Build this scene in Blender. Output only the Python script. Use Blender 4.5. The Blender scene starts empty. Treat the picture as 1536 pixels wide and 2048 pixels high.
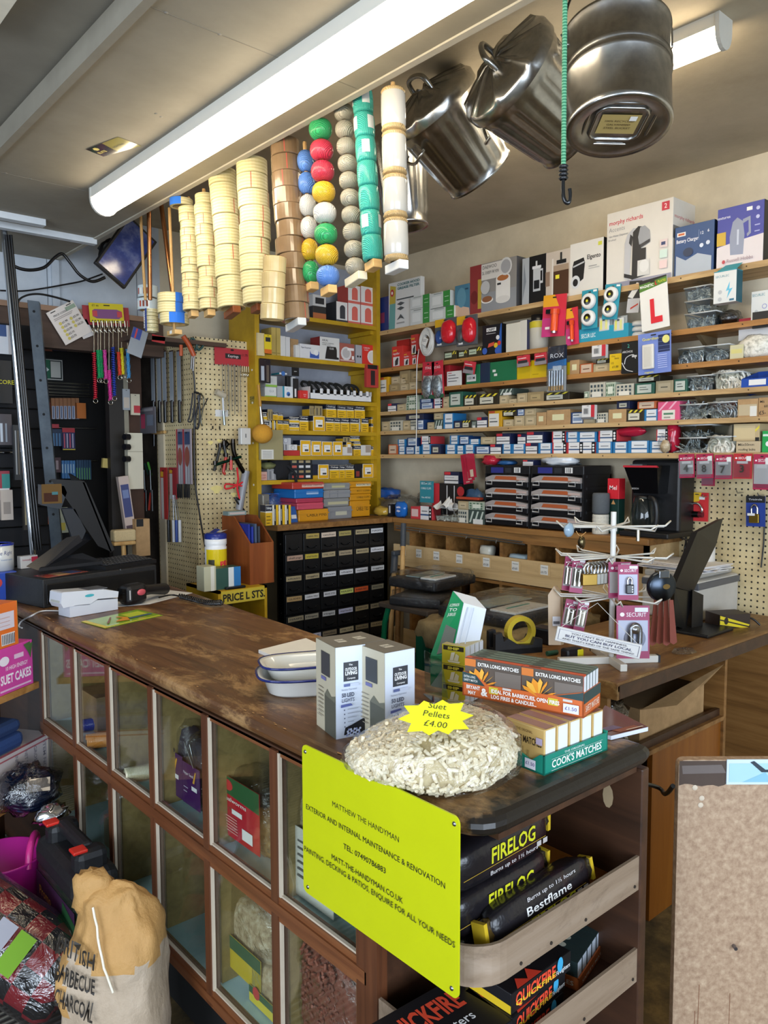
import bpy,bmesh,math,random
from math import pi,sin,cos,tan,radians,sqrt,atan2
from mathutils import Vector,Matrix,noise
import numpy as np
SC=bpy.context.scene
COL=SC.collection
# camera
F,CX,CY,HC=1560.0,768.0,1024.0,1.5
def _ray(px,py):
 d=np.array([px-CX,-(py-CY),F]);return d/np.linalg.norm(d)
def _hz(x):return 912-.003*(x-768)
_Y=_ray(-600,_hz(-600))
_Z=np.cross(_ray(0,_hz(0)),_ray(1536,_hz(1536)));_Z/=np.linalg.norm(_Z)
if _Z[1]<0:_Z=-_Z
_X=np.cross(_Y,_Z)
if _X[2]<0:_X=-_X
_R=np.stack([_X,_Y,_Z])
def _W(px,py):return _R@np.array([px-CX,-(py-CY),F])
def onX(px,py,x):
 d=_W(px,py);t=x/d[0];return Vector((x,t*d[1],HC+t*d[2]))
def onY(px,py,y):
 d=_W(px,py);t=y/d[1];return Vector((t*d[0],y,HC+t*d[2]))
def onZ(px,py,z):
 d=_W(px,py);t=(z-HC)/d[2];return Vector((t*d[0],t*d[1],z))
def atD(px,py,dep):
 d=_W(px,py)*(dep/F);return Vector((d[0],d[1],HC+d[2]))
cam=bpy.data.cameras.new('camera');cam_o=bpy.data.objects.new('camera',cam);COL.objects.link(cam_o)
cam.sensor_fit='VERTICAL';cam.sensor_height=36.0;cam.lens=36.0*F/2048.0
cam.clip_start=.05;cam.clip_end=60
r_,u_,f_=(_R@np.array(e)for e in((1.,0,0),(0,1.,0),(0,0,1.)))
cam_o.matrix_world=Matrix(((r_[0],u_[0],-f_[0],0),(r_[1],u_[1],-f_[1],0),(r_[2],u_[2],-f_[2],HC),(0,0,0,1)))
SC.camera=cam_o
# light and exposure
SC.view_settings.view_transform='Standard';SC.view_settings.look='None'
SC.view_settings.exposure=0.85;SC.view_settings.gamma=1.0
TUBE_STRENGTH,TUBE2_STRENGTH,WINDOW_W=9.5,14.0,150.0
w=bpy.data.worlds.new('sky');SC.world=w;w.use_nodes=True
w.node_tree.nodes['Background'].inputs[0].default_value=(.62,.74,.95,1)
w.node_tree.nodes['Background'].inputs[1].default_value=.55
def area(name,loc,rot,sx,sy,power,col):
 l=bpy.data.lights.new(name,'AREA');l.shape='RECTANGLE';l.size=sx;l.size_y=sy;l.energy=power;l.color=col
 o=bpy.data.objects.new(name,l);COL.objects.link(o);o.location=loc;o.rotation_euler=rot;return o
area('side_window_daylight',(-2.58,.2,1.5),(radians(90),0,radians(-90)),2.2,1.7,66.0,(.78,.88,1.0))
area('shop_window_daylight',(-.6,-3.05,1.55),(radians(90),0,0),4.4,2.2,WINDOW_W,(.74,.86,1.0))
# materials
def lin(h):
 h=h.lstrip('#');c=[int(h[i:i+2],16)/255 for i in(0,2,4)]
 return[x/12.92 if x<=.04045 else((x+.055)/1.055)**2.4 for x in c]
KIND=dict(card=(.45,0,.06,14),plas=(.3,0,.04,20),matte=(.9,0,.1,30),gloss=(.12,0,.03,20),fab=(.95,0,.18,160),paper=(.75,0,.05,20),metal=(.28,1,.06,25),chrome=(.1,1,.02,20),wood=(.55,0,.25,12),tape=(.3,0,.05,60),ink=(.6,0,0,1))
_M={}
def K(spec):
 """'rrggbb' or 'rrggbb:kind' -> a cached node material with a slight noise variation of its colour"""
 if not isinstance(spec,str):return spec
 if spec in _M:return _M[spec]
 if spec in NAMED:m=_M[spec]=NAMED[spec]();return m
 hx,_,kd=spec.partition(':');kd=kd or 'card';r,me,var,sc=KIND[kd]
 m=bpy.data.materials.new(kd+'_'+hx);m.use_nodes=True;nt=m.node_tree;b=nt.nodes['Principled BSDF']
 b.inputs['Roughness'].default_value=r;b.inputs['Metallic'].default_value=me
 c=lin(hx)
 if kd=='ink':b.inputs['Base Color'].default_value=(*c,1)
 else:
  tc=nt.nodes.new('ShaderNodeTexCoord');n=nt.nodes.new('ShaderNodeTexNoise');n.inputs['Scale'].default_value=sc;n.inputs['Detail'].default_value=3
  rp=nt.nodes.new('ShaderNodeMix');rp.data_type='RGBA'
  rp.inputs[6].default_value=(*[x*(1-var)for x in c],1);rp.inputs[7].default_value=(*[min(1,x*(1+var))for x in c],1)
  nt.links.new(tc.outputs['Object'],n.inputs['Vector']);nt.links.new(n.outputs['Fac'],rp.inputs[0]);nt.links.new(rp.outputs[2],b.inputs['Base Color'])
 _M[spec]=m;return m
def nodes(name):
 m=bpy.data.materials.new(name);m.use_nodes=True;nt=m.node_tree;b=nt.nodes['Principled BSDF']
 def nd(t,**k):
  n=nt.nodes.new('ShaderNode'+t)
  for a,v in k.items():
   if a.startswith('_'):setattr(n,a[1:],v)
   else:
    key=a.replace('__',' ')
    n.inputs[int(key[1:])if key[0]=='i'and key[1:].isdigit()else key].default_value=v
  return n
 return m,nt,b,nd,(lambda a,bb:nt.links.new(a,bb))
def ramp(nd,stops):
 r=nd('ValToRGB');e=r.color_ramp.elements
 while len(e)<len(stops):e.new(.5)
 for el,(p,c)in zip(e,stops):el.position=p;el.color=(*lin(c),1)
 return r
def wood(name,dark,mid,light,axis=1,scale=1.0,rough=.5,wear=None,wearcol='8a6a45',bump=.15):
 """grain stretched along one axis, with worn patches"""
 def mk():
  m,nt,b,nd,ln=nodes(name);tc=nd('TexCoord');mp=nd('Mapping');s=[26*scale]*3;s[axis]=1.6*scale;mp.inputs['Scale'].default_value=s
  n=nd('TexNoise',Scale=1.0,Detail=8,Roughness=.65,Distortion=.6);r=ramp(nd,((.25,dark),(.5,mid),(.8,light)))
  ln(tc.outputs['Object'],mp.inputs['Vector']);ln(mp.outputs['Vector'],n.inputs['Vector']);ln(n.outputs['Fac'],r.inputs['Fac']);out=r.outputs['Color']
  if wear:
   n2=nd('TexNoise',Scale=wear[0],Detail=12,Roughness=.8,Distortion=.5);r2=ramp(nd,((wear[1],'000000'),(wear[2],'ffffff')));m2=nd('Mapping');m2.inputs['Scale'].default_value=[(1,2.6)[k!=axis]for k in range(3)];m2.inputs['Rotation'].default_value=(0,0,.35)
   ln(tc.outputs['Object'],m2.inputs['Vector']);ln(m2.outputs['Vector'],n2.inputs['Vector']);ln(n2.outputs['Fac'],r2.inputs['Fac'])
   mx=nd('Mix',_data_type='RGBA');mx.inputs[7].default_value=(*lin(wearcol),1);ln(r2.outputs['Color'],mx.inputs[0]);ln(out,mx.inputs[6]);out=mx.outputs[2]
  if name=='counter_top':
   sp=nd('SeparateXYZ');ln(tc.outputs['Object'],sp.inputs[0]);n3=nd('TexNoise',Scale=16,Detail=9,Roughness=.7);ln(tc.outputs['Object'],n3.inputs['Vector'])
   ma=nd('Math',_operation='MULTIPLY_ADD');ma.inputs[1].default_value=.16;ln(n3.outputs['Fac'],ma.inputs[0]);ln(sp.outputs[1],ma.inputs[2]);r3=ramp(nd,((.865,'ffffff'),(.9,'000000')));ln(ma.outputs[0],r3.inputs['Fac'])
   mx=nd('Mix',_data_type='RGBA');mx.inputs[7].default_value=(*lin('17120e'),1);ln(r3.outputs['Color'],mx.inputs[0]);ln(out,mx.inputs[6]);out=mx.outputs[2]
  ln(out,b.inputs['Base Color']);b.inputs['Roughness'].default_value=rough
  bp=nd('Bump',Strength=bump,Distance=.004);ln(n.outputs['Fac'],bp.inputs['Height']);ln(bp.outputs['Normal'],b.inputs['Normal']);return m
 return mk
def clear(name,col='ffffff',film=.06,rough=.04,wr=0,wscale=14):
 """thin glass or film: see-through with a fresnel sheen, crumpled when wr > 0"""
 def mk():
  m,nt,b,nd,ln=nodes(name);nt.nodes.remove(b);out=nt.nodes['Material Output']
  t=nd('BsdfTransparent');t.inputs[0].default_value=(*lin(col),1);g=nd('BsdfGlossy',Roughness=rough);g.inputs[0].default_value=(1,1,1,1)
  fr=nd('LayerWeight',Blend=.5);p5=nd('Math',_operation='POWER');p5.inputs[1].default_value=4.5;ln(fr.outputs['Facing'],p5.inputs[0]);mt=nd('Math',_operation='MULTIPLY_ADD');mt.inputs[1].default_value=.8;mt.inputs[2].default_value=film;mt.use_clamp=True;ln(p5.outputs[0],mt.inputs[0])
  mx=nd('MixShader');ln(mt.outputs[0],mx.inputs[0]);ln(t.outputs[0],mx.inputs[1]);ln(g.outputs[0],mx.inputs[2])
  if wr:
   tc=nd('TexCoord');n=nd('TexNoise',Scale=wscale,Detail=4,Roughness=.6,Distortion=1.5);bp=nd('Bump',Strength=wr,Distance=.02)
   ln(tc.outputs['Object'],n.inputs['Vector']);ln(n.outputs['Fac'],bp.inputs['Height']);ln(bp.outputs['Normal'],g.inputs['Normal']);ln(bp.outputs['Normal'],fr.inputs['Normal'])
  ln(mx.outputs[0],out.inputs['Surface']);return m
 return mk
def grain(name,c1,c2,scale=40,rough=.8,bump=.2,detail=6,c3=None,stretch=None,metal=0,dist=.004,coat=0):
 def mk():
  m,nt,b,nd,ln=nodes(name);tc=nd('TexCoord');n=nd('TexNoise',Scale=scale,Detail=detail,Roughness=.65)
  st=((.3,c1),(.7,c2))if not c3 else((.28,c1),(.5,c2),(.72,c3));r=ramp(nd,st);src=tc.outputs['Object']
  if stretch:mp=nd('Mapping');mp.inputs['Scale'].default_value=stretch;ln(src,mp.inputs['Vector']);src=mp.outputs['Vector']
  ln(src,n.inputs['Vector']);ln(n.outputs['Fac'],r.inputs['Fac']);ln(r.outputs['Color'],b.inputs['Base Color'])
  b.inputs['Roughness'].default_value=rough;b.inputs['Metallic'].default_value=metal;b.inputs['Coat Weight'].default_value=coat
  bp=nd('Bump',Strength=bump,Distance=dist);ln(n.outputs['Fac'],bp.inputs['Height']);ln(bp.outputs['Normal'],b.inputs['Normal']);return m
 return mk
def glow(name,col,s):
 def mk():
  m,nt,b,nd,ln=nodes(name);b.inputs['Base Color'].default_value=(*lin(col),1);b.inputs['Emission Color'].default_value=(*lin(col),1);b.inputs['Emission Strength'].default_value=s;return m
 return mk
def bands(name,c1,c2,axis,scale,rough=.6,bump=.5,dist=.003,noise_=1.0,w=.5):
 def mk():
  m,nt,b,nd,ln=nodes(name);tc=nd('TexCoord');wv=nd('TexWave',Scale=scale,Distortion=noise_,Detail=2);wv.bands_direction=axis
  r=ramp(nd,((w-.2,c1),(w+.2,c2)));ln(tc.outputs['Object'],wv.inputs['Vector']);ln(wv.outputs['Fac'],r.inputs['Fac']);ln(r.outputs['Color'],b.inputs['Base Color'])
  b.inputs['Roughness'].default_value=rough;bp=nd('Bump',Strength=bump,Distance=dist);ln(wv.outputs['Fac'],bp.inputs['Height']);ln(bp.outputs['Normal'],b.inputs['Normal']);return m
 return mk
def pegboard():
 m,nt,b,nd,ln=nodes('pegboard');tc=nd('TexCoord');sx=nd('SeparateXYZ');ln(tc.outputs['Object'],sx.inputs[0])
 ad=nd('Math',_operation='ADD');ln(sx.outputs[0],ad.inputs[0]);ln(sx.outputs[1],ad.inputs[1]);d=[]
 for o in(ad.outputs[0],sx.outputs[2]):
  a=nd('Math',_operation='MULTIPLY');a.inputs[1].default_value=1/.0254;ln(o,a.inputs[0]);f=nd('Math',_operation='FRACT');ln(a.outputs[0],f.inputs[0])
  s=nd('Math',_operation='SUBTRACT');s.inputs[1].default_value=.5;ln(f.outputs[0],s.inputs[0]);p=nd('Math',_operation='POWER');p.inputs[1].default_value=2;ln(s.outputs[0],p.inputs[0]);d.append(p)
 q=nd('Math',_operation='ADD');ln(d[0].outputs[0],q.inputs[0]);ln(d[1].outputs[0],q.inputs[1]);lt=nd('Math',_operation='LESS_THAN');lt.inputs[1].default_value=.026;ln(q.outputs[0],lt.inputs[0])
 n=nd('TexNoise',Scale=7,Detail=8,Roughness=.7);r=ramp(nd,((.3,'b29c72'),(.55,'d2c094'),(.8,'e0d2ab')));ln(tc.outputs['Object'],n.inputs['Vector']);ln(n.outputs['Fac'],r.inputs['Fac'])
 mx=nd('Mix',_data_type='RGBA');mx.inputs[7].default_value=(.02,.015,.01,1);ln(lt.outputs[0],mx.inputs[0]);ln(r.outputs['Color'],mx.inputs[6]);ln(mx.outputs[2],b.inputs['Base Color']);b.inputs['Roughness'].default_value=.75;return m
def checks():
 m,nt,b,nd,ln=nodes('plaid');tc=nd('TexCoord');c=nd('TexChecker',Scale=17);c.inputs[1].default_value=(*lin('d02030'),1);c.inputs[2].default_value=(*lin('17161a'),1)
 ln(tc.outputs['Object'],c.inputs[0]);ln(c.outputs[0],b.inputs['Base Color']);b.inputs['Roughness'].default_value=.9;return m
NAMED=dict(plaster=grain('cream_plaster','bdb096','dacdb2',3,.85,.25,8,dist=.01),ceilpaint=grain('ceiling_paint','837c6e','999282',2.5,.8,.15,6,dist=.006),ceilhigh=grain('old_ceiling','9f937c','bdb199',2.2,.85,.35,8,dist=.012),carpet=bands('ribbed_carpet','3a3832','726d62','Y',14,.95,.9,.006,1.5),floor=grain('worn_floor','1d1a12','5a4a2c',9,.8,.4,9,'8b7445'),bluefloor=grain('dark_blue_floor','10161f','2c3e52',8,.7,.2,7),countertop=wood('counter_top','39230f','5c3b1e','7d5632',1,1.0,.38,(3.2,.5,.62),'a07c50',.25),cwood=wood('counter_wood','3c2010','5a321a','74472a',2,.8,.45),cwoodh=wood('rail_wood','432411','6b3d20','8a5732',1,.8,.45),darkwood=wood('dark_panel','2a1a10','40281a','573823',1,.6,.42),blackwood=grain('charred_edge','100d0b','3a2616',22,.55,.6,8,'5d4128'),greywood=wood('rail_grey','75604c','8e7a66','a39180',0,.8,.55,(6,.52,.75),'5b4a3a'),bay=wood('bay_ply','77643c','8f794a','a38c5c',1,1.2,.6),orangewood=wood('orange_panel','6e3c0c','8a5014','9c6220',2,.5,.45),shelfwood=wood('shelf_wood','8d6d45','bb9a6a','d6bb8b',1,1.4,.6),shelfbrown=wood('shelf_brown','7d5227','a6743c','b98a52',1,1.2,.5),ply=wood('ply_front','a98a5c','c7a878','d8bd90',1,.6,.55,(4,.55,.8),'9c7f55'),bench=wood('bench_wood','5c3c1c','8c6233','a87c47',1,1,.5),deskwood=wood('desk_wood','4e3318','755029','94703f',0,.8,.45,(5,.5,.7),'ab8955'),dowel=wood('dowel_wood','a5793f','c39a5f','d8b47c',2,1,.6),pine=wood('pine_block','b98b50','d3a869','e2bf88',0,1,.6),redwood=wood('mahogany','6a3516','85451f','9c5a2c',2,.7,.4),beamwood=wood('beam_brown','33241a','49362a','5c473a',0,.6,.7),chip=grain('chipboard','846750','a2866c',70,.6,.25,9,'bca387',dist=.002),storewall=grain('storewall','3b342e','5d5147',12,.7,.1,8),bluepaper=grain('blue_liner','a4c6d2','b8d8e2',9,.75,.08),skin_mdf=grain('brown_cover','6b5b3c','94805a',16,.9,.3,8),yellowpaint=grain('yellow_paint','a37f0c','c79f1a',6,.5,.12,7),greyboard=grain('grey_board','8e93a0','a4a8b3',5,.8,.1),whitewood=grain('painted_boards','a9b1b9','c3c9cf',4,.75,.2,7),kraft=grain('kraft_box','9d7d55','b89468',20,.75,.12),galv=grain('galvanised','a9a9a8','c6c5c2',40,.26,.05,4,metal=1,dist=.001),steel=grain('blue_steel','3d4957','55626f',14,.45,.1,metal=.3),glass=clear('pane_glass','f7faf7',.03,.02),film=clear('plastic_film','f4f6f8',.05,.12,.9,16),filmdark=clear('grey_film','b9bcc2',.1,.12,.9,12),clearbox=clear('clear_tub','dfe3e2',.09,.08),perspex=clear('perspex','e6f0ea',.05,.03),wrapfilm=clear('wrap_film','c4c6ce',.14,.25,.9,12),blister=clear('blister','f2f4f6',.07,.06),peg=pegboard,plaid=checks,tubeglow=glow('tube_glow','ffeccc',TUBE_STRENGTH),tubeglow2=glow('tube_glow_two','ffeccc',TUBE2_STRENGTH),creamtape=bands('masking_tape','c4b783','d5ca9c','Z',30,.4,.1,.001,2),browntape=grain('brown_tape','755d41','8b7154',9,.22,.05,3,coat=.5),bufftape=grain('buff_tape','b59c68','cbb583',9,.25,.05,3,coat=.4),brush=bands('bristle','2a2622','4c4640','X',60,.9,.6),pelletgap=grain('pellet_shadow','b5a27b','cab890',70,.8,.2),wool=grain('pellet_skin','d6c49e','efe3c8',90,.6,.1),berrysuet=grain('berry_pellet','7c3f30','a05b47',60,.6,.2),seed=grain('grass_seed','8b7a55','b4a37b',120,.8,.5,4,'5f5138'),mealworm=grain('mealworms','3d2f1c','7d6238',45,.8,.6,5,'a4864e'),peanuts=grain('peanut_bits','8b6f4e','c7ad86',60,.7,.6,4,'e3d2b4'),bolts=grain('bolt_heap','4b5358','99a2a6',50,.35,.6,3,'d3d8da',metal=.7,dist=.01),washers=grain('washer_heap','8c8a80','d8d5c8',55,.5,.6,3,'f0eee6',dist=.01),sack=grain('paper_sack','94826c','ad9a84',7,.7,.8,9,'bcab98',dist=.02),sacktop=grain('paper_sack_gold','a67c44','bd9258',7,.65,.8,9,dist=.02),printer=grain('printer_shell','b5b1aa','c4c0b8',6,.5,.03),blackplas=grain('black_plastic','0d0d0f','17171a',60,.42,.08,3,dist=.0006),blackgrain=grain('black_case','16171a','232427',90,.5,.15,3,dist=.0008))
# mesh builder
_TXT={}
def glyphs(s,bold=0.,shear=0.):
 k=(s,bold,shear)
 if k not in _TXT:
  c=bpy.data.curves.new('lettering','FONT');c.body=s;c.size=1;c.resolution_u=2;c.offset=bold;c.shear=shear;c.align_x='LEFT'
  o=bpy.data.objects.new('lettering',c);me=bpy.data.meshes.new_from_object(o)
  v=np.array([x.co[:]for x in me.vertices]).reshape(-1,3);f=[tuple(p.vertices)for p in me.polygons]
  bpy.data.objects.remove(o);bpy.data.curves.remove(c);bpy.data.meshes.remove(me)
  if len(v):lo,hi=v.min(0),v.max(0)
  else:v=np.zeros((0,3));lo=hi=np.zeros(3)
  _TXT[k]=(v,f,lo,hi)
 return _TXT[k]
_BX={}
class MB:
 def __init__(s):s.v,s.f,s.m,s.mats,s.sm=[],[],[],[],[]
 def add(s,vs,fs,mat,smooth=False):
  mat=K(mat)
  if mat not in s.mats:s.mats.append(mat)
  i=s.mats.index(mat);o=len(s.v);s.v.extend([tuple(x)for x in vs])
  for f in fs:s.f.append(tuple(k+o for k in f));s.m.append(i);s.sm.append(smooth)
  return s
 def quad(s,a,b,c,d,mat):return s.add((a,b,c,d),((0,1,2,3),),mat)
 def poly(s,pts,mat):return s.add(pts,(tuple(range(len(pts))),),mat)
 def box(s,x0,y0,z0,x1,y1,z1,mat,T=None,bev=0.0):
  if bev:
   k=(round(x1-x0,4),round(y1-y0,4),round(z1-z0,4),bev)
   if k not in _BX:
    bm=bmesh.new();bmesh.ops.create_cube(bm,size=1);bmesh.ops.scale(bm,vec=k[:3],verts=bm.verts)
    bmesh.ops.bevel(bm,geom=list(bm.edges),offset=min(bev,min(k[:3])*.49),segments=2,profile=.5,affect='EDGES')
    _BX[k]=([v.co.copy()for v in bm.verts],[tuple(v.index for v in f.verts)for f in bm.faces]);bm.free()
   vs,fs=_BX[k];c=Vector(((x0+x1)/2,(y0+y1)/2,(z0+z1)/2));vs=[v+c for v in vs]
  else:
   vs=[Vector(p)for p in((x0,y0,z0),(x1,y0,z0),(x1,y1,z0),(x0,y1,z0),(x0,y0,z1),(x1,y0,z1),(x1,y1,z1),(x0,y1,z1))]
   fs=((3,2,1,0),(4,5,6,7),(0,1,5,4),(1,2,6,5),(2,3,7,6),(3,0,4,7))
  if T is not None:vs=[T@v for v in vs]
  return s.add(vs,fs,mat)
 def lathe(s,prof,mat,n=24,T=None,smooth=True,close=False,a0=0,a1=2*pi):
  full=abs(a1-a0-2*pi)<1e-6;cols=n if full else n+1;vs,fs=[],[]
  for r,z in prof:
   for k in range(cols):a=a0+(a1-a0)*k/n;vs.append(Vector((r*cos(a),r*sin(a),z)))
  for i in range(len(prof)-1+(1 if close else 0)):
   j=(i+1)%len(prof)
   for k in range(n):l=(k+1)%cols;fs.append((i*cols+k,i*cols+l,j*cols+l,j*cols+k))
  if T is not None:vs=[T@v for v in vs]
  return s.add(vs,fs,mat,smooth)
 def cyl(s,p0,p1,r0,mat,r1=None,n=16,caps=True,smooth=True):
  p0,p1=Vector(p0),Vector(p1);r1=r0 if r1 is None else r1;q=(p1-p0).to_track_quat('Z','Y').to_matrix();vs=[]
  for p,r in((p0,r0),(p1,r1)):
   for k in range(n):a=2*pi*k/n;vs.append(p+q@Vector((r*cos(a),r*sin(a),0)))
  s.add(vs,[(k,(k+1)%n,n+(k+1)%n,n+k)for k in range(n)],mat,smooth)
  if caps:s.add(vs,[tuple(range(n-1,-1,-1)),tuple(range(n,2*n))],mat)
  return s
 def tube(s,pts,r,mat,n=7,closed=False):
  pts=[Vector(p)for p in pts];N=len(pts);vs,fs=[],[];up=Vector((.13,.21,.97))
  for i,p in enumerate(pts):
   a=pts[(i-1)%N]if closed or i else p;b=pts[(i+1)%N]if closed or i<N-1 else p;t=(b-a).normalized()
   x=t.cross(up)
   if x.length<.05:x=t.cross(Vector((1,0,0)))
   x.normalize();y=x.cross(t).normalized();up=y;rr=r[i]if isinstance(r,(list,tuple))else r
   for k in range(n):c=2*pi*k/n;vs.append(p+x*(rr*cos(c))+y*(rr*sin(c)))
  for i in range(N if closed else N-1):
   j=(i+1)%N
   for k in range(n):l=(k+1)%n;fs.append((i*n+k,i*n+l,j*n+l,j*n+k))
  s.add(vs,fs,mat,True)
  if not closed:s.add(vs,[tuple(range(n)),tuple(range((N-1)*n+n-1,(N-1)*n-1,-1))],mat)
  return s
 def prism(s,pts,h,mat,T=None,cap=None):
  """polygon in local xy extruded along +z by h"""
  n=len(pts);vs=[Vector((x,y,0))for x,y in pts]+[Vector((x,y,h))for x,y in pts]
  if T is not None:vs=[T@v for v in vs]
  s.add(vs,[(k,(k+1)%n,n+(k+1)%n,n+k)for k in range(n)],mat)
  s.add(vs,[tuple(range(n-1,-1,-1)),tuple(range(n,2*n))],cap or mat);return s
 def blob(s,r,mat,c=(0,0,0),nu=20,nv=14,amp=.0,fs_=3.0,seed=0,pw=1.0,T=None,flat=None,mod=None):
  """lumpy closed bag: superellipsoid with noise; flat = lowest z allowed"""
  vs,fc=[],[];sg=lambda x:(abs(x)**pw)*(1 if x>=0 else-1)
  for i in range(nv+1):
   t=-pi/2+pi*i/nv
   for k in range(nu):
    a=2*pi*k/nu;d=Vector((sg(cos(t))*sg(cos(a)),sg(cos(t))*sg(sin(a)),sg(sin(t))))
    q=1+amp*noise.noise(Vector((d.x*fs_+seed*7.1,d.y*fs_-seed*3.3,d.z*fs_+seed)))
    p=Vector((d.x*r[0]*q,d.y*r[1]*q,d.z*r[2]*q))
    if mod:p=mod(p)
    p+=Vector(c)
    if flat is not None and p.z<flat:p.z=flat
    vs.append(T@p if T is not None else p)
  for i in range(nv):
   for k in range(nu):l=(k+1)%nu;fc.append((i*nu+k,i*nu+l,(i+1)*nu+l,(i+1)*nu+k))
  return s.add(vs,fc,mat,True)
 def text(s,t,O,U,Vv,h,mat,al='c',w=None,bold=.012,shear=0.,fn=None):
  """letters of cap height h on the plane through O with right U and up Vv; w fits the width"""
  v,f,lo,hi=glyphs(t,bold,shear)
  if not len(v):return s
  k=h/.73;kx=k;W=(hi[0]-lo[0])*k
  if w and W>1e-9:kx=k*w/W;W=w
  ox={'c':-W/2,'l':0,'r':-W}[al];O,U,Vv=Vector(O),Vector(U),Vector(Vv)
  pts=[O+U*((x-lo[0])*kx+ox)+Vv*(y*k)for x,y,_ in v]
  if fn:pts=[fn(p)for p in pts]
  return s.add(pts,f,mat)
 def build(s,name,parent=None,loc=None,rz=0.0,T=None):
  me=bpy.data.meshes.new(name);me.from_pydata(s.v,[],s.f);me.update()
  for m in s.mats:me.materials.append(m)
  me.polygons.foreach_set('material_index',s.m);me.polygons.foreach_set('use_smooth',s.sm)
  o=bpy.data.objects.new(name,me);COL.objects.link(o)
  if parent is not None:o.parent=parent
  if T is not None:o.matrix_local=T
  elif loc is not None:o.location=loc;o.rotation_euler=(0,0,rz)
  return o
def tag(o,label,cat,group=None,kind=None):
 o['label']=label;o['category']=cat
 if group:o['group']=group
 if kind:o['kind']=kind
 return o
def empty(name,label,cat,loc=(0,0,0),rz=0.0,group=None,T=None):
 o=bpy.data.objects.new(name,None);COL.objects.link(o);o.empty_display_size=.05
 if T is not None:o.matrix_world=T
 else:o.location=loc;o.rotation_euler=(0,0,rz)
 return tag(o,label,cat,group)
def struct(name,mb):o=mb.build(name);o['kind']='structure';return o
def dup(root,label,loc=None,rz=None,T=None,group=None,name=None):
 c=root.copy();COL.objects.link(c);c['label']=label
 if group:c['group']=group
 if T is not None:c.matrix_world=T
 else:
  if loc is not None:c.location=loc
  if rz is not None:c.rotation_euler=(0,0,rz)
 for ch in list(root.children):
  d=ch.copy();COL.objects.link(d);d.parent=c
  for g in list(ch.children):e=g.copy();COL.objects.link(e);e.parent=d
 return c
def TR(loc=(0,0,0),rx=0,ry=0,rz=0):return Matrix.Translation(Vector(loc))@Matrix.Rotation(rz,4,'Z')@Matrix.Rotation(ry,4,'Y')@Matrix.Rotation(rx,4,'X')
def frame3(O,U,N):
 """matrix with local x = U, local -y = N (the outward front), local z completing; for flat cards"""
 U=Vector(U).normalized();N=Vector(N).normalized();Yv=-N;Zv=U.cross(Yv).normalized()
 return Matrix(((U.x,Yv.x,Zv.x,O[0]),(U.y,Yv.y,Zv.y,O[1]),(U.z,Yv.z,Zv.z,O[2]),(0,0,0,1)))
 # printed faces
def R(x0,y0,x1,y1,c):return('r',x0,y0,x1,y1,c)
def Tx(s,x,y,h,c,w=None,al='c',b=.005,sh=0.):return('t',s,x,y,h,c,w,al,b,sh)
def Ci(x,y,r,c,e=1.0):return('c',x,y,r,c,e)
def Po(pts,c):return('p',pts,c)
def prints(mb,items,O,U,Vv,N,w,h,e=.0004):
 """flat ink on a face: O its lower corner, U right, Vv up, N outward, w x h its size"""
 O,U,Vv,N=Vector(O),Vector(U),Vector(Vv),Vector(N);k=1
 for it in items:
  o=O+N*(e*k);k+=1;P=lambda a,b:o+U*(a*w)+Vv*(b*h)
  if it[0]=='r':_,a,b,c,d,m=it;mb.quad(P(a,b),P(c,b),P(c,d),P(a,d),_ink(m))
  elif it[0]=='t':_,s,a,b,hh,m,ww,al,bd,sh=it;mb.text(s,P(a,b),U,Vv,hh*h,_ink(m),al,ww*w if ww else None,bd,sh)
  elif it[0]=='c':_,a,b,r,m,el=it;mb.poly([P(a,b)+U*(r*w*cos(2*pi*q/16))+Vv*(r*w*el*sin(2*pi*q/16))for q in range(16)],_ink(m))
  else:mb.poly([P(a,b)for a,b in it[1]],_ink(it[2]))
def _ink(m):return m if not isinstance(m,str)or ':'in m or m in NAMED else m
def carton_mb(w,d,h,col,front=(),right=(),left=(),top=(),bev=.0015,mb=None,z0=0,lidcol=None,x0=None,y0=0):
 """box standing on its base; front towards local -y, centred on x"""
 mb=mb or MB();a=-w/2 if x0 is None else x0
 mb.box(a,y0,z0,a+w,y0+d,z0+h,col,bev=bev if w>.03 else 0)
 prints(mb,front,(a,y0,z0),(1,0,0),(0,0,1),(0,-1,0),w,h);prints(mb,right,(a+w,y0,z0),(0,1,0),(0,0,1),(1,0,0),d,h)
 prints(mb,left,(a,y0+d,z0),(0,-1,0),(0,0,1),(-1,0,0),d,h);prints(mb,top,(a,y0,z0+h),(1,0,0),(0,1,0),(0,0,1),w,d);return mb
def carton(name,label,cat,w,d,h,col,loc,rz=0.,group=None,**k):return tag(carton_mb(w,d,h,col,**k).build(name,None,loc,rz),label,cat,group)
def base3(A,B,C,ytop,z):
 """box from the pixels of its base: left corner A, near corner B, right corner C; returns loc (near corner), rz, w (B-C), d (A-B), h"""
 a,b,c=(onZ(*p,z)for p in(A,B,C));u=c-b;rz=atan2(u.y,u.x);dist=(b-Vector((0,0,HC)))
 d=_W(B[0],ytop);t=sqrt(b.x**2+b.y**2)/sqrt(d[0]**2+d[1]**2);return b,rz,u.length,(a-b).length,HC+t*d[2]-z
ORD='first second third fourth fifth sixth seventh eighth ninth tenth eleventh twelfth thirteenth fourteenth fifteenth sixteenth seventeenth eighteenth nineteenth twentieth'.split()
FX=-pi/2
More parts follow.
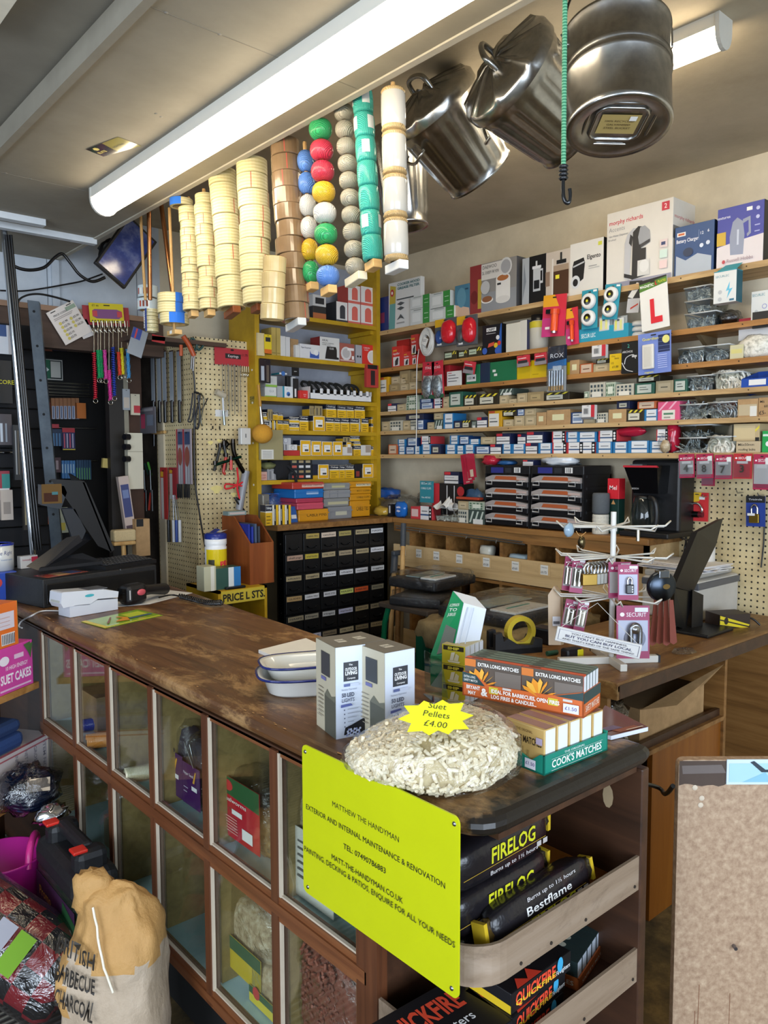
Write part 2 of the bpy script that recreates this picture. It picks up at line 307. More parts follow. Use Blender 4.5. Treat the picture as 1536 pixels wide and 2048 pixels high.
# the room
mb=MB();mb.box(-2.6,-3.1,-.06,3.3,5.7,0,'floor');struct('floor',mb)
mb=MB();mb.box(-2.6,-3.1,0,.84,4.2,.006,'carpet');struct('floor_carpet',mb)
mb=MB();mb.box(3.25,-3.1,0,3.31,4.1,2.7,'plaster');struct('wall_right',mb)
mb=MB();mb.box(-2.66,1.4,0,-2.6,5.7,2.7,'whitewood');mb.box(-2.66,-3.1,0,-2.6,-1.0,2.7,'whitewood');mb.box(-2.66,-1,0,-2.6,1.4,.6,'whitewood');mb.box(-2.66,-1,2.4,-2.6,1.4,2.7,'whitewood');struct('wall_left',mb)
mb=MB();mb.box(-2.6,3.95,0,.55,4.02,2.7,'whitewood');mb.box(.55,3.95,2.12,1.88,4.02,2.7,'whitewood');mb.box(1.88,3.95,0,3.25,4.02,2.7,'plaster')
mb.box(1.32,3.935,2.2,1.355,3.95,2.46,'whitewood');struct('wall_back',mb)
mb=MB();mb.box(.15,5.6,0,2.2,5.66,2.2,'storewall');mb.box(.15,4.02,2.14,2.2,5.6,2.2,'storewall');mb.box(.5,4.02,0,.55,5.6,2.14,'storewall');mb.box(2.02,4.02,0,2.08,5.6,2.14,'storewall');struct('wall_storeroom',mb)  # storeroom walls in a mottled dark brown
mb=MB()
mb.box(-2.6,-3.16,0,3.3,-3.1,.45,'whitewood');mb.box(-2.6,-3.16,2.62,3.3,-3.1,2.7,'whitewood');mb.box(1.7,-3.16,.45,3.3,-3.1,2.62,'whitewood');struct('wall_front',mb)
mb=MB();mb.box(1.35,-3.1,2.7,3.3,4.1,2.76,'ceilhigh');struct('ceiling',mb)
mb=MB();mb.box(-2.6,-3.1,2.51,.757,4.1,2.76,'ceilpaint');struct('ceiling_low',mb)
mb=MB();mb.box(.757,-3.1,2.45,1.35,3.95,2.76,'ceilpaint')
for y in(1.62,2.86):mb.box(.757,y,2.4494,1.35,y+.0025,2.45,'7d776b:matte')
for x,y in((.82,2.858),(.9,2.862),(.8,1.62),(.93,1.622),(1.0,2.1),(1.02,2.11)):mb.lathe([(0,-.0012),(.004,-.001),(.005,0)],'8b857a:matte',8,TR((x,y,2.4498)))
struct('ceiling_boxed_strip',mb)
mb=MB();mb.box(.735,-3.1,2.44,.757,3.4,2.5,'ceilpaint');struct('trim_1',mb)
mb=MB();mb.box(.45,3.3,2.425,1.09,3.34,2.45,'c9cdd0:matte');mb.box(.93,3.44,2.425,1.35,3.475,2.45,'c9cdd0:matte');struct('trim_2',mb)
mb=MB();mb.box(.3,-3,2.46,.55,2.0,2.5,'ded8c6:matte');struct('trim_3',mb)
mb=MB();mb.box(1.335,-1,2.445,1.355,3.9,2.452,'b0aa9b:matte');struct('trim_4',mb)
mb=MB();mb.box(.8,3.88,2.02,1.86,3.95,2.2,'beamwood');mb.box(.8,3.86,2.19,1.86,3.95,2.215,'8a6a52:wood');struct('trim_5',mb)
mb=MB()
for x,z0,z1 in((1.30,2.2,2.45),(1.75,2.2,2.6)):mb.box(x,3.948,z0,x+.003,3.9495,z1,'6f757c:matte')
struct('trim_6',mb)
mb=MB();mb.box(1.89,3.6,0,2.2,4.05,2.1,'peg')
for x,y,z,s in((1.93,3.5995,1.02,.02),(2.0,3.5995,1.33,.03),(2.05,3.5995,1.52,.02),(1.97,3.5995,1.57,.014),(2.1,3.5995,1.3,.016),(2.02,3.5995,1.58,.012)):
 mb.poly([(x+s*cos(a)*(1+.4*sin(3*a)),y,z+s*.7*sin(a))for a in[k*pi/7 for k in range(14)]],'e0cf86:matte')
for x,z in((2.0,1.545),(2.04,1.5),(1.99,1.5),(2.06,1.47),(2.03,1.44),(1.98,1.64),(2.02,1.64)):mb.box(x,3.5992,z,x+.008,3.6,z+.016,'2b2318:matte')
prints(mb,[Tx('SELLOTAPE 18mm',.5,.6,.18,'3b3020'),Tx('BULL CLIPS',.55,.25,.16,'3b3020')],(1.99,3.599,1.385),(1,0,0),(0,0,1),(0,-1,0),.16,.06)
mb.quad((2.0,3.599,1.705),(2.075,3.599,1.705),(2.075,3.599,1.74),(2.0,3.599,1.74),'d9d8d6:paper');struct('wall_pegboard_pillar',mb)
mb=MB();mb.box(3.235,.7,.8,3.25,1.735,1.51,'peg');struct('wall_pegboard',mb)
# lamps
def batten(name,label,x,y0,y1,z,m,em,w=.085):
 t=empty(name,label,'ceiling light',(x,(y0+y1)/2,z));L=(y1-y0)/2
 b=MB();b.box(-w/2,-L,-.035,w/2,L,0,'d6d2c6:plas');b.build('housing',t)
 d=MB();pr=[(w/2*cos(pi+pi*k/10)*.98,-.035+.05*sin(pi+pi*k/10))for k in range(11)];n=len(pr)
 vs=[Vector((a,-L+.012,c))for a,c in pr]+[Vector((a,L-.012,c))for a,c in pr]
 d.add(vs,[(k,k+1,n+k+1,n+k)for k in range(n-1)]+[tuple(range(n-1,-1,-1)),tuple(range(n,2*n))],em,True);d.build('diffuser',t)
 for s in(-1,1):
  e=MB();q=[(w/2*1.04*cos(pi+pi*k/10),-.035+.055*sin(pi+pi*k/10))for k in range(11)]+[(w/2*1.04,.0),(-w/2*1.04,.0)]
  e.prism(q,.012,'c9c6bc:plas',Matrix(((1,0,0,0),(0,0,1,s*L-(.009 if s>0 else .003)),(0,1,0,0),(0,0,0,1))));e.build('end_cap',t)
 return t
pL=onZ(196,408,2.40)
batten('ceiling_light','long lit batten light on the boxed ceiling strip above the tape rolls',pL.x+.022,1.0,pL.y,2.45,'d6d2c6','tubeglow',.1)
pR=onZ(1400,90,2.65)
batten('ceiling_light','lit batten light on the old high ceiling behind the hanging bucket',pR.x,1.06,2.35,2.7,'d6d2c6','tubeglow2',.075)
mb=MB();a,b_,c,d=(onZ(*p,2.4488)for p in((172,299),(207,313),(283,292),(236,274)))
mb.poly([tuple(p)for p in(a,b_,c,d)],'948b4a:gloss');mid0=a.lerp(d,.0);m1=b_.lerp(c,.42);m2=a.lerp(d,.5);lo=Vector((0,0,-.0004))
mb.poly([tuple(p+lo)for p in(a,b_,m1,m2)],'26282c:gloss');U=(d-a).normalized();Vv=(a-b_).normalized()
mb.text('ELITE',b_+U*.028+Vv*.02+lo*2,U,Vv,.012,'d8c76a:ink');mb.poly([tuple(b_+U*(.03+.011*cos(t))+Vv*(.05+.011*sin(t))+lo*2)for t in[k*pi/3 for k in range(6)]],'d8c76a:ink')
mb.text('LIGHTING',m1+U*.04+Vv*.03+lo*2,U,Vv,.009,'33341f:ink');tag(mb.build('ceiling_sticker'),'black and gold sticker stuck to the boxed ceiling strip beside the light','sticker')
# long wall shelves
XS,XW=3.05,3.25
SZ=[onX(1140,y,XS).z for y in(592,688,749,798.5,848,907)]
for i,(z,nm,m,th)in enumerate(zip(SZ,('topmost','second','third','fourth','fifth','lowest'),('shelfwood','shelfbrown','shelfbrown','shelfwood','shelfwood','shelfwood'),(.024,.022,.022,.02,.02,.022))):
 t=empty('wall_shelf',f'{nm} long wooden shelf on the long wall, loaded with boxes and tubs','shelf',(XS,2.2,z),0,'long wall shelves')
 b=MB();b.box(0,-1.35,-th,XW-XS,1.72,0,m)
 random.seed(i)
 for k in range(9):y=-1.2+k*.3+random.random()*.1;b.cyl((-.001,y,-th*.5),(-.003,y,-th*.5),.0025,'3c2c1c:matte',n=8)
 b.build('board',t)
 for y in(-.62,.55):
  g=MB();g.prism([(0,0),(-.15,0),(0,-.09)],.018,'6d5a3f:wood',Matrix(((1,0,0,XW-XS),(0,0,1,y),(0,1,0,-th),(0,0,0,1))));g.build('bracket',t)
  # yellow shelf unit
YS=3.52
YZ=[onY(x,y,YS).z for x,y in((690,644),(650,720),(640,799),(650,862),(650,911.5),(650,958))]
YT=2.62;YX0,YX1=onY(512,850,YS).x,onY(761,850,YS).x
t=empty('shelf_unit','yellow painted wooden shelf unit beside the pegboard pillar','shelf unit',(YX0,YS,1.15));zz=lambda z:z-1.15;W_=YX1-YX0
b=MB();b.box(0,0,0,.028,.26,zz(2.32),'yellowpaint')
for z in(.2,.42,.63,.8):b.cyl((-.0005,.03,z),(-.002,.03,z),.006,'d8d2be:matte',n=8)
prints(b,[R(.1,.1,.9,.9,'8c7a2c:matte'),Tx('22-43',.5,.55,.3,'2b2412')],(0,.06,.62),(0,-1,0),(0,0,1),(-1,0,0),.05,.05);b.build('side_panel',t)
b=MB();b.box(W_-.028,0,0,W_,.26,zz(YT),'yellowpaint');b.build('side_panel',t)
b=MB();b.box(.028,.245,0,W_-.028,.26,zz(YT),'greyboard');b.build('back_panel',t)
for z in YZ:b=MB();b.box(.028,.004,zz(z)-.022,W_-.028,.245,zz(z),'yellowpaint');b.box(W_-.05,.03,zz(z)-.045,W_-.028,.24,zz(z)-.022,'yellowpaint');b.build('shelf_board',t)
# shop counter
CF,CB,CE,CT=.85,1.33,.765,.95
t=empty('shop_counter','long dark wooden shop counter with a glazed pigeonhole front','counter',(0,0,0));CNT=t
STI=[2.775,2.464,2.183,1.897,1.606,1.316,1.036]
def rounded(x0,y0,x1,y1,r,n=6,corners=(1,1,1,1)):
 o=[]
 for(cx,cy,a),on in zip(((x0+r,y0+r,pi),(x1-r,y0+r,1.5*pi),(x1-r,y1-r,0),(x0+r,y1-r,.5*pi)),corners):
  if on:o+=[(cx+r*cos(a+k*pi/2/n),cy+r*sin(a+k*pi/2/n))for k in range(n+1)]
  else:o.append((x0 if cx<(x0+x1)/2 else x1,y0 if cy<(y0+y1)/2 else y1))
 return o
b=MB();lo_,n_=[],8
base=[(CF,CE+.06),(CF+.003,CE+.038),(CF+.011,CE+.02),(CF+.024,CE+.006),(CF+.042,CE-.003),(CF+.065,CE-.006),(CB-.01,CE-.006),(CB+.01,CE+.0),(1.505,3.15),(CF,3.35)]
ctr=Vector((1.1,2.0));rings=[]
for k in range(n_+1):
 a=-pi/2+pi*k/n_;off=.022*cos(a)-.02;z=CT-.02+.02*sin(a);rg=[]
 for x,y in base:rg.append(Vector((x-off*(-1 if x<1.1 else 1)*(-1)if False else x+(off if x>1.1 else-off),y+(off if y>2 else-off),z)))
 rings.append(rg)
vs=[v for rg in rings for v in rg];m_=len(base)
b.add(vs,[(i*m_+k,i*m_+(k+1)%m_,(i+1)*m_+(k+1)%m_,(i+1)*m_+k)for i in range(n_)for k in range(m_)],'countertop',False)
b.add(rings[-1],[tuple(range(m_))],'countertop');b.add(rings[0],[tuple(range(m_-1,-1,-1))],'countertop')
random.seed(4)
for k in range(26):
 y=1.0+random.random()*1.9;x=CF+.012+random.random()*.01;s=.004+random.random()*.006;b.poly([(x,y-s,CT+.0004),(x+s*.5,y-s*.2,CT+.0004),(x+s*.3,y+s,CT+.0004),(x-s*.2,y+s*.4,CT+.0004)],'b58a5a:matte')
b.build('worktop',t)
b=MB();b.box(CF+.004,CE+.06,.9,CB-.02,3.2,.9105,'darkwood');b.box(CF+.06,CE+.006,.9,CB-.02,CE+.07,.9105,'darkwood');b.box(CF+.004,1.03,.893,CF+.03,2.79,.906,'cwoodh');b.build('apron',t)
for nm,z0,z1 in(('mid_rail',.545,.597),('bottom_rail',.195,.24)):
 b=MB();b.box(CF,1.02,z0,CF+.022,2.79,z1,'cwoodh');b.box(CF-.004,1.02,z0+.014,CF,2.79,z1-.014,'cwoodh');b.box(CF+.003,1.04,z1,CF+.01,2.77,z1+.004,'b9ab97:matte');b.build(nm,t)
for y in STI:
 b=MB();b.box(CF-.003,y-.012,.2,CF+.022,y+.012,.905,'cwood')
 for s in(-1,1):b.box(CF+.001,y+s*.012-(.006 if s<0 else 0),.24,CF+.008,y+s*.012+(0 if s<0 else .006),.9,'b9ab97:matte'if s<0 else '6e4a2a:wood')
 b.build('stile',t)
for i in range(len(STI)-1):
 for z0,z1 in((.24,.545),(.597,.895)):g=MB();g.box(CF+.009,STI[i+1]+.012,z0,CF+.012,STI[i]-.012,z1,'glass');g.build('glass_pane',t)
for i,y in enumerate(STI):
 for z0,z1 in((.24,.565),(.58,.9)):
  if i not in(1,):g=MB();g.box(CF+.03,y-.006,z0,1.28,y+.006,z1,'bay');g.build('divider',t)
for z,nm in((.565,'inner_shelf'),(.225,'cabinet_floor')):
 g=MB();g.box(CF+.024,1.04,z,1.28,2.78,z+.014,'bay');g.quad((CF+.026,1.045,z+.0145),(1.27,1.045,z+.0145),(1.27,2.77,z+.0145),(CF+.026,2.77,z+.0145),'bluepaper');g.build(nm,t)
g=MB();g.box(1.28,1.03,.2,1.295,3.2,.905,'bay');g.build('back_panel',t)
g=MB();g.box(CF+.06,.8,0.006,1.3,2.75,.2,'0e0d0c:matte');g.build('plinth',t)
g=MB();g.box(CF,2.787,.0,1.3,2.8,.905,'darkwood');g.box(CF,2.8,.0,1.5,3.3,.905,'darkwood');g.build('end_panel',t)
g=MB();g.box(CF-.002,1.0,0.0,1.29,1.022,.905,'darkwood');g.box(CF-.004,.99,0.0,CF+.02,1.024,.905,'cwood');g.build('partition',t)
g=MB();g.box(1.315,CE-.004,0,1.338,1.05,.905,'darkwood',bev=.003);g.poly([(1.3145,CE+.07+.012*cos(a),.83+.024*sin(a))for a in[k*pi/5 for k in range(10)]],'a08a6a:matte');g.build('end_panel',t)
g=MB();g.box(1.27,1.005,.0,1.3,1.03,.905,'darkwood');g.build('back_board',t)
for z in(.66,.475,.2):
 g=MB();g.prism(rounded(CF+.01,CE+.012,1.315,1.0,.07,6,(1,0,0,0)),.015,'orangewood'if z>.5 else 'darkwood',TR((0,0,z)));g.build('end_shelf',t)
for z0,z1 in((.668,.735),(.483,.55)):
 g=MB();o=[(1.318,CE)]+[(CF+.075+.075*cos(a),CE+.075+.075*sin(a))for a in[1.5*pi-k*pi/16 for k in range(9)]]+[(CF,.99)];q=[(1.318,CE+.006)]+[(CF+.075+.069*cos(a),CE+.075+.069*sin(a))for a in[1.5*pi-k*pi/16 for k in range(9)]]+[(CF+.006,.99)]
 n=len(o);vs=[(*p,z)for z in(z0,z1)for p in o]+[(*p,z)for z in(z0,z1)for p in q]
 g.add(vs,[(k,k+1,n+k+1,n+k)for k in range(n-1)]+[(2*n+k+1,2*n+k,3*n+k,3*n+k+1)for k in range(n-1)]+[(n+k,n+k+1,3*n+k+1,3*n+k)for k in range(n-1)]+[(k+1,k,2*n+k,2*n+k+1)for k in range(n-1)]+[(0,n,3*n,2*n),(n-1,2*n-1+2*n,2*n-1,n-1)][:1],'greywood')
 for x in(.96,1.04,1.14,1.30):g.cyl((x,CE-.0005,z0+.012),(x,CE-.002,z0+.012),.003,'2a2018:matte',n=8)
 g.build('shelf_rail',t)
 # goods hung from the ceiling
def twine_mat(hx,k=1.0):
 key='twine'+hx
 if key not in NAMED:
  def mk():
   m,nt,b,nd,ln=nodes(key);tc=nd('TexCoord');c=lin(hx);fs=[]
   for d,s in(('DIAGONAL',105),('X',120)):
    wv=nd('TexWave',Scale=s,Distortion=3,Detail=2);wv.bands_direction=d;ln(tc.outputs['Object'],wv.inputs['Vector']);fs.append(wv)
   ck=nd('TexNoise',Scale=22);ln(tc.outputs['Object'],ck.inputs['Vector']);rp=ramp(nd,((.46,'000000'),(.54,'ffffff')));ln(ck.outputs['Fac'],rp.inputs['Fac'])
   mx=nd('Mix',_data_type='FLOAT');ln(rp.outputs['Color'],mx.inputs[0]);ln(fs[0].outputs['Fac'],mx.inputs[2]);ln(fs[1].outputs['Fac'],mx.inputs[3])
   cm=nd('Mix',_data_type='RGBA');cm.inputs[6].default_value=(*[x*.55 for x in c],1);cm.inputs[7].default_value=(*[min(1,x*1.15)for x in c],1);ln(mx.outputs[0],cm.inputs[0]);ln(cm.outputs[2],b.inputs['Base Color'])
   bp=nd('Bump',Strength=.6,Distance=.002);ln(mx.outputs[0],bp.inputs['Height']);ln(bp.outputs['Normal'],b.inputs['Normal']);b.inputs['Roughness'].default_value=.6;b.inputs['Coat Weight'].default_value=.35;b.inputs['Coat Roughness'].default_value=.12;return m
  NAMED[key]=mk
 return key
TX=1.40
def col_axis(xt,yt,xb,yb,X=TX):
 a,b=onX(xt,yt,X),onX(xb,yb,X);return a,b
def along(a,b):
 z=(a-b).normalized();x=Vector((1,0,0));y=z.cross(x).normalized();x=y.cross(z);return Matrix(((x.x,y.x,z.x,0),(x.y,y.y,z.y,0),(x.z,y.z,z.z,0),(0,0,0,1)))
def dowel(a,b,what,block='pine',bw=.06,lab=None,r=.006,top=2.452):
 d=(a-b).normalized();hi=a+d*((top-a.z)/d.z if a.z<top else .02)
 t=empty('hanging_dowel',f'wooden dowel hung from the ceiling strip threaded with {what}','dowel',b,0,'dowels hung along the ceiling strip');Tm=along(a,b)
 g=MB();g.cyl((0,0,-.02),hi-b,r,'dowel',n=10);g.build('dowel',t)
 g=MB();g.box(-bw/2,-.014,-.024,bw/2,.014,-.001,block,T=Tm@Matrix.Rotation(pi/2-.2,4,'Z'),bev=.002)
 if lab:g.quad(*[tuple(Tm@Matrix.Rotation(pi/2-.2,4,'Z')@Vector(p))for p in((-.012,-.0145,-.02),(.012,-.0145,-.02),(.012,-.0145,-.006),(-.012,-.0145,-.006))],'f0efe8:paper')
 g.build('block',t);g=MB();h0=hi-b;g.tube([h0+Vector((0,0,-.01)),h0+Vector((.008,0,-.006)),h0+Vector((0,0,-.001)),h0+Vector((-.006,0,-.004))],.0015,'5a5a5a:metal',n=5);g.build('hook',t)
 return t
def roll_mb(R_,h,m,core='b99a63:matte',lines=None,film=False,rc=None):
 g=MB();rc=rc or R_*.76
 g.lathe([(rc,0),(R_-.002,0),(R_,.0015),(R_,h-.0015),(R_-.002,h),(rc,h)],m,28,smooth=False);g.lathe([(rc,h),(rc,0)],core,20)
 for a,wd,c in lines or():g.lathe([(R_+.0004,.001),(R_+.0004,h-.001)],c,1,a0=a,a1=a+wd)
 return g
random.seed(11)
def tape_stack(xt,yt,xb,yb,n,rad,kind,m,pos,lines=True,X=TX,jit=.003):
 a,b=col_axis(xt,yt,xb,yb,X);Tm=along(a,b);h=(a-b).length/n;out=[]
 for i in range(n):
  z=(n-1-i)*h;p=b+(a-b).normalized()*z
  ln_=[(random.choice((3.4,3.7,4.2,4.6))+random.random()*.5,.05,'c4453a:ink')]if lines and random.random()<.8 else[]
  o=roll_mb(rad*(1+random.uniform(-.02,.02)),h*.985,m,lines=ln_).build(kind,None,T=Matrix.Translation(p+Vector((random.uniform(-jit,jit),random.uniform(-jit,jit),0)))@Tm@Matrix.Rotation(random.random()*.6,4,'Z'))
  tag(o,pos.format(ORD[i]),'tape','tape rolls hung on dowels');out.append(o)
 return a,b,h
P_=lambda n,w:0
def px_r(px,py,wpx,X=TX):p=onX(px,py,X);q=onX(px+wpx,py,X);d=(p-Vector((0,0,HC)));dep=float((_R.T@np.array(d))[2]);return wpx*dep/F/2
A,B,h=tape_stack(378,416,386,622,14,px_r(382,520,38),'masking_tape','creamtape','narrow roll of cream masking tape, {} from the top of the thinnest stack')
dowel(A,B,'narrow rolls of masking tape',bw=.05)
A2,B2,h2=tape_stack(408,390,419,620,11,px_r(412,500,39),'masking_tape','creamtape','medium roll of cream masking tape, {} from the top of its dowel');dowel(A2,B2,'medium rolls of cream masking tape',bw=.05)
A3,B3,h3=tape_stack(446,343,464,618,9,px_r(455,480,55),'masking_tape','creamtape','wide roll of cream masking tape, {} from the top beside the medium rolls');dowel(A3,B3,'wide rolls of cream masking tape','redwood',.1,1)
A4,B4,h4=tape_stack(504,322,515,610,9,px_r(510,470,62),'masking_tape','creamtape','wide roll of cream masking tape, {} from the top beside the brown tape');dowel(A4,B4,'wide rolls of masking tape','redwood',.06)
A5,B5,h5=tape_stack(568,284,591,642,11,px_r(580,470,58),'packing_tape','browntape','glossy roll of brown packing tape, {} from the top of the brown stack');dowel(A5,B5,'brown packing tape','c8c8c4:plas',.1)
A6,B6,h6=tape_stack(548,514,545,640,4,px_r(548,580,44),'packing_tape','bufftape','buff packing tape roll, {} from the top of the short buff stack',False,TX-.09)
p=onX(547,625,TX-.14);g=roll_mb(px_r(548,620,45,TX-.1),h6*.9,'bufftape')
p=A+Vector((-.02,.02,.004));g=roll_mb(.042,.026,'creamtape');g.lathe([(.0425,-.0003),(.0425,.0263),(.03,.0263)],'2f6fd0:gloss',8,a0=2.5,a1=4.2,smooth=False)
tag(g.build('masking_tape',None,p),'masking tape roll half wrapped in blue atop the thinnest stack','tape','tape rolls hung on dowels')
def ball_mb(r,hx,sq=1.0):
 pr=[(.0075,r*sq*.06)]+[(max(.0075,r*abs(cos(t))**.82),r*sq*(1+.97*(1 if sin(t)>0 else-1)*abs(sin(t))**.9))for t in[-pi/2+.12+(pi-.24)*k/13 for k in range(14)]]
 return MB().lathe(pr+[(.0075,r*sq*1.94)],twine_mat(hx),22,close=True)
def ball_stack(xt,yt,xb,yb,seq,wpx,lab,X=TX,kind='twine_ball'):
 a,b=col_axis(xt,yt,xb,yb,X);Tm=along(a,b);h=(a-b).length/len(seq);r=px_r((xt+xb)/2,(yt+yb)/2,wpx,X);cnt={}
 for i,(nm,hx)in enumerate(seq):
  p=b+(a-b).normalized()*((len(seq)-1-i)*h);o=ball_mb(r,hx,h/2/r).build(kind,None,T=Matrix.Translation(p)@Tm@Matrix.Rotation(i*1.3,4,'Z'))
  tag(o,lab.format(nm,ORD[i]),'twine','twine balls on dowels')
 return a,b
BL,WH,YE,GR,RE=('bright blue','5b8bd6'),('white','d9d7cf'),('yellow','e0b21c'),('green','1fa35c'),('red','c92a44')
a,b=ball_stack(610,300,623,566,(BL,BL,WH,WH,YE,GR),34,'{} twine ball, {} from the top of the shorter coloured stack',TX+.03);dowel(a,b,'six coloured twine balls',bw=.045)
a,b=ball_stack(640,238,657,573,(GR,RE,RE,YE,WH,GR,YE,BL),47,'{} twine ball, {} from the top of the longer coloured stack',TX-.02);dowel(a,b,'eight coloured twine balls',bw=.055)
a,b=ball_stack(686,208,711,550,[('natural grey','a9a18d')]*10,39,'{} jute string ball, {} from the top of the grey stack');dowel(a,b,'ten grey jute string balls','d8cdb0:wood',.085,1)
def spool_stack(xt,yt,xb,yb,n,wpx,fn,lab,kind,X=TX):
 a,b=col_axis(xt,yt,xb,yb,X);Tm=along(a,b);h=(a-b).length/n;r=px_r((xt+xb)/2,(yt+yb)/2,wpx,X)
 for i in range(n):
  p=b+(a-b).normalized()*((n-1-i)*h);t=empty(kind,lab.format(ORD[i]),'twine',T=Matrix.Translation(p)@Tm@Matrix.Rotation(-1.2+(.4*i)%1.1,4,'Z'),group=kind+' spools');fn(t,r,h,i)
 return a,b
def teal(t,r,h,i):
 g=MB();pr=[(r*.55,.001)]+[(r*(.9+.1*sin(pi*k/10)**.5+.012*sin(k*9.)),h*(.02+.096*k))for k in range(11)]+[(r*.55,h*.995)];g.lathe(pr,twine_mat('35b3a1'),24);g.build('twine',t)
 if i in(0,1,2,5):
  for a in((.2,2.0)if i!=2 else(.9,)):
   e=MB();e.lathe([(r*1.02,h*.28),(r*1.02,h*.8)],'d6dbd6:gloss',5,a0=pi+a,a1=pi+a+.75);e.build('paper_label',t)
def jute(t,r,h,i):
 g=MB();g.lathe([(r*.5,.001),(r*.93,.004),(r*.99,h*.07),(r*.9,h*.16)],twine_mat('c3a26c'),22);g.lathe([(r*.9,h*.9),(r*.99,h*.95),(r*.9,h*.995),(r*.4,h*.997)],twine_mat('c3a26c'),22);g.build('twine',t)
 e=MB();e.lathe([(r*.9,h*.14),(r*.98,h*.18),(r*1.0,h*.5),(r*.98,h*.87),(r*.92,h*.91)],'b9b4aa:gloss',22)
 if i==0:
  for k,(s,z)in enumerate((('Coil',.62),('Twine',.5))):e.text(s,(-r*1.004,.0,h*z),(0,-1,0),(0,0,1),h*.09,'55524c:ink',fn=lambda p:Vector((-sqrt(max(1e-6,(r*1.006)**2-p.y**2)),p.y,p.z)))
 e.build('paper_wrap',t)
a,b=spool_stack(724,180,746,522,7,42,teal,'turquoise spool of baling twine, {} from the top of its stack','turquoise_twine_spool');dowel(a,b,'seven turquoise twine spools','pine',.05)
a,b=spool_stack(786,180,793,525,4,50,jute,'white wrapped spool of brown jute twine, {} from the top','jute_twine_spool',TX-.02);dowel(a,b,'four wrapped jute twine spools','dedcd6:plas',.075,1)
# poles and the low cluster of wrapped masking tape
def pole(name,label,pts,r,m,X):mb=MB();P=[onX(*p,X)for p in pts];mb.tube([Vector((P[0].x,P[0].y,2.7))]+P,r,m,n=9);return tag(mb.build(name),label,'pole')
pole('hanging_pole','thin bamboo coloured pole hung before the tilted monitor',[(281,425),(287,540),(291,600)],.006,'dowel',1.42)
pole('hanging_pole','copper coloured pole in front of the tilted monitor',[(298,420),(299,520),(300,600)],.009,'b07a52:metal',1.40)
pole('hanging_pole','leaning copper coloured pole beside the thinnest tape stack',[(322,405),(334,500),(346,592)],.009,'b07a52:metal',1.42)
LX=1.40
for i,(x,y0,y1,wpx,lab)in enumerate(((343,594,613,54,'masking tape roll with blue wrapper, top of the low cluster'),(343,613,634,54,'masking tape roll with blue wrapper, second in the low cluster'),(349,634,655,57,'masking tape roll with blue wrapper, lowest of the low cluster'))):
 p=onX(x,y1-6,LX);h=onX(x,y0,LX).z-onX(x,y1,LX).z;r=px_r(x,y1,wpx,LX);g=roll_mb(r,h*.98,'creamtape');a0=4.55 if i<2 else 3.9
 g.lathe([(r+.0006,-.0002),(r+.0006,h*.98),(r*.78,h*.985)],'2f6fd0:gloss',8,a0=a0,a1=a0+1.1,smooth=False);tag(g.build('masking_tape',None,p),lab,'tape','tape rolls hung on dowels')
p=onX(349,664,LX);t=empty('hanging_dowel','short wooden block and dowel carrying the blue wrapped tapes','dowel',p,0,'dowels hung along the ceiling strip')
g=MB();g.box(-.015,-.035,-.012,.015,.035,.006,'pine',bev=.002);g.quad((-.0155,.01,-.008),(-.0155,-.01,-.008),(-.0155,-.01,.004),(-.0155,.01,.004),'f0efe8:paper');g.build('block',t);g=MB();g.cyl((0,0,0),(0,.02,2.45-p.z),.006,'dowel',n=8);g.build('dowel',t)
g=MB();p=onX(304,664,LX);h=onX(304,618,LX).z-p.z;r=.026
for k in range(6):g.lathe([(r*.7,k*h/6),(r,k*h/6+.001),(r,(k+1)*h/6-.001),(r*.7,(k+1)*h/6)],'creamtape',20,smooth=False)
g.lathe([(r*1.05,0),(r*1.05,h)],'27408f:gloss',6,a0=pi*.75,a1=pi*1.12);g.lathe([(r*1.07,0),(r*1.07,h)],'film',20)
g.text('MASKING',(-r*1.07,r*.5,h*.9),(0,0,-1),(0,-1,0),.011,'ffffff:ink','l',h*.75,.02);tag(g.build('masking_tape_pack'),'','').location=p
o=bpy.data.objects['masking_tape_pack'];tag(o,'shrink wrapped pack of narrow masking tapes with a dark blue label','tape')
for i,(x,y0,y1)in enumerate(((296,571,596),(295,597,621))):
 p=onX(x,y1,1.47);h=onX(x,y0,1.47).z-onX(x,y1,1.47).z;g=roll_mb(.042,h*.95,'c6d3d6:gloss');random.seed(i)
 for k in range(6):a_=2.4+k*.35;g.lathe([(.0425,h*.2),(.0425,h*.7)],random.choice(('b0503c','7fa8b8','e8e6e0','8a4a3a'))+':gloss',2,a0=a_,a1=a_+.2)
 tag(g.build('hanging_patterned_tape',None,p),('upper'if i==0 else 'lower')+' roll of pale patterned parcel tape beside the copper pole','tape','patterned tape rolls')
 # tilted monitor with its cables
c0,c1,c2=onY(190,525,3.6),onY(258,430,3.6),onY(250,580,3.6);U=(c1-c0);V0=(c2-c0);L,Hh=U.length,V0.length;U.normalize();N=Vector((-.12,-.95,-.25));N=(N-U*N.dot(U)).normalized()
t=empty('hanging_monitor','small black flat monitor hung askew high on the back wall','monitor',T=frame3(c0,U,N));Hs=-Hh
g=MB();g.box(0,0,Hs,L,.025,0,'blackplas',bev=.004);g.build('case',t)
g=MB();g.quad((.012,-.001,Hs+.014),(L-.012,-.001,Hs+.014),(L-.012,-.001,-.012),(.012,-.001,-.012),grain('screen','2b3562','3c4a86',6,.08,.0,5,'8d96b8')());g.build('screen',t)  # the bluish reflection is put into the screen's colour
g=MB();g.box(L*.62,.025,Hs*.4,L*.75,.28,Hs*.2,'blackplas');g.build('wall_arm',t)
def cord(name,label,pts,r,m='121214:plas',cat='cable'):mb=MB();mb.tube(pts,r,m,n=6);return tag(mb.build(name),label,cat)
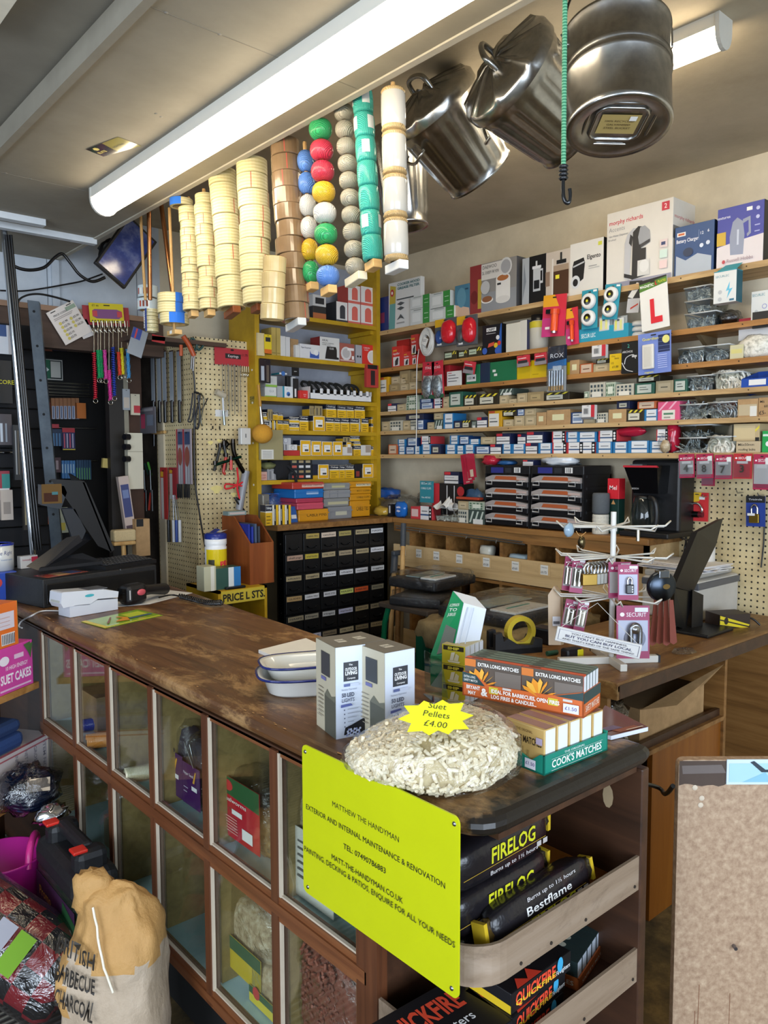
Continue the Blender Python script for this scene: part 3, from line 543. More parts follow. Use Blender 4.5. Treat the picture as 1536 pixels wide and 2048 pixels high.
def smooth_pts(P,n=6):
 P=[Vector(p)for p in P];o=[]
 for i in range(len(P)-1):
  p0,p1,p2,p3=P[max(i-1,0)],P[i],P[i+1],P[min(i+2,len(P)-1)]
  for k in range(n):s=k/n;o.append(.5*(2*p1+(p2-p0)*s+(2*p0-5*p1+4*p2-p3)*s*s+(3*p1-p0-3*p2+p3)*s**3))
 return o+[P[-1]]
Q=lambda pts,y:[onY(a,b,y)for a,b in pts]
cord('hanging_cable','thick black cable drooping from the post to the tilted monitor',smooth_pts(Q([(8,505),(25,530),(55,540),(88,535),(110,515),(125,508),(140,525),(160,550),(185,563),(210,555)],3.6)),.007)
cord('hanging_cable','thin black cable strung along the painted boards',smooth_pts(Q([(0,581),(45,582),(85,577),(125,570),(165,562),(205,548)],3.88)),.004)
cord('hanging_cable','black cable arching over the top of the wooden beam',smooth_pts(Q([(36,640),(36,605),(50,592),(75,588),(105,593),(140,603)],3.8)),.005)
cord('hanging_cable','coil of black cable looped behind the tilted monitor',smooth_pts([onY(215+dx+24*cos(a)*.8,513+dy+30*sin(a),3.66)for k in range(30)for a in[k*2*pi/7.5]for dx,dy in[((k%5)*2.2,-(k%5)*1.5)]],3),.006)
# galvanised bins, bucket and bungee
def dirw(r,u,f):return Vector(_R@np.array((r,u,f),float)).normalized()
def bin_(label,px,py,dep,ax,rim,L,base,holes=(),roll=0.,lid=True,handle=True):
 o=atD(px,py,dep);z=dirw(*ax);x=dirw(.3,.2,-1);x=(x-z*x.dot(z)).normalized();y=z.cross(x);Tm=Matrix(((x.x,y.x,z.x,o.x),(x.y,y.y,z.y,o.y),(x.z,y.z,z.z,o.z),(0,0,0,1)))@Matrix.Rotation(roll,4,'Z')
 t=empty('hanging_dustbin',label,'dustbin',T=Tm,group='galvanised bins hung from the ceiling')
 n=96;g=MB();vs=[];prof=[(rim*1.02,0),(rim*1.02,.008),(rim,.012),(rim,.04),(None,.055),(None,L*.86),(base*1.01,L*.9),(base,L-.006),(base+.003,L),(base-.01,L-.002),(base-.014,L-.014),(0,L-.014)]
 for r,zz_ in prof:
  for k in range(n):
   a_=2*pi*k/n;rr=r if r is not None else(rim+(base-rim)*zz_/L)*(1+.018*max(-1,min(1,2.2*sin(a_*20))));vs.append((rr*cos(a_),rr*sin(a_),zz_))
 g.add(vs,[(i*n+k,i*n+(k+1)%n,(i+1)*n+(k+1)%n,(i+1)*n+k)for i in range(len(prof)-1)for k in range(n)],'galv',True)
 for a_,zz_,r in holes:
  rr=(rim+(base-rim)*zz_/L)*1.022;c=Vector((rr*cos(a_),rr*sin(a_),zz_));nx=Vector((cos(a_),sin(a_),0));ux=Vector((-sin(a_),cos(a_),0));g.poly([tuple(c+ux*(r*cos(q))+Vector((0,0,r*sin(q))))for q in[k*pi/6 for k in range(12)]],'050505:matte')
 g.build('body',t)
 if lid:
  g=MB();vs=[];pr=[(rim*1.06,.022),(rim*1.065,-.004),(rim*1.02,-.012),(rim*.62,-.03),(rim*.22,-.044),(0,-.045)]
  for r,zz_ in pr:
   for k in range(n):a_=2*pi*k/n;vs.append((r*cos(a_),r*sin(a_),zz_-(.01*max(0,sin(a_*8))**6 if .1<r/rim<1.03 else 0)))
  g.add(vs,[(i*n+(k+1)%n,i*n+k,(i+1)*n+k,(i+1)*n+(k+1)%n)for i in range(len(pr)-1)for k in range(n)],'galv',True);l=g.build('lid',t)
  e=MB();e.tube(smooth_pts([(-.05,0,-.036),(-.045,0,-.075),(-.02,0,-.088),(.02,0,-.088),(.045,0,-.075),(.05,0,-.036)],4),.008,'galv',n=8);e.build('lid_handle',l)
 if handle:
  for sgn in(-1,1):
   e=MB();e.tube(smooth_pts([(-.05,sgn*rim*.98,.07),(-.045,sgn*rim*1.13,.075),(0,sgn*rim*1.16,.09),(.045,sgn*rim*1.13,.075),(.05,sgn*rim*.98,.07)],4),.005,'galv',n=6);e.build('side_handle',t)
 return t
bin_('galvanised dustbin with lid hung tilted, drilled with round holes',862,206,2.4,(.62,-.62,.47),.142,.265,.112,((2.95,.13,.010),(2.5,.20,.010),(3.7,.19,.009),(3.0,.215,.010),(4.1,.13,.01)),.2)
bin_('galvanised lidded dustbin hung tilted beside the bucket',1012,142,2.08,(.79,-.40,.46),.142,.26,.112,(),1.1)
bin_('galvanised dustbin hanging upright behind the jute spools',795,265,2.75,(.1,-.99,.05),.105,.33,.075,(),0,False,False)
o=atD(1237,257,1.72);z=dirw(0.02,1,.14);x=dirw(1,0,0);x=(x-z*x.dot(z)).normalized();y=z.cross(x);Tm=Matrix(((x.x,y.x,z.x,o.x),(x.y,y.y,z.y,o.y),(x.z,y.z,z.z,o.z),(0,0,0,1)))
t=empty('hanging_bucket','round galvanised bucket with wire handle hung from the ceiling','bucket',T=Tm);r=.1145;Hb=.23
g=MB();g.lathe([(0,.012),(.074,.012),(.084,.004),(r-.014,.003),(r-.003,0),(r,.004),(r,.014),(r-.002,.018),(r,Hb*.52),(r+.0035,Hb*.54),(r,Hb*.56),(r,Hb*.6),(r+.0035,Hb*.62),(r,Hb*.64),(r,Hb-.01),(r+.004,Hb-.006),(r+.004,Hb),(r-.004,Hb),(r-.004,.02),(0,.02)],'galv',56)
g.tube([(.055*max(-1,min(1,1.25*cos(a_))),.055*max(-1,min(1,1.25*sin(a_))),.0105)for a_ in[k*2*pi/32 for k in range(32)]],.004,'galv',n=6,closed=True);g.tube([(.072*max(-1,min(1,1.2*cos(a_))),.072*max(-1,min(1,1.2*sin(a_))),.0105)for a_ in[k*2*pi/32 for k in range(32)]],.004,'galv',n=6,closed=True);g.build('pail',t)
g=MB();prints(g,[R(0,0,1,1,'b29a5c:paper'),Tx('100% RECYCLED',.5,.62,.1,'5a4a2a:ink'),Tx('GALVANISED',.5,.45,.1,'5a4a2a:ink'),Tx('STEEL BUCKET',.5,.28,.1,'5a4a2a:ink'),R(.72,.72,.9,.95,'f2f0ea:paper')],(-.043,.034,.011),(1,0,0),(0,-1,0),(0,0,-1),.086,.066);g.build('base_label',t)
g=MB();g.tube(smooth_pts([(-r*1.03,0,Hb-.02),(-r*.98,0,Hb+.05),(-r*.75,0,Hb+.105),(0,0,Hb+.15),(r*.75,0,Hb+.105),(r*.98,0,Hb+.05),(r*1.03,0,Hb-.02)]),.003,'6d6d6b:metal',n=6);g.build('wire_handle',t)
for s in(-1,1):g=MB();g.box(s*r-.004,-.02,Hb-.045,s*r+.006,.02,Hb+.004,'galv',bev=.002);g.build('handle_ear',t)
t=empty('hanging_bungee_cord','green bungee cord with black hook hanging before the galvanised bucket','bungee cord',atD(1127,330,1.45));p=atD(1130,0,1.45)-atD(1127,330,1.45)
g=MB();g.tube([(0,0,0),p*.5,p,p*1.25,p*1.62],.0047,bands('bungee_green','2f7a55','6fae86','Z',55,.8,.3)(),n=8);g.build('cord',t)
g=MB()
for k in range(4):g.lathe([(.0065,-k*.007),(.0095,-k*.007-.0025),(.0065,-k*.007-.006)],'blackplas',12)
g.build('binding',t);d=dirw(1,0,0);g=MB();g.tube(smooth_pts([Vector((0,0,-.01)),Vector((0,0,-.05)),Vector((0,0,-.066))+d*.004,Vector((0,0,-.068))+d*.011,Vector((0,0,-.055))+d*.013,Vector((0,0,-.043))+d*.012]),.0038,'17181a:gloss',n=7);g.build('hook',t)
# placing goods on shelves, cards on hooks
def slot(pl,v,x0,x1,yt,zb=None,yb=None):
 """pixels -> front base centre, turn, width, height on the plane X=v or Y=v"""
 yb_=yb if yb is not None else yt+30;ym=(yt+yb_)/2;on=onX if pl=='X'else onY
 a,b=on(x0,ym,v),on(x1,ym,v);zt=on((x0+x1)/2,yt,v).z;z0=zb if zb is not None else on((x0+x1)/2,yb,v).z
 c=(a+b)/2;return Vector((c.x,c.y,z0)),(FX if pl=='X'else 0),(b-a).length,zt-z0
def goods(pl,v,x0,x1,yt,zb,name,label,cat,col,d=.12,front=(),side=(),top=(),group=None,yb=None,turn=0.,parts=None):
 loc,rz,w,h=slot(pl,v,x0,x1,yt,zb,yb);k='right'if pl=='X'else 'left'
 return tag(carton_mb(w,d,h,col,front=front,top=top,**{k:side}).build(name,None,loc,rz+turn),label,cat,group)
def card(pl,v,x0,y0,x1,y1,name,label,cat,col,front=(),th=.003,group=None,rot=0.,extra=None,hole=True,sub=None):
 loc,rz,w,h=slot(pl,v,x0,x1,y0,None,y1);T=TR(loc,0,0,rz)@Matrix.Translation((0,0,h/2))@Matrix.Rotation(rot,4,'Y')@Matrix.Translation((0,0,-h/2))
 g=carton_mb(w,th,h,col,front=(list(front)+([R(.42,.92,.58,.95,'1c1c1c')]if hole else[])),bev=0)
 if extra:extra(g,w,h)
 o=g.build(name,None,T=T);return tag(o,label,cat,group)
Z0,TXY=1.15,'tx'
YP=YS+.035
# yellow shelf, top board: boxed gadgets
def gadget(x0,x1,y0,yb,zb,c,sidec,lab):
 return goods('Y',YP,x0,x1,y0,zb,'gadget_box',lab,'box','e4e0dc',.1,front=[R(0,0,1,.14,c),R(.3,.2,.78,.72,c),Ci(.54,.7,.24,c,.9)],side=[R(0,0,1,1,sidec)],yb=yb,group='boxed gadgets on the yellow shelf')
z=YZ[0]
a=gadget(673,695,604,642,z,'3b3d42','26282c','white boxed gadget in charcoal under the coral boxes');h1=a.dimensions.z
gadget(696.5,720.5,607,649,z,'d9695c','b5483c','coral and white gadget box in the lower row beside the charcoal one')
gadget(722,748,611,651,z,'d9695c','b5483c','coral and white gadget box in the lower row against the yellow post')
gadget(696.5,720.5,571,608,z+h1+.002,'d9695c','b5483c','coral and white gadget box stacked above, away from the post')
gadget(722,748,574,610,z+h1+.002,'d9695c','b5483c','coral and white gadget box stacked above, next to the yellow post')
o=goods('Y',YP,626,652,613,z,'gadget_box','black box with an orange base on the yellow shelf','box','2e2c2b',.1,[R(0,0,1,.5,'b3683c')],yb=636)
goods('Y',YP,626,652,590,z+o.dimensions.z+.001,'gadget_box','grey box showing a black speaker, atop the orange based box','box','c9c8c6',.1,[R(.18,.2,.85,.75,'2a2b2e')],yb=613)
# second board
z=YZ[1]
card('Y',YS-.012,515,666,529,711,'scrubbing_brush','pale wooden back brush hung on the yellow post','brush','d8c79a:wood',[],.02,hole=False)
card('Y',YS-.02,529,669,543,707,'brush_card','yellow and orange carded brush hung on the yellow shelf','brush','e3c71f',[R(0,0,1,.22,'d96a1e'),R(.15,.62,.85,.85,'2b2b2b')])
for i,(x0,x1)in enumerate(((543,552),(553,561))):goods('Y',YP,x0,x1,655+i,z,'slim_carton',('first'if i==0 else 'second')+' narrow mustard carton standing beside the hanging brush cards','box','c0a85c',.1,[R(.1,.1,.9,.12,'7a6a34')],yb=712)
goods('Y',YP,561,571,672,z,'white_carton','narrow white carton at the near end of the white cluster','box','d8d8d6',.1,yb=713)
goods('Y',YP,571.5,580,674,z,'white_carton','narrow white carton beside the open kraft carton','box','d2d2d2',.1,yb=714)
goods('Y',YP+.02,581,597,678,z,'kraft_carton','open kraft carton among the white cartons','box','kraft',.1,yb=714)
goods('Y',YP,591,599,690,z,'white_carton','narrow white carton beside the tape dispenser box','box','dadad8',.1,yb=715)
goods('Y',YP,600,640,689,z,'tape_dispenser_box','white box picturing a blue tape dispenser','box','dcdcdf',.1,[Po([(.48,.12),(.95,.12),(.95,.55),(.85,.68),(.7,.35),(.55,.4),(.5,.6)],'3d5aa8'),Ci(.8,.5,.12,'e8e8ea'),Tx('Tape Dispenser',.3,.72,.1,'333a55',.5)],yb=720)
goods('Y',YP,640,679,675,z,'clock_box','white box picturing a black clock charger','box','d8d7d3',.09,[Tx('AKAI',.25,.82,.1,'222222'),Tx('WIRELESS CHARGING',.4,.73,.045,'333333',.6),Tx('ALARM CLOCK',.32,.66,.045,'333333',.42),Po([(.25,.1),(.95,.1),(.95,.18),(.85,.2),(.85,.5),(.8,.62),(.35,.62),(.28,.3)],'23211f'),Tx('12:35',.58,.5,.08,'f4f4f2')],[R(0,0,1,1,'7d2626')],yb=723)
goods('Y',YP,680,709,687,z,'alarm_box','dusky red box picturing a white smoke alarm','box','a35c50',.09,[Ci(.42,.48,.36,'d9d7d6'),Ci(.42,.5,.26,'b9b6b4'),R(.5,.65,.95,.78,'eceae8'),R(.8,.2,.95,.38,'eceae8'),R(0,.1,1,.16,'d8b9b2')],yb=725)
goods('Y',YP,712,724,690,z,'clear_sleeve','clear sleeve holding two black earphones','packet','a7a7ab',.06,[Ci(.3,.4,.14,'222226'),Ci(.7,.4,.14,'222226')],yb=727)
goods('Y',YP,725,753,690,z,'alarm_box','bright red box picturing a round white alarm','box','d3352b',.08,[Ci(.7,.42,.36,'dedcdb'),Ci(.7,.42,.28,'cfcdcc'),R(.75,.78,.98,.88,'e9e6e4'),Tx('CARBON',.28,.8,.07,'f3e8e6'),Tx('ALARM',.25,.7,.06,'f3e8e6')],yb=728)
# third board
z=YZ[2]
card('Y',YS-.015,520,718,541,766,'blade_packet','dark packet of tools hung at the yellow post','packet','25262a:gloss',[R(.1,.1,.4,.7,'aeb6c2'),R(.6,.05,.85,.75,'5d5148')],.01)
o=goods('Y',YP,530,553,774,z,'bulb_carton','white and lime carton lying on the third board','box','d5d8d6',.1,[R(0,0,1,.15,'8dbb4a'),Tx('12-3',.55,.5,.22,'7c8692')],yb=794);hh=o.dimensions.z
goods('Y',YP,531,554,752,z+hh+.001,'bulb_carton','white and lime carton atop another at the yellow post','box','d0d3d2',.1,[R(0,0,1,.2,'8dbb4a'),R(.1,.4,.6,.8,'c0c6c8')],yb=774)
goods('Y',YP+.01,554,568,772,z,'bulb_carton','plain grey carton beside the lime cartons','box','a9adb0',.1,[R(.8,0,1,1,'2e8ea0')],yb=795);
o=goods('Y',YP,569,586,773,z,'bulb_box','white bulb box with blue bulbs, standing on the board','box','dcdfe2',.08,[Ci(.45,.36,.22,'3f6fb4'),Ci(.5,.3,.12,'2a3d66'),Tx('eco',.3,.75,.1,'7c8692')],[R(0,0,1,1,'2e8ea0')],yb=797)
goods('Y',YP,559,574,749,z+.135,'bulb_box','white bulb box with blue bulbs, stacked on the grey carton','box','dcdfe2',.08,[Ci(.5,.4,.26,'3f6fb4'),Tx('eco',.6,.8,.1,'7c8692')],[R(0,0,1,1,'2e8ea0')],yb=772)
for i,(x0,x1,y0,c)in enumerate(((574,584,752,'17181a'),(584,591,754,'c9c9c9'),(588,597,757,'1c1c1e'))):goods('Y',YP+.04-.012*i,x0,x1,y0,z,'gadget_sleeve',f'{("black", "pale grey", "dark")[i]} upright sleeve behind the bulb boxes','packet',c,.02,[R(.1,.1,.5,.5,'d9d9d9')],yb=797)
card('Y',YP+.03,584,735,598,752,'gadget_tag','black hang tag standing above the red carton','packet','131315',[Tx('aspor',.5,.5,.14,'dddddd')])
goods('Y',YP-.005,600,619,781,z,'red_carton','opened red carton beside the white display tray','box','cf2f2a',.1,[Tx('spring',.5,.5,.12,'f2d9d6'),Tx('lights',.5,.3,.1,'f2d9d6')],yb=799)
loc,rz,w_,h_=slot('Y',YS+.01,620,743,784,z);t=empty('display_tray','white display tray with a notched front holding black headlamps','tray',loc,rz)
g=MB();x=-w_/2;g.box(x,0,0,w_/2,.12,.004,'dcdcdc');g.box(x,0,0,w_/2,.003,.035,'e2e2e2');g.box(x,0,0,x+.003,.12,.07,'cfc9c4');g.box(w_/2-.003,0,0,w_/2,.12,.06,'d0d0d0')
for k in range(8):g.box(x+w_*(.16+k*.107),0,.03,x+w_*(.2+k*.107),.003,.062,'e2e2e2')
g.build('tray',t);random.seed(5)
for k in range(8):
 q=MB();xx=0;q.blob((.022,.03,.022),'blackplas',(0,0,.03),10,8,.15,3,k);q.tube(smooth_pts([(-.02,0,.04),(-.03,.04,.08),(0,.06,.1),(.03,.04,.085),(.02,0,.04)],4),.008,'1b1d1c:fab',n=6);q.box(-.008,-.03,.03,.006,-.027,.05,'c9ccd0:gloss')
 tag(q.build('headlamp',None,loc+Vector((x+w_*(.1+k*.108),.055,.006)),random.uniform(-.4,.4)),f'black headlamp with elastic strap, {ORD[k]} along the white tray from the red carton','headlamp','headlamps in the tray')
card('Y',YS-.012,733,730,757,775,'torch_card','red carded torch hung at the far yellow post','packet','b33a34',[R(.1,.82,.9,1,'19191b'),R(.35,.1,.7,.75,'2b2324')],.02)
# yellow-and-black fixings boxes
def fix(x0,x1,y0,yb,zb,n,lab,st=0,v=YP,d=.07):
 fr={0:[R(0,0,1,.62,'e0b01c'),R(0,.7,1,.98,'1d2233'),Tx('Challenge',.5,.8,.12,'f4f4f0',.8),R(.12,.42,.7,.46,'6a551a'),R(.12,.25,.8,.29,'6a551a'),R(.12,.1,.6,.14,'6a551a')],1:[R(.05,.04,.95,.96,'e0ab18'),R(.2,.25,.8,.75,'e8e6e0'),R(.4,.3,.75,.42,'3a3a3a'),R(.28,.6,.6,.62,'8a8a8a')],2:[R(0,.55,1,.9,'1d2233'),Tx('Challenge',.5,.64,.18,'f4f4f0',.8),R(0,.1,1,.42,'e3b51f')],3:[R(.3,0,.62,1,'15171c'),R(.62,0,1,1,'e3b51f'),R(.38,.2,.46,.8,'e5e5e0')],4:[R(.25,.1,.35,.8,'1d2233'),R(.7,.1,.8,.8,'1d2233')]}[st]
 return goods('Y',v,x0,x1,y0,zb,'fixings_box',lab,'box','ddd8c8'if st!=4 else '9c8b62',d,fr,[R(0,.68,1,1,'1d2233'),R(0,0,1,.64,'c79a18')],group='yellow and black boxes on the yellow shelf',yb=yb)
cv=lambda u,v:(480+u/5.12,800+v/5.12)
def rowfix(z,rows,where,dy=0):
 hs={}
 for k,(u0,u1,v0,v1,st,lv,w_)in enumerate(rows):
  x0,y0=cv(u0,v0);x1,y1=cv(u1,v1);zb=z if lv==0 else onY((x0+x1)/2,y1,YP+.0).z
  fix(x0,x1,y0,y1,zb,k,w_+' '+where,st,YP+(.0 if lv==0 else .004))
rowfix(YZ[3],[(225,298,210,290,2,0,'small yellow and black box, first from the near post'),(302,345,210,290,3,0,'narrow yellow and black box, second from the near post'),(348,383,212,290,3,0,'narrow yellow and black box, third from the near post'),(386,440,210,290,0,0,'small yellow and black box, fourth from the near post'),(443,500,212,290,0,0,'small yellow and black box, fifth from the near post'),(506,605,238,297,2,0,'flat white, black and yellow box, lower of two,'),(612,700,165,300,0,0,'tall yellow and black box beside the flat pair'),(750,870,165,305,1,0,'open topped white and yellow box with barcode label'),(880,963,180,307,0,0,'tall yellow box in the lower row, first after the barcoded box'),(966,1026,185,310,0,0,'tall yellow box in the lower row, second after the barcoded box'),(1034,1120,187,310,0,0,'tall yellow box in the lower row, third after the barcoded box'),(1130,1216,190,310,0,0,'tall yellow box in the lower row, fourth after the barcoded box'),(1219,1242,192,310,3,0,'thin black edged yellow box in the lower row'),(1246,1316,190,312,0,0,'tall yellow box in the lower row, nearest the far post'),(1345,1390,242,312,0,0,'tiny yellow box, lower of two at the far post,')],'on the fourth board')
rowfix(YZ[3],[(205,275,125,205,2,1,'small yellow box stacked at the near post'),(283,335,95,207,4,1,'brown edged box stacked between small yellow boxes'),(340,388,120,205,0,1,'small yellow box stacked beside the brown edged one'),(391,440,135,205,0,1,'small yellow box stacked last in the short upper row'),(506,605,175,236,2,1,'flat white, black and yellow box, upper of two,'),(712,760,60,160,4,1,'tan box standing at the start of the upper row'),(765,845,60,165,4,1,'tan box with dark stripes in the upper row'),(885,985,50,178,0,1,'tall yellow box in the upper row, first after the tan boxes'),(1000,1088,60,182,0,1,'tall yellow box in the upper row, second after the tan boxes'),(1092,1166,65,184,0,1,'tall yellow box in the upper row, third after the tan boxes'),(1176,1278,60,187,0,1,'tall yellow box in the upper row, last towards the post'),(1345,1390,175,240,0,1,'tiny yellow box, upper of two at the far post,')],'on the fourth board')
rowfix(YZ[4],[(617,726,412,555,1,0,'barcoded white and yellow box, first after the red tin,'),(731,836,420,553,1,0,'barcoded white and yellow box, second after the red tin,'),(840,946,425,553,1,0,'barcoded white and yellow box, third after the red tin,'),(951,1052,425,553,1,0,'barcoded white and yellow box, fourth after the red tin,'),(1166,1236,470,552,0,0,'small yellow and black box between white trays'),(1345,1386,475,548,0,0,'tiny yellow and black box at the far post')],'on the fifth board')
rowfix(YZ[4],[(1090,1142,432,515,1,1,'small barcoded yellow box propped over the white tray'),(1130,1226,370,425,2,1,'flat yellow and black box atop the far pile'),(1166,1236,430,468,2,1,'flat black and white box in the middle of the far pile'),(1056,1126,378,430,4,1,'grey brown box at the top of the far pile')],'on the fifth board')
z=YZ[4]
for x0,x1,y0,y1,lab in((1056,1150,480,550,'white cut down tray beside the barcoded boxes'),(1240,1340,462,555,'white cut down tray near the far post')):
 a_,b_=cv(x0,y0),cv(x1,y1);goods('Y',YP,a_[0],b_[0],a_[1],z,'card_tray',lab+' on the fifth board','box','d5d3cf',.08,[R(.45,.3,.95,.95,'a2958a')],yb=b_[1])
for u0,v0,u1,v1,nm,lab,c,fr in((450,516,612,562,'red_tin','flat red box at the near end of the fifth board','b8342f',[]),):
 a_,b_=cv(u0,v0),cv(u1,v1);o=goods('Y',YP-.005,a_[0],b_[0],a_[1],z,nm,lab,'box',c,.09,fr,yb=b_[1]);hz_=z+o.dimensions.z
for u0,v0,u1,v1,nm,lab,c,fr in((450,452,494,515,'clock_box','grey and white box standing on the flat red box','c3c4c8',[R(.35,.05,.6,.95,'6a6d72')]),(496,456,586,516,'clock_box','white box with a drawn clock face on the flat red box','d9d9d7',[Ci(.5,.5,.22,'4a4a4a'),Ci(.5,.5,.19,'d9d9d7'),Po([(.5,.5),(.38,.75),(.42,.77)],'333333'),Po([(.5,.5),(.62,.65),(.6,.7)],'333333')])):
 a_,b_=cv(u0,v0),cv(u1,v1);o=goods('Y',YP,a_[0],b_[0],a_[1],hz_+.0005,nm,lab,'box',c,.07,fr,yb=b_[1])
a_,b_=cv(445,388),cv(522,450);goods('Y',YP+.004,a_[0],b_[0],a_[1],hz_+o.dimensions.z+.001,'clock_box','pale box picturing a clock, topmost above the red box','box','c6c8cf',.07,[Ci(.3,.6,.3,'9da2b4'),Ci(.3,.6,.24,'d9dbe0')],yb=b_[1])
a_,b_=cv(205,305),cv(440,612);t=card('Y',YS-.02,a_[0],a_[1],b_[0],b_[1],'paper_pouch','drab paper pouch with handwritten note hung across the yellow boards','pouch','988e66:paper',[R(.05,.02,.58,.34,'d6d4cc')]+[R(.1,.06+k*.05,.5,.075+k*.05,'8b8a86')for k in range(5)],.012,hole=False)
z=YZ[5]
rowfix(z,[(800,910,660,797,1,0,'barcoded white and yellow box beside the tiny drawers'),(920,1014,668,792,0,0,'tall yellow and black box after the barcoded box'),(1018,1074,668,790,0,0,'narrow yellow and black box in the middle'),(1078,1170,665,790,0,0,'tall yellow and black box before the dark tin'),(1256,1364,655,778,1,0,'barcoded white and yellow box near the far post'),(1367,1390,712,776,0,0,'thin yellow and black box at the far post')],'on the sixth board')
for u0,v0,u1,v1,nm,lab,c,fr in((210,735,278,810,'pink_carton','pale pink carton lying at the near yellow post','d3a99c',[Tx('STEEL',.5,.5,.2,'b04a40'),Tx('CAPS',.5,.2,.2,'b04a40')]),(282,705,382,805,'clear_case','scratched clear case of fittings beside the pink carton','8f8f92:plas',[R(.2,.1,.35,.8,'6e7075'),R(.5,.1,.6,.8,'b4b5b8')]),(745,660,798,792,'dark_tin','navy carton edge beside the tiny drawer cabinet','1c2030',[R(0,0,1,.25,'c79a18')]),(1182,660,1250,788,'dark_tin','black and red tin between the yellow boxes','1b1c22',[R(.1,.1,.6,.5,'8b3a34')])):
 a_,b_=cv(u0,v0),cv(u1,v1);goods('Y',YP,a_[0],b_[0],a_[1],z,nm,lab+' on the sixth board','box',c,.08,fr,yb=b_[1])
p=onY(530,940,YS+.08);p.z=z;tag(MB().blob((.05,.05,.02),'6f7248:fab',(0,0,.078),14,8,.4,4,3).build('cloth_bag',None,p+Vector((.0,-.02,.0))),'folded olive cloth bag on the pink carton','bag')
p=onY(559,940,YS+.06);p.z=z;g=MB().blob((.056,.05,.075),'17171a:fab',(0,0,.07),16,12,.25,3,1,flat=.001,pw=.7);g.tube([(.02,-.045,.08),(.05,-.07,.04),(.06,-.075,-.02),(.065,-.07,-.06)],.008,'17171a:fab');tag(g.build('fabric_bag',None,p),'black fabric bag with strap slumped on the sixth board','bag')
a_,b_=cv(500,610),cv(740,797);loc,rz,w_,h_=slot('Y',YP-.01,a_[0],b_[0],a_[1],z,b_[1]);t=empty('tiny_drawer_cabinet','small dark cabinet of twelve tiny labelled drawers','cabinet',loc);carton_mb(w_,.1,h_,'23272b:plas').build('case',t)
cols_=['9c9069','a7936c','ac9b74','c25a4d','cfd0d0','d3d4d4','8b948e','9b865c','a4946a','cf5b50','d3624f','dfe0e0']
for k in range(12):
 c,r=k%3,k//3;g=MB();x0,z0_=-w_/2+.01+c*(w_-.02)/3,h_-(r+1)*(h_/4)+.004;g.box(x0+.002,-.004,z0_,x0+(w_-.02)/3-.002,0,z0_+h_/4-.008,'2c3136:plas');q=(w_-.02)/3
 g.quad(*[(x0+q*a,-.0045,z0_+b*h_/4)for a,b in((.18,.2),(.85,.2),(.85,.68),(.18,.68))],cols_[k]+':paper');g.build('drawer',t)
 # worktop over the drawers with stacked cases
g=MB();g.box(YX0-.01,3.315,1.122,2.985,YS+.265,1.15,'bench');tag(g.build('drawer_worktop'),'brown worktop plank above the black drawers','worktop')
z=1.15;WB=3.42
a_,b_=cv(228,965),cv(300,1150);goods('Y',WB+.06,a_[0],b_[0],a_[1],z,'binder','grey box file standing at the near yellow post','binder','6d6a62',.12,[R(.1,.05,.2,.95,'b9b6ab')],yb=b_[1])
loc,rz,w_,h_=slot('Y',WB,cv(330,0)[0],cv(590,0)[0],cv(0,965)[1],z,cv(0,1150)[1]);t=empty('parts_bin','blue plastic parts bin under the clear bag','bin',loc)
g=MB();x=w_/2;h2=h_*.55;g.add([(-x,.15,0),(x,.15,0),(x,0,0),(-x,0,0),(-x,.15,h_),(x,.15,h_),(x,.02,h2),(-x,.02,h2)],((0,1,2,3),(2,6,5,1),(0,4,7,3),(3,7,6,2),(1,5,4,0)),'2a5ea8:plas');g.quad((x*.5,-.001,.02),(x*.9,-.001,.02),(x*.9,.004,.04),(x*.5,.004,.04),'e4e4e2:paper');g.build('tub',t)
tag(MB().blob((.045,.035,.065),'film',(0,0,.06),16,12,.4,3.5,6).build('clear_bag',None,loc+Vector((-.03,.07,.03))),'crumpled clear plastic bag in the blue parts bin','bag')
for k,(u0,u1,st)in enumerate(((262,328,0),(332,390,3),(396,456,3),(461,520,3))):a_,b_=cv(u0,1075),cv(u1,1217);fix(a_[0],b_[0],a_[1],b_[1],z,k,f'yellow and black box on the worktop, {ORD[k]} of the front row',st,WB-.07,.05)
def flatcase(u0,v0,u1,v1,zb,v,lab,c,fr,name='parts_case',d=.2):
 a_,b_=cv(u0,v0),cv(u1,v1);loc,rz,w_,h_=slot('Y',v,a_[0],b_[0],a_[1],zb,b_[1]);g=carton_mb(w_,d,h_,c,front=fr,bev=.004);g.box(-w_/2-.003,-.004,h_*.62,w_/2+.003,d,h_*.72,c);o=g.build(name,None,loc);tag(o,lab,'case','flat cases stacked on the worktop');return zb+h_+.001
q=WB+.0;zz_=z;lb=lambda c='d9cfae':R(.3,.25,.8,.7,c+':paper')
s1=z
for u0,v0,u1,v1,lab,c,fr in((600,1120,905,1192,'orange flat case at the foot of the red pile','cf8f1e:plas',[Tx('CABLE PINS',.6,.4,.3,'4a3412')]),(585,1052,855,1120,'pink flat case second from the foot of the pile','c84f63:plas',[]),(575,1005,850,1052,'rose flat case in the middle of the pile','b23a52:plas',[]),(560,912,855,1003,'blue flat case near the top of the pile','1f6bb0:plas',[R(.4,.4,.82,.75,'9db8d8:paper')]),(535,842,858,912,'red flat case topmost of the pile with a cream label','b03a2e:plas',[R(.3,.25,1,.75,'d8b0a0:paper'),Tx('CUP HOOKS - SCREW EYES',.64,.42,.2,'5a3a30',.6)])):s1=flatcase(u0,v0,u1,v1,s1,q,lab,c,fr)
s1=z
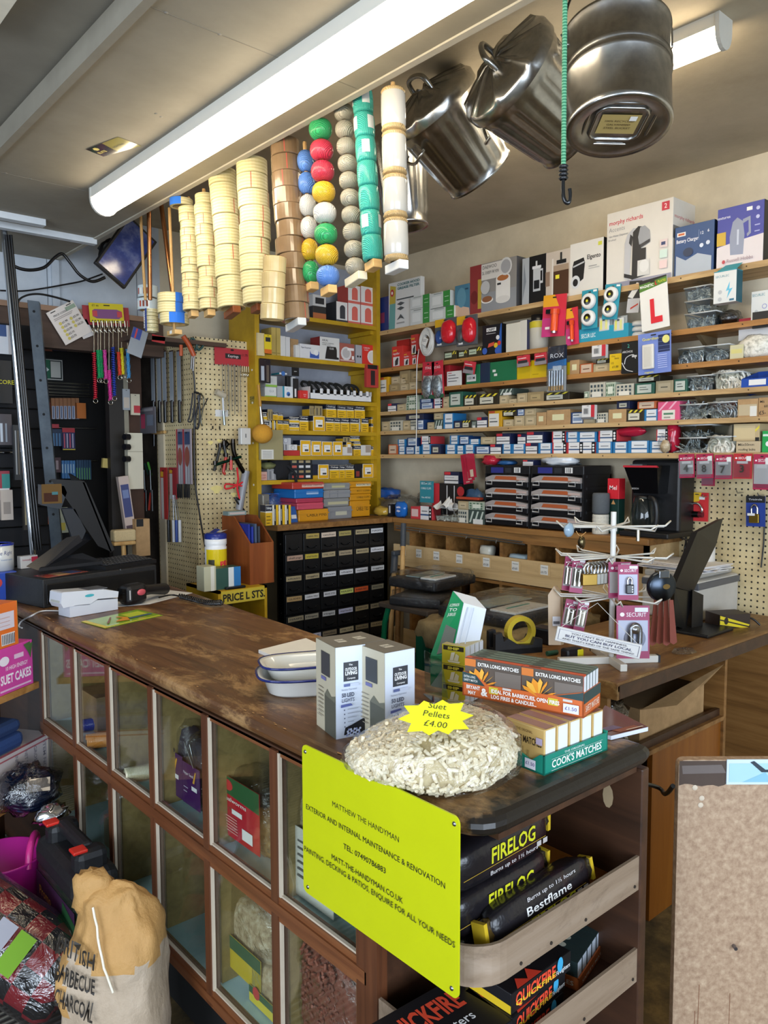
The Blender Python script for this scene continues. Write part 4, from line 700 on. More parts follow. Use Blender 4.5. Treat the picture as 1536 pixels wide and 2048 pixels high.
for u0,v0,u1,v1,lab,c,fr in((905,1090,1145,1178,'grey clear case at the foot of the grey pile','86878a:plas',[R(.3,.3,.78,.7,'b9b7a2:paper')]),(862,1005,1116,1090,'grey clear case second from the foot of the grey pile','8a8a88:plas',[R(.15,.25,.95,.6,'b9b391:paper')]),(860,920,1130,1002,'grey clear case third from the foot of the grey pile','8f9092:plas',[R(.2,.1,.22,.9,'70737a'),R(.5,.1,.52,.9,'70737a')]),(857,850,1126,920,'grey clear case topmost of the grey pile','8c8d8c:plas',[R(.3,.3,.8,.75,'bdb98c:paper')])):s1=flatcase(u0,v0,u1,v1,s1,q+.02,lab,c,fr)
s1=z+.004
for k,(u0,v0,u1,v1,s)in enumerate(((1125,1030,1330,1095,'CABLE TIES'),(1126,962,1340,1028,'CABLE CLIPS'),(1130,897,1342,960,'BUTT CONN'),(1118,836,1348,894,'ASSORTED'))):s1=flatcase(u0,v0,u1,v1,s1,q+.03,f'orange flat case, {ORD[k]} from the foot of the orange pile','d0901a:plas',[R(.3,.2,.95,.75,'d9cfae:paper')]*(k==3)+[Tx(s,.62,.38,.28,'3d2c10',.6)])
# wall of small black drawers
XD0,XD1,YD,ZD=2.205,2.955,3.35,1.121
t=empty('drawer_cabinet','tall black cabinet of many small labelled drawers','drawer cabinet',(XD0,YD,0))
g=MB();Wd=XD1-XD0;g.box(0,.004,.05,Wd,.42,ZD,'111213:plas');g.box(0,0,.05,.035,.01,ZD,'141516:metal');g.box(Wd-.03,0,.05,Wd,.01,ZD,'141516:metal');g.box(.03,0,ZD-.012,Wd-.03,.01,ZD,'141516:metal')
for k in range(6):g.cyl((.017,-.001,.15+k*.18),(.017,.001,.15+k*.18),.004,'55585c:metal',n=8)
g.build('case',t)
TN,WT,YL,OR_,LV='b3a37e','dfe0e6','d9d06a','e0602c','c6c8e6'
LBL=[[None,'b79f55','d8c3ae','a99a5a',TN,'d4d7dc'],['c3a08a','c2b044',TN,'a8987c',TN,WT],[TN,TN,WT,WT,WT,'dfe3e8'],['c09f6c',WT,WT,'d3dd7c',OR_,'9b9680'],['9a8f74','9c9684','c9cbce',LV,TN,'a49a80'],['8f866e','ced0e8','8d8068','c3b795','96896c',TN],['8d8468',WT,TN,TN,None,TN],[TN,'d9dad6',TN,TN,TN,TN],[TN]*6]
WORDS=['Hinges','HASPS','cabin hks','RUBBER FEET','STEEL CUPS','vinyl hooks','BRASS EYES','SCREW CUPS','CORNER PLATES','catches','handles','MIRROR PLATES','shelf pegs','GLIDES','chain','toggles']
dw,dh=(Wd-.07)/6,.107;dm=MB();dm.box(-dw/2+.003,-.012,.004,dw/2-.003,.01,dh-.006,'1a1b1d:plas',bev=.002)
dm.lathe([(.026,0),(.03,.006),(.026,.012)],'0c0d0e:gloss',10,Matrix.Translation((-.004,-.0115,.034))@Matrix.Rotation(pi/2,4,'X')@Matrix.Diagonal((1.1,.5,1,1)),a0=pi,a1=2*pi);dm.poly([(.022,-.0128,.03),(.026,-.0128,.022),(.031,-.0128,.036),(.026,-.0128,.029)],'b9bcc0:ink')
dmesh=None;random.seed(2)
for r in range(9):
 for c in range(6):
  if r==6 and c==4:continue
  loc=Vector((.037+dw*(c+.5),0,ZD-.018-(r+1)*dh))
  if dmesh is None:o=dm.build('drawer',t,loc);dmesh=o.data
  else:o=bpy.data.objects.new('drawer',dmesh);COL.objects.link(o);o.parent=t;o.location=loc
  if LBL[r][c]:
   g=MB();u=random.uniform(-.006,.006);tl=random.uniform(-.02,.02);wl=dw*random.uniform(.74,.88);T=Matrix.Translation((u,-.0125,dh*.78))@Matrix.Rotation(tl,4,'Y')
   hl=.013;g.add([T@Vector(p)for p in((-wl/2,0,-hl),(wl/2,0,-hl),(wl/2,0,hl),(-wl/2,0,hl),(-wl/2,.001,-hl),(wl/2,.001,-hl),(wl/2,.001,hl),(-wl/2,.001,hl))],((0,1,2,3),(7,6,5,4),(3,2,6,7),(1,0,4,5),(0,3,7,4),(2,1,5,6)),LBL[r][c]+':paper')
   g.text(random.choice(WORDS),T@Vector((0,-.0005,-.004)),(1,0,0),(0,0,1),.009,'2a2a33:ink','c',wl*.8);g.build('label_card',o)
   # price list rack with its tub, boxes and wooden file
YR=3.05;xr0,xr1=onY(436,1180,YR).x,onY(534,1180,YR).x;zr=onY(436,1183,YR).z
t=empty('price_list_rack','yellow painted price list rack behind the shop counter','rack',(xr0,YR,0));wr_=xr1-xr0
g=MB();g.box(0,0,0,.014,.3,zr,'yellowpaint');g.text('A-E',(-.0005,.06,zr-.085),(0,-1,0),(0,0,1),.022,'17140e:ink',bold=.03);g.build('side_panel',t);g=MB();g.box(wr_-.014,0,0,wr_,.3,zr,'yellowpaint');g.build('side_panel',t)
g=MB();g.box(0,0,zr-.012,wr_,.3,zr,'yellowpaint');g.build('top_board',t);g=MB();g.box(.014,-.002,zr-.062,wr_-.014,.008,zr-.004,'c8b23a:card');g.text('PRICE L STS.',(wr_*.52,-.0026,zr-.05),(1,0,0),(0,0,1),.034,'17140e:ink','c',wr_*.86,.03);g.build('header',t)
g=MB();g.box(.014,.29,0,wr_-.014,.3,zr,'3a3016:matte');g.build('back_board',t)
for k,zz_ in enumerate((zr-.16,zr-.27)):
 g=MB();g.box(.014,.01,zz_,wr_-.014,.29,zz_+.008,'yellowpaint');g.build('shelf_board',t)
g=MB();g.box(.03,.01,zr-.152,wr_*.6,.26,zr-.144,'d8cfb4:paper',T=Matrix.Rotation(.0,4,'Z'));tag(g.build('price_list',None,(xr0,YR,0)),'cream price list papers lying in the yellow rack','paper')
loc,rz,w_,h_=slot('Y',YR+.14,418,458,1075,zr,1150);t=empty('wipes_tub','white tub of wipes with yellow label and dark blue lid','tub',Vector((loc.x,loc.y+.03,zr)));r=w_/2
g=MB();g.lathe([(0,0),(r*.97,0),(r*.97,h_*.8),(r*.9,h_*.82),(r*.98,h_*.86),(r*.98,h_*.97),(r*.8,h_*.98),(0,h_*.98)],'e2e3e4:plas',28);g.build('body',t)
g=MB();L_=r*.975;g.lathe([(L_,h_*.02),(L_,h_*.76)],'d6bd1e:gloss',26,a0=pi*1.02,a1=pi*1.98);wrap=lambda p:Vector((L_*1.004*sin(p.x/L_),-L_*1.004*cos(p.x/L_),p.z))
g.text('PRO',(r*.62,0,h_*.4),(1,0,.12),(0,0,1),h_*.13,'d7263d:ink','c',None,.05,fn=wrap);g.text('WIPES',(r*.55,0,h_*.17),(1,0,.12),(0,0,1),h_*.15,'1f2f86:ink','c',None,.05,fn=wrap)
for z0_,z1_ in((.15,.3),(.36,.55)):g.lathe([(L_*1.003,h_*z0_),(L_*1.003,h_*z1_)],'37351f:ink',5,a0=pi*1.1,a1=pi*1.3)
g.build('label',t);g=MB();g.lathe([(r*.99,h_*.97),(r*.99,h_*1.06),(r*.8,h_*1.09),(0,h_*1.1)],'1c2d7c:plas',24);g.box(-.025,-.02,0,.025,.02,.004,'1c2d7c:plas',T=TR((-.01,0,h_*1.1),0,-.5));g.build('lid',t)
g=MB();g.quad((0,-.02,h_*1.08),(.06,-.02,h_*1.16),(.075,.02,h_*1.13),(.01,.02,h_*1.1),'e6e6e4:paper');g.build('wipe',t)
for x0,x1,y0,lab,c,fr in((408,432,1133,'small cream carton before the wipes tub','b9b79c',[R(.55,0,.85,1,'dad8cc')]),(432,481,1135,'small green, white and blue carton before the wooden file','2f5148',[R(.5,0,.72,1,'d5dadb'),R(.72,0,1,1,'2a72b0')])):goods('Y',YR+.03,x0,x1,y0,zr,'small_carton',lab,'box',c,.07,fr,yb=1156)
g=MB();p=onY(452,1155,YR+.005);g.box(0,0,0,.1,.02,.012,'16181a:plas',bev=.004);tag(g.build('stapler',None,Vector((p.x,YR+.002,zr))),'small black stapler lying on the yellow rack','stapler')
xa,xb_,xm=onY(500,1150,YR+.05).x,onY(548,1150,YR+.05).x,YR+.05;zt1,zt2=onY(505,1087,xm).z-zr,onY(505,1036,xm).z-zr
t=empty('magazine_file','reddish wooden magazine file holding blue folders','file box',(xa,xm,zr));wf=xb_-xa
g=MB();g.prism([(0,0),(.25,0),(.25,zt2),(.14,zt2),(0,zt1)],.008,'redwood',Matrix(((0,0,1,0),(1,0,0,0),(0,1,0,0),(0,0,0,1))));g.build('side_panel',t)
g=MB();g.prism([(0,0),(.25,0),(.25,zt2),(.14,zt2),(0,zt1)],.008,'redwood',Matrix(((0,0,1,wf-.008),(1,0,0,0),(0,1,0,0),(0,0,0,1))));g.build('side_panel',t)
g=MB();g.box(.008,0,0,wf-.008,.008,zt1,'redwood');g.build('front_panel',t);g=MB();g.box(.008,.242,0,wf-.008,.25,zt2,'redwood');g.build('back_panel',t);g=MB();g.box(.008,.008,0,wf-.008,.242,.008,'redwood');g.build('bottom',t)
for k in range(4):g=MB();g.box(.012+k*.018,.03,.008,.022+k*.018,.235,zt2*(.9-.04*(k%2)),('24338c','2a3a98','4c5a72','3a414c')[k]+':plas');tag(g.build('folder',None,(xa,xm,zr)),f'{("dark blue", "blue", "slate", "grey")[k]} folder standing in the wooden magazine file','folder')
g=MB();p0=onY(455,1036,YR+.3);g.box(0,0,0,.1,.05,.02,'7d8d88:card');prints(g,[R(.08,.25,.92,.75,'b7a7a0')],(0,0,0),(1,0,0),(0,0,1),(0,-1,0),.1,.02);tag(g.build('tin_box',None,Vector((xa-.0,xm+.19,zr+zt2+.0005))),'flat grey green tin resting on the wooden magazine file','tin')
# goods on the long wall shelves
XG=3.068
SHN=('topmost','second','third','fourth','fifth','lowest')
A_=lambda u,v:(750+u/3.84,540+v/3.84)
B_=lambda u,v:(750+u/3.84,740+v/3.84)
C_=lambda u,v:(1140+u/3.879,370+v/3.879)
D_=lambda u,v:(1140+u/3.879,640+v/3.879)
def gx(cv,u0,u1,v0,zb,name,label,cat,col,d=.12,front=(),side=(),v1=None,group=None,X=XG,turn=0.):
 a,b=cv(u0,v0),cv(u1,v1 if v1 is not None else v0+80);return goods('X',X,a[0],b[0],a[1],zb,name,label,cat,col,d,front,side,group=group,yb=b[1],turn=turn)
def cx(cv,u0,v0,u1,v1,name,label,cat,col,front=(),th=.004,X=3.04,**k):
 a,b=cv(u0,v0),cv(u1,v1);return card('X',X,a[0],a[1],b[0],b[1],name,label,cat,col,front,th,**k)
z=SZ[0]
gx(A_,25,106,208,z,'navy_packet','navy packet at the corner end of the topmost long shelf','packet','1f2f6b',.06,[R(.2,.25,.6,.55,'7e3150')],v1=438)
gx(A_,106,350,75,z,'filter_packet','tall flat white grease filter packet on the topmost long shelf','packet','d4d4d0',.03,[Po([(0,0),(.2,0),(.24,.9),(.06,.94)],'5f9c98'),Po([(.03,.55),(.22,.55),(.24,.9),(.06,.94)],'b9a43c'),Ci(.12,.78,.055,'b8323a',1.4),Ci(.12,.78,.025,'f0f0ea',1.4),Tx('COOKER HOOD',.63,.9,.055,'2b6a6e',.68,'c',.02),Tx('GREASE FILTER',.63,.82,.055,'2b6a6e',.68,'c',.02),R(.27,.6,.8,.625,'3b4244'),Po([(.28,.52),(.4,.56),(.52,.52),(.4,.48)],'4a5052'),Po([(.28,.42),(.4,.46),(.52,.42),(.4,.38)],'4a5052'),Po([(.28,.18),(.4,.3),(.52,.18),(.4,.22)],'4a5052'),R(.27,.1,.52,.13,'9a9a98')],v1=432)
for u0,u1,v0,v1,lv,lab in((270,418,292,392,0,'white and green box below, nearer the filter packet'),(422,606,287,380,0,'white and green box below, nearer the blue box'),(270,418,197,290,1,'white and green box stacked above, nearer the filter packet'),(424,576,168,285,1,'white and green box stacked above, nearer the blue box')):
 a,b=A_(u0,v0),A_(u1,v1);zb=z if not lv else onX((a[0]+b[0])/2,b[1],XG-.012).z
 gx(A_,u0,u1,v0,zb,'socket_box',lab,'box','c9ccc8',.09,[R(.66,0,1,1,'3a8a3c'),R(.12,.2,.55,.75,'dadcd8'),R(.74,.3,.94,.34,'bcd8bc'),R(.74,.6,.94,.64,'bcd8bc'),R(.2,.88,.6,.93,'8a8f8a')],v1=v1,X=XG-.012,group='white and green boxes')
gx(A_,614,728,112,z,'blue_box','slate blue and peach box leaning beside the rice cooker box','box','48788f',.08,[Po([(0,0),(1,0),(.95,.25),(.05,.4)],'cfae95'),Ci(.45,.6,.3,'5f8fa3',1.6),R(.7,.82,.9,.87,'26455a')],[R(0,0,1,1,'c6c9ca')],v1=338)
gx(A_,732,1084,-66,z,'fryer_box','box picturing a white round lidded fryer beside red bowls','box','8a8682',.16,[R(0,0,.26,1,'8b3433'),Ci(.1,.35,.08,'6d2423',1.4),R(.18,.1,.26,.7,'b79a3c'),R(.26,.0,1,.4,'8d8f93'),R(.26,.66,.7,.98,'d2cec8'),Tx('DAEWOO',.44,.88,.07,'2c2c2c',.3),Tx('2L DEEP FRYER',.46,.77,.06,'444444',.36),R(.58,.2,.88,.62,'dedbd6'),Ci(.73,.62,.15,'dedbd6',.5),Ci(.73,.2,.15,'d2cfca',.4),R(.61,.5,.69,.54,'2a2a2a'),Ci(.73,.63,.12,'a6683c',.4),Ci(.79,.84,.13,'cfcfcd',1.1),Ci(.79,.84,.1,'9d9da0',1.1),Ci(.4,.24,.13,'e6e3dd',.4),Ci(.4,.26,.11,'8a5a3c',.45),Ci(.36,.5,.1,'b9b9b9',1.1)],[R(0,0,1,1,'4d4d50')],v1=300)
gx(A_,1130,1182,-90,z,'marble_box','narrow grey marbled box squeezed beside the black coffee press box','box','a9aeb3',.1,[Po([(.1,.1),(.6,.5),(.3,.9),(.2,.6)],'7e858c')],v1=245)
gx(A_,1184,1312,-115,z,'press_box','black box picturing a white coffee press','box','111113',.11,[R(.25,.25,.68,.72,'b9bcc0'),R(.3,.3,.62,.48,'15171c'),R(.2,.72,.72,.78,'d5d7da'),R(.4,.78,.5,.88,'c9cbce'),R(.68,.4,.84,.45,'c9cbce'),R(.8,.4,.84,.7,'c9cbce'),R(.68,.66,.84,.7,'c9cbce')],[R(0,0,.5,1,'b7bcc2')],v1=243)
gx(A_,1314,1496,-150,z,'coffee_box','tall pale box picturing a glass jug of coffee','box','c4b8aa',.14,[R(.3,.08,.95,.62,'4a2f1e'),R(.3,.58,.95,.7,'a08a74'),R(.26,.08,.32,.85,'d9d4cc'),R(.45,.72,.85,.8,'17171a'),R(.6,.8,.68,.95,'2a2a2a'),R(.0,.3,.18,.6,'8c7461'),R(.42,.42,.58,.5,'e9dd3f')],v1=200)
gx(C_,2,256,432,z,'espresso_box','white box picturing a black coffee machine, with a black edge','box','d9d6cf',.14,[Tx('Elgento',.72,.65,.085,'1c1c1c',.4,'c',.02),Po([(.08,.3),(.3,.25),(.42,.3),(.46,.6),(.42,.7),(.12,.66),(.08,.55)],'1b1b1d'),Po([(.1,.54),(.44,.6),(.44,.63),(.1,.57)],'b9bcc0'),Ci(.18,.26,.14,'cfd2d4',1.2),Ci(.18,.25,.08,'1d1d20',1.2),R(.85,.86,.96,.93,'cfcf4a'),R(.58,.5,.82,.515,'9a9a96'),R(.58,.46,.9,.475,'b0b0ac')],[R(0,0,1,1,'0e0e10')],v1=838)
M_=lambda:[Tx('morphy richards',.3,.835,.058,'c7243a',.52,'c',.012),Tx('Accents',.16,.745,.06,'8a8c8f',.25,'c',-.004),Tx('Hot Water Dispenser',.19,.675,.028,'8a8c8f',.3),Tx('Brushed',.09,.63,.026,'8a8c8f'),R(.84,.86,.95,.965,'c8394a'),Tx('2',.895,.885,.06,'f5e6e6'),Po([(.29,.1),(.37,.07),(.4,.62),(.5,.72),(.42,.73),(.33,.66),(.29,.55)],'b9b9bc'),Po([(.29,.17),(.41,.13),(.41,.08),(.29,.12)],'2a2a2e'),Po([(.36,.55),(.4,.5),(.42,.62),(.38,.66)],'2a2a2e'),Po([(.41,.07),(.62,.1),(.62,.45),(.55,.45),(.52,.55),(.58,.72),(.5,.74),(.42,.68)],'26262a'),Po([(.52,.5),(.68,.55),(.67,.66),(.6,.73),(.53,.72),(.5,.6)],'9a9ca0'),Po([(.54,.5),(.68,.55),(.68,.51),(.55,.46)],'3a3a3e'),R(.5,.1,.68,.3,'cfcdc8'),Ci(.6,.22,.07,'dcdad6',1.2),R(0,0,1,.07,'8f8fa0'),R(.83,.4,.94,.5,'dcc9c6'),R(.85,.43,.91,.47,'2f3e6a'),R(.83,.27,.94,.37,'c9ddd2'),R(.83,.14,.94,.24,'e4c9c6')]
gx(C_,290,790,160,z,'dispenser_box','large cream box picturing a hot water dispenser','box','d8d3ca',.24,M_(),[Tx('morphy richards',.4,.76,.045,'b9455a',.7),R(.0,.5,.9,.66,'6f6f70'),R(.1,.1,.3,.12,'8a8a8a')],v1=742)
gx(C_,815,1114,300,z,'charger_box','blue box of a battery charger beside the large cream box','box','244a7c',.1,[R(.06,.8,.28,.88,'e4e2de'),R(.09,.82,.25,.86,'c8642f'),Tx('Battery Charger',.33,.67,.075,'eef2f8',.56,'c',.01),Tx('12',.7,.76,.06,'eef2f8'),Tx('6',.86,.78,.06,'eef2f8'),R(.62,.66,.63,.86,'8aa0c4'),Po([(.05,.02),(.95,.02),(.95,.3),(.6,.4),(.3,.3),(.05,.42)],'a9b2bd'),Ci(.36,.46,.13,'1a3050',.8),Ci(.7,.54,.05,'cfd8e6',1),Ci(.86,.57,.05,'cfd8e6',1)],[R(0,0,1,1,'141f36')],v1=680)
gx(C_,1146,1498,152,z,'kettle_box','blue and white box picturing a grey kettle','box','39429a',.13,[Po([(0,0),(1,0),(1,.46),(.5,.42),(0,.36)],'d8cfd0'),Po([(.3,.2),(.58,.18),(.6,.5),(.56,.72),(.44,.8),(.34,.74),(.28,.5)],'8d94a8'),R(.44,.35,.48,.6,'c2c8d6'),Po([(.56,.75),(.72,.78),(.74,.5),(.66,.45),(.65,.5),(.69,.53),(.68,.72),(.56,.68)],'8d94a8'),R(.0,.38,.2,.6,'c9a436'),Tx('textures',.14,.82,.05,'e6e8f2'),R(.64,.87,.76,.93,'ece9e4'),Ci(.88,.88,.04,'b9bde0',1),Ci(.88,.74,.04,'b9bde0',1),R(.82,.6,.93,.62,'a0a5d4'),R(.82,.5,.93,.52,'a0a5d4'),Tx('Russell Hobbs',.52,.08,.06,'a08a94',.56),Ci(.17,.1,.035,'b8434c',1.2)],[R(0,0,1,1,'17181c')],v1=608)
# second long shelf
z=SZ[1];RP=[R(.12,.06,.7,.5,'d9d4d0'),Po([(.3,.08),(.55,.12),(.6,.42),(.5,.46),(.3,.3)],'2a2a2c'),Tx('pest',.3,.76,.12,'f2d33c'),Tx('repeller',.42,.6,.11,'f6ecea',.6)]
for u0,u1,v0,v1,dx,lab in((130,214,585,742,0,'largest red pest repeller box at the corner end'),(216,280,625,735,0,'small red box beside the largest red box'),(283,328,620,730,0,'small red box half behind the hanging cable coil')):
 o=gx(A_,u0,u1,v0,z,'repeller_box',lab+' of the second long shelf','box','c9322c',.06,RP,v1=v1,X=XG+dx,group='red pest repeller boxes')
gx(A_,166,262,535,z,'repeller_box','red box standing behind the largest red box','box','b52a26',.05,[R(.1,.7,.5,.8,'d8b9b4')],v1=735,X=XG+.07,group='red pest repeller boxes')
gx(A_,275,332,495,z+.055,'repeller_box','red box stacked above the small red boxes','box','c43a34',.06,RP,v1=617,X=XG+.0,group='red pest repeller boxes')
t=empty('cable_coil','coil of white cable in a clear bag hung from the topmost shelf','cable',onX(856,684,3.02));ww=px_r(856,684,40,3.02);g=MB();random.seed(3)
for k in range(14):rr=ww*(.5+.5*(k%5)/5);g.tube([(-.012+.006*(k//5)+.003*sin(a*3+k),rr*cos(a),rr*1.5*sin(a))for a in[q*2*pi/26 for q in range(26)]],.0045,'c9c7c1:plas',n=6,closed=True)
g.build('coil',t);g=MB();g.box(-.025,-.018,-.02,-.023,.018,.022,'d9d6d0:paper',T=Matrix.Rotation(.5,4,'X'));prints(g,[R(.1,.7,.9,.76,'6a6a6a'),R(.1,.5,.8,.56,'6a6a6a')],(-.0255,.018,-.02),(0,-1,0),(0,0,1),(-1,0,0),.036,.04);g.build('paper_tag',t)
t.rotation_euler=(0,0,0);cord('hanging_cable','long white cord hanging down across the shelves from the cable coil',smooth_pts([onX(a,b,3.035)for a,b in((838,698),(834,730),(833,790),(833,850),(832,905))]),.003,'cbc9c4:plas')
for u0,u1,v0,v1,lab in((462,622,372,583,'red clamshell case on yellow card, nearer the cable coil'),(628,778,350,578,'red clamshell case on yellow card, nearer the black puzzle box')):
 def ex(g,w,h):g.blob((w*.3,.03,h*.42),'c8202c:gloss',(w*.22,-.012,h*.48),14,12,.05,2,1,pw=.8);g.blob((w*.17,.015,h*.25),'2d4a86:gloss'if 'coil'in lab else '4d5052:plas',(-w*.28,-.005,h*.35),10,8,.05,2,2)
 cx(A_,u0,v0,u1,v1,'clamshell_case',lab,'packet','56585c:plas',[R(0,.72,.45,1,'d9a81e'),R(.1,.05,.32,.12,'e4e2de')],.012,extra=ex,group='red clamshells')
for k,(u0,u1,v0,v1)in enumerate(((530,626,622,692),(640,708,617,680),(715,818,592,672))):gx(A_,u0,u1,v0,z,'striped_carton',f'small carton with yellow black stripes, {ORD[k]} from the cable coil','box','3a3320',.1,[R(.08,.3,.62,.8,'b3bfa5'),R(.12,.5,.55,.56,'3c4636'),Po([(.65,.6),(.8,.95),(.9,.95),(.75,.6)],'d8c63a'),Po([(.85,.6),(.98,.9),(.98,.6)],'d8c63a')],v1=v1,group='striped cartons on the second shelf')
gx(A_,825,972,420,z,'puzzle_box','black box printed with blue, red and yellow shapes','box','141519',.1,[Po([(.75,0),(1,0),(1,1),(.95,.98)],'2c5aa8'),R(.22,.78,.72,.9,'e6e6e4'),Tx('CRIPIT',.47,.8,.08,'17171a',.4,'c',.03),R(.22,.7,.7,.72,'b9b9b9'),Po([(.3,.25),(.6,.3),(.65,.42),(.35,.38)],'c8503a'),Ci(.72,.3,.1,'d8b72c'),Ci(.82,.55,.09,'d9d9d9'),Ci(.15,.15,.13,'3a5cae'),Ci(.82,.12,.14,'3a5cae'),Ci(.9,.36,.09,'c2382f')],[R(0,0,1,1,'0e0f12'),R(.3,.2,.7,.6,'5a5c60')],v1=652)
gx(A_,1006,1114,408,z,'white_board','blank off white board leaning on the second long shelf','board','cfcbbd',.01,[],v1=636);gx(A_,1114,1166,385,z,'white_carton','tall narrow white carton beside the blank board','box','cdcac0',.08,[],[R(0,0,1,1,'3c3e5a')],v1=618)
p=onX(1078,665,XG+.05);zt=onX(1078,626,XG).z;t=empty('clear_jar','clear plastic jar of white powder with black lid','jar',Vector((p.x,p.y,z)));h=zt-z;r=px_r(1078,665,38,XG);g=MB();g.lathe([(0,.001),(r,.002),(r,h*.7),(r*.8,h*.85),(0,h*.85)],'c3bfb2:plas',20);g.build('body',t);g=MB();g.lathe([(r*.85,h*.83),(r*.85,h),(0,h)],'15161a:plas',20);g.build('lid',t);g=MB();g.lathe([(r*1.01,h*.62),(r*1.01,h*.8)],'c8b92e',8,a0=pi*.75,a1=pi*1.4);g.build('label',t)
def torch(lab,u0,v0,u1,v1,rot,X):
 def ex(g,w,h):g.cyl((w*.12,-.014,h*.12),(w*.12,-.014,h*.52),w*.13,'e0501e:gloss',n=14);g.cyl((w*.12,-.014,h*.52),(w*.12,-.014,h*.64),w*.17,'d0441c:gloss',n=14);g.cyl((w*.12,-.014,h*.07),(w*.12,-.014,h*.13),w*.1,'b9bcc0:metal',n=12);g.box(-w*.3,-.012,h*.55,w*.02,-.002,h*.65,'17171a:plas')
 cx(A_,u0,v0,u1,v1,'torch_card',lab,'packet','c92e4e',[R(0,.72,1,1,'e0a024'),Po([(.5,1),(1,1),(1,.6),(.75,.66)],'cc2f3e'),R(-.0,0,.4,.45,'c23a7c'),R(.15,.18,.35,.24,'e9e4e0')],.004,rot=rot,X=X,extra=ex,group='torch cards')
torch('pink and orange carded torch hung in front of the clear jar',1288,190,1462,510,.06,3.03);torch('pink carded torch hung behind the front torch card',1466,290,1560,575,-.05,3.04)
def puck(lab,u0,v0,u1,v1,rot):
 def ex(g,w,h):
  for zc in(.7,.27):
   T=Matrix.Translation((0,-.003,h*zc))@Matrix.Rotation(pi/2,4,'X');r=w*.43;g.lathe([(0,.016),(r*.5,.016),(r*.62,.02),(r*.9,.017),(r,.008),(r,0)],'dddcd8:plas',22,T);g.lathe([(0,.0175),(r*.52,.0165)],'b9bdb9:chrome',16,T);g.lathe([(0,.019),(r*.18,.0185)],'d9d23c:plas',10,T)
 cx(C_,u0,v0,u1,v1,'puck_light_card',lab,'packet','2a8ea2',[R(.72,.93,.95,.98,'e9e9e6')],.003,rot=rot,extra=ex,X=3.035,group='puck light cards')
puck('teal card of two round push lights hanging straight',92,812,212,1115,0);puck('teal card of two round push lights hanging tilted',262,770,380,1040,.12)
loc,rz,w_,h_=slot('X',3.05,1158,1256,661,None,688);loc.z=z;t=empty('display_carton','teal display carton below the hanging push lights','box',loc,rz);g=carton_mb(w_,.1,h_,'2893ae',front=[Tx('SECUR LEC',.2,.3,.32,'e9f2f4',.3)]);g.build('tray',t)
for k,(u0,u1)in enumerate(((220,330),(335,442))):
 def ex(g,w,h):g.box(-w*.36,-.012,h*.1,w*.36,-.001,h*.9,'c9cac6:plas',bev=.004);g.box(-w*.25,-.0135,h*.2,-w*.12,-.012,h*.75,'d9d66a:plas');g.box(w*.1,-.0135,h*.2,w*.24,-.012,h*.75,'dcd98a:plas');g.box(-w*.1,-.013,h*.7,w*.06,-.012,h*.8,'55585c:plas')
 cx(D_,u0,-30,u1,100,'strip_light_pack',f'clear pack of a white light bar, {ORD[k]} above the teal carton','packet','9fa3a3:plas',[],.004,extra=ex,X=3.06,group='light bar packs')
for k in range(3):
 p=onX(1270,632+k*13,3.08);g=MB();g.lathe([(0,.02),(.025,.02),(.032,.012),(.034,0),(0,0)],'c9c9c6:plas',18);tag(g.build('push_light',None,Vector((p.x+.03,p.y,z+.0005+.024*(2-k)))),f'white round push light, {("topmost", "middle", "lowest")[k]} of the loose pile','light','loose push lights')
cx(C_,450,745,545,990,'plate_packet','black and white packet hung just behind the learner plates','packet','2a2a2c',[R(0,.0,1,.45,'b9babd'),Po([(0,.5),(.6,.95),(1,.9),(.4,.45)],'d9d9d6'),Po([(.3,.1),(.9,.25),(.9,.3),(.3,.16)],'b33a2c')],rot=.1,X=3.055)
cx(C_,548,720,760,1120,'learner_plate','white learner plate with a red letter and green header','sign','dedcd6',[Po([(0,.78),(1,.86),(1,1),(0,1)],'4d7a2c'),Po([(0,.93),(1,.97),(1,1),(0,1)],'16181a'),Tx('MAGNETIC',.28,.85,.055,'f2f4ec',.5,'c',.02),Tx('L',.62,.86,.07,'c8202c',None,'c',.05),Tx('PLATES',.83,.88,.05,'d6d832',.28),R(.36,.12,.51,.6,'d0202e'),R(.36,.12,.78,.24,'d0202e')],.003,rot=-.09,X=3.0)
